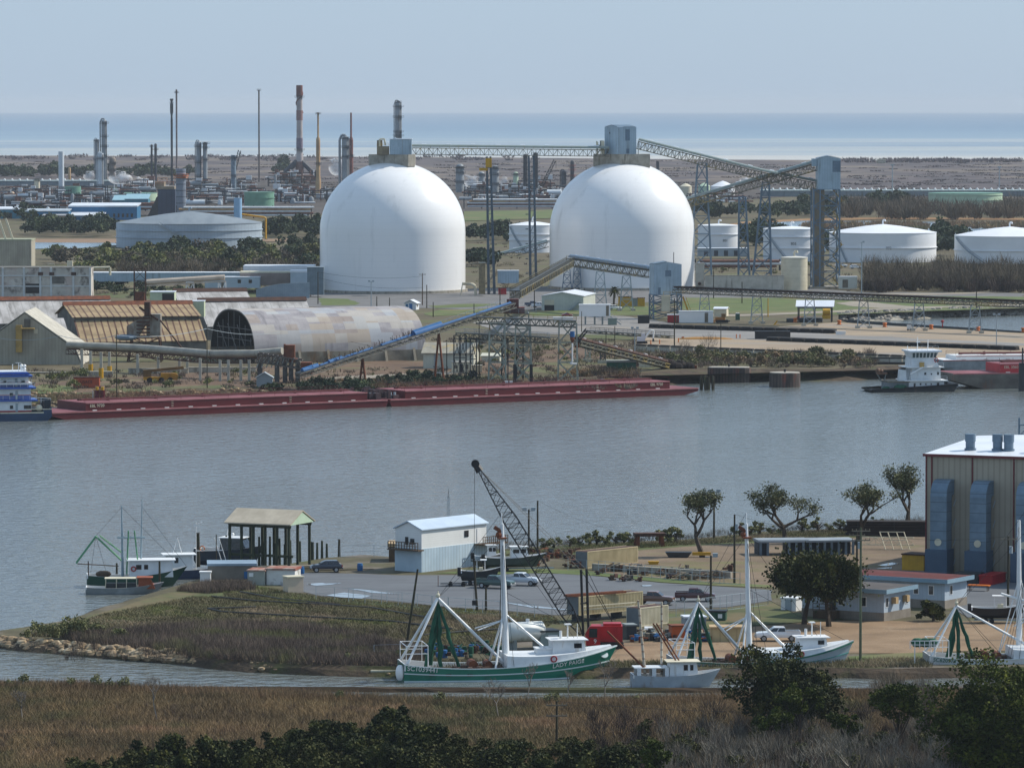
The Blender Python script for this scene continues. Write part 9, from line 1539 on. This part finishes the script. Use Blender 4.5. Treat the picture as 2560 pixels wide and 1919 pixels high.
for k in range(120):px=rg.uniform(-50,380);a=G(px,float(np.interp(px,[-60,0,58,162,220,266,318,373],[1583,1577,1569,1553,1534,1516,1504,1485])),ZN);rock((a.x+rg.uniform(-.6,.6),a.y+rg.uniform(-1,1.2),ZN-.5),rg.uniform(.15,.4))
o=mb.build('riprap',ROCK);o['kind']='stuff';o['label']='tan and brown riprap rocks along the headland shore';mb=MB();rg=random.Random(32)
for k in range(420):px=rg.uniform(2096,2640);a=G(px,float(np.interp(px,[2096,2209,2354,2560,2700],[784,780,772,767,763])));f=rg.random();rock((a.x,a.y-8*f,.3-2.6*f),rg.uniform(.5,1.2))
o=mb.build('basin_riprap',mk('grey_rock','#9a958c','#6f6a63',rough=.95,amt=.9));o['kind']='stuff';o['label']='grey riprap rocks along the basin shore';mb=MB();rg=random.Random(33)
for k in range(260):px=rg.uniform(60,760);a=G(px,float(np.interp(px,[0,250,430,640,760],[985,983,977,974,960])));f=rg.random();rock((a.x,a.y-12*f,.2-2.6*f),rg.uniform(.3,.8))
o=mb.build('bank_rubble',ROCK);o['kind']='stuff';o['label']='rubble on the river bank behind the red barge'
# --- marsh in front ---
MZ=-1.9;MP=PG([(-260,1708),(200,1711),(640,1732),(1000,1745),(1270,1752),(1600,1747),(2100,1732),(2560,1723),(2800,1723),(2900,1990),(-360,1990)],MZ)
field('marsh_grass_stand','brown and orange marsh grass filling the near shore',MP,330000,.6,.07,MGRASS,MZ,11,.6);field('marsh_edge_reeds','taller reeds at the creek edge of the marsh',PG([(-260,1707),(200,1709),(640,1730),(1000,1744),(1270,1751),(1600,1746),(2100,1731),(2560,1722),(2560,1738),(2100,1748),(1600,1764),(1270,1768),(1000,1762),(640,1748),(200,1726),(-260,1722)],MZ),26000,.8,.07,REED,MZ,12,.3)
twigs('marsh_twigs','bare twiggy weeds scattered in the marsh',[G(rg.uniform(-50,2600),rg.uniform(1764,1900),MZ)for _ in range(240)],.8,1.3,TWIGD,50,34,.03,.8)
bushes('marsh_bushes','small olive bushes at the creek edge',[G(a,b,MZ)for a,b in((60,1716),(20,1716),(175,1718),(240,1720),(275,1722),(310,1724),(845,1750),(850,1752),(1590,1756),(1380,1762),(1100,1760))],.8,.2,LEAFG,51,200,1.1)
def bare(label,px,yb,yt,seed,mat=BARKG,r=.1,sp=.6,lv=4):
 o=G(px,yb,MZ);H=(yb-yt)*mpp(o.y);t=thing('bare_tree',label,'tree',o);sg,tp=limbs(seed,H,sp,lv,r,3,.7,.2,.34);k=H/max(q[1].z for q in sg);th=[(a*k,b*k,ra,rb)for a,b,ra,rb in sg];limb_mesh([q for q in th if q[2]>=r*.5],minr=.03).build('trunk',mat,t);limb_mesh([q for q in th if q[2]<r*.5],3,.014).build('twigs',mat,t)
for a in(('small bare tree in the marsh below the green trawler',1246,1792,1690,4),('bare sapling just in front of the green trawler hull',1318,1748,1655,6),('bare tree standing in the western marsh',393,1800,1682,8),('bare sapling at the western end of the marsh',56,1800,1715,9),('bare tree beside the worn workboat',1512,1752,1640,12),('thin bare sapling right of the worn workboat',1425,1750,1672,14)):bare(*a)
# evergreens
MX=lambda px,py:G(px,py,MZ)
for nm,lab,px,py,r,n,lf,m_,sd,lu,tr in(('evergreen_tree','big dark evergreen tree in front of the pale trawler',1970,1842,(6.6,4.4,5.6),26000,.3,LEAFD,71,44,.4),('pine_tree','yellow-green pine crown in front of the big dark evergreen',2000,1868,(3.0,2.4,2.1),5200,.24,LEAFP,72,18,3.2),('pine_tree','low yellow-green pine at the foot of the big dark evergreen',1925,1880,(2.2,1.9,1.7),3200,.24,LEAFP,73,14,2.0),
  ('pine_tree','young green pine between the two dark masses',2245,1890,(3.6,2.8,2.8),5600,.25,LEAFP,74,20,2.6),('pine_tree','small green pine left of the young pine',2115,1880,(2.2,1.8,1.5),2800,.24,LEAFP,75,12,2.0),('pine_tree','huge dark pine filling the bottom corner',2500,1965,(8.6,5.0,6.6),36000,.3,LEAFP,76,60,.6),('evergreen_tree','dark evergreen mass below the white trawler stern',2420,1850,(3.8,2.6,2.6),6000,.28,LEAFD,77,16,1.0),
  ('evergreen_tree','dark bush against the white trawler at the picture edge',2545,1775,(2.0,1.6,2.6),3000,.24,LEAFO,78,12,.4),('evergreen_tree','dark evergreen behind the huge pine at the picture edge',2590,1880,(4,3,4.4),9000,.3,LEAFD,79,24,.6)):crown(nm,lab,'tree',MX(px,py),r,n,lf,m_,sd,lu,tr,flat=1.0)
EV=[crown('evergreen_shrub','dark evergreen shrub in the thicket along the bottom edge','shrub',MX(600,1990),(3.8,2.8,3.0),8000,.27,m_,81+k,20,-.4,'evergreen shrubs along the bottom edge',flat=1.0)for k,m_ in enumerate((LEAFD,LEAFD,LEAFO))];rg=random.Random(41)
for k,(px,py)in enumerate([(560,1962),(700,1952),(1120,1945),(860,1938),(960,1932),(1050,1938),(480,1985),(620,1990),(760,1975),(900,1970),(1030,1972),(1150,1975),(1260,1985),(380,1996),(300,2012),(1370,2000),(1460,2006),(1130,1992),(1550,2004),(990,1920),(880,1915),(790,1926),(420,2000),(240,2022),(1240,1998),(940,1990),(690,1992),(1060,1995),(550,1995),(820,1992)]):o=MX(px,py);(EV[k].__setattr__('location',o)if k<3 else dup(EV[k%3 if k%5 else 0],o,rg.uniform(0,6),scale=rg.uniform(.9,1.25)))
crown('evergreen_shrub','yellow-green shrub rising at the bottom edge','shrub',MX(1615,1985),(2.8,2.0,2.8),5000,.25,LEAFP,91,16,.2,flat=1.0);crown('evergreen_shrub','small dark shrub at the bottom corner of the marsh','shrub',MX(165,1985),(1.8,1.4,1.5),2000,.25,LEAFD,92,9,.1,flat=1.0)
twigs('bare_brush','grey bare brush filling the bottom right of the marsh',[MX(rg.uniform(1640,2420),rg.uniform(1840,1985))for _ in range(150)],1.5,3.0,TWIGG,61,120,.05,1.5);twigs('bare_brush','dark bare brush filling the bottom right of the marsh',[MX(rg.uniform(1480,2560),rg.uniform(1800,1990))for _ in range(200)],1.5,2.2,TWIGD,62,120,.06,1.3);twigs('bare_brush','purplish bare brush in front of the white trawler',[MX(rg.uniform(2190,2330),rg.uniform(1738,1790))for _ in range(40)]+[MX(rg.uniform(2480,2600),rg.uniform(1740,1790))for _ in range(30)],1.4,3.2,TWIG,63,150,.045,1.4)
for k,(px,yb,yt)in enumerate(((2050,1960,1830),(2130,1975,1820),(2210,1970,1815),(2290,1975,1835),(1900,1965,1850),(1770,1960,1850),(1840,1975,1860),(2010,1985,1850))):bare('grey bare tree in the brush along the bottom edge, '+('below the big dark evergreen','left of the young pine','in front of the young pine','beside the huge dark pine','below the low yellow-green pine','nearest the yellow-green shrub','between two other bare trees','lowest of the bare trees')[k],px,yb,yt,20+k,TWIGG,.1,.7)
twigs('ground_weeds','dry weeds scattered over the rough ground of the far bank',scatter_px(40,1600,925,975,260,sd=70)+scatter_px(1080,1600,850,930,160,sd=71)+scatter_px(220,800,700,745,140,sd=72)+scatter_px(1740,2600,655,730,160,sd=73)+scatter_px(1160,1420,600,720,80,sd=74),2.6,.9,REEDG,70,40,.2,.8)
bushes('yard_bushes','small bushes dotted over the rough ground of the far bank',scatter_px(1100,1560,862,925,26,sd=75)+scatter_px(1760,2140,630,690,26,sd=76)+scatter_px(40,700,935,972,26,sd=77),1.6,.4,SCRUBO,71,160,.7)
bushes('bottom_scrub','low dark olive scrub between the evergreen shrubs along the bottom edge',[MX(rg.uniform(180,1700),rg.uniform(1905,2010))for _ in range(150)]+[MX(rg.uniform(700,1600),rg.uniform(1870,1930))for _ in range(50)]+[MX(rg.uniform(1600,2560),rg.uniform(1840,2000))for _ in range(60)],1.5,.24,LEAFO,80,420,.8)
# ---------------- haze ----------------
hm=bpy.data.materials.new('haze_air');hm.use_nodes=True;_N=hm.node_tree.nodes;_N.remove(_N['Principled BSDF'])
_v=_N.new('ShaderNodeVolumePrincipled');_v.inputs['Color'].default_value=(.86,.93,1,1);_v.inputs['Density'].default_value=2.6e-5;_v.inputs['Anisotropy'].default_value=0.0
hm.node_tree.links.new(_v.outputs[0],_N['Material Output'].inputs['Volume'])
mb=MB();mb.bx(-21000,21000,-60,50600,-5,125);o=mb.build('haze',hm);o['kind']='stuff';o['label']='thin blue haze over the river and the far marsh'
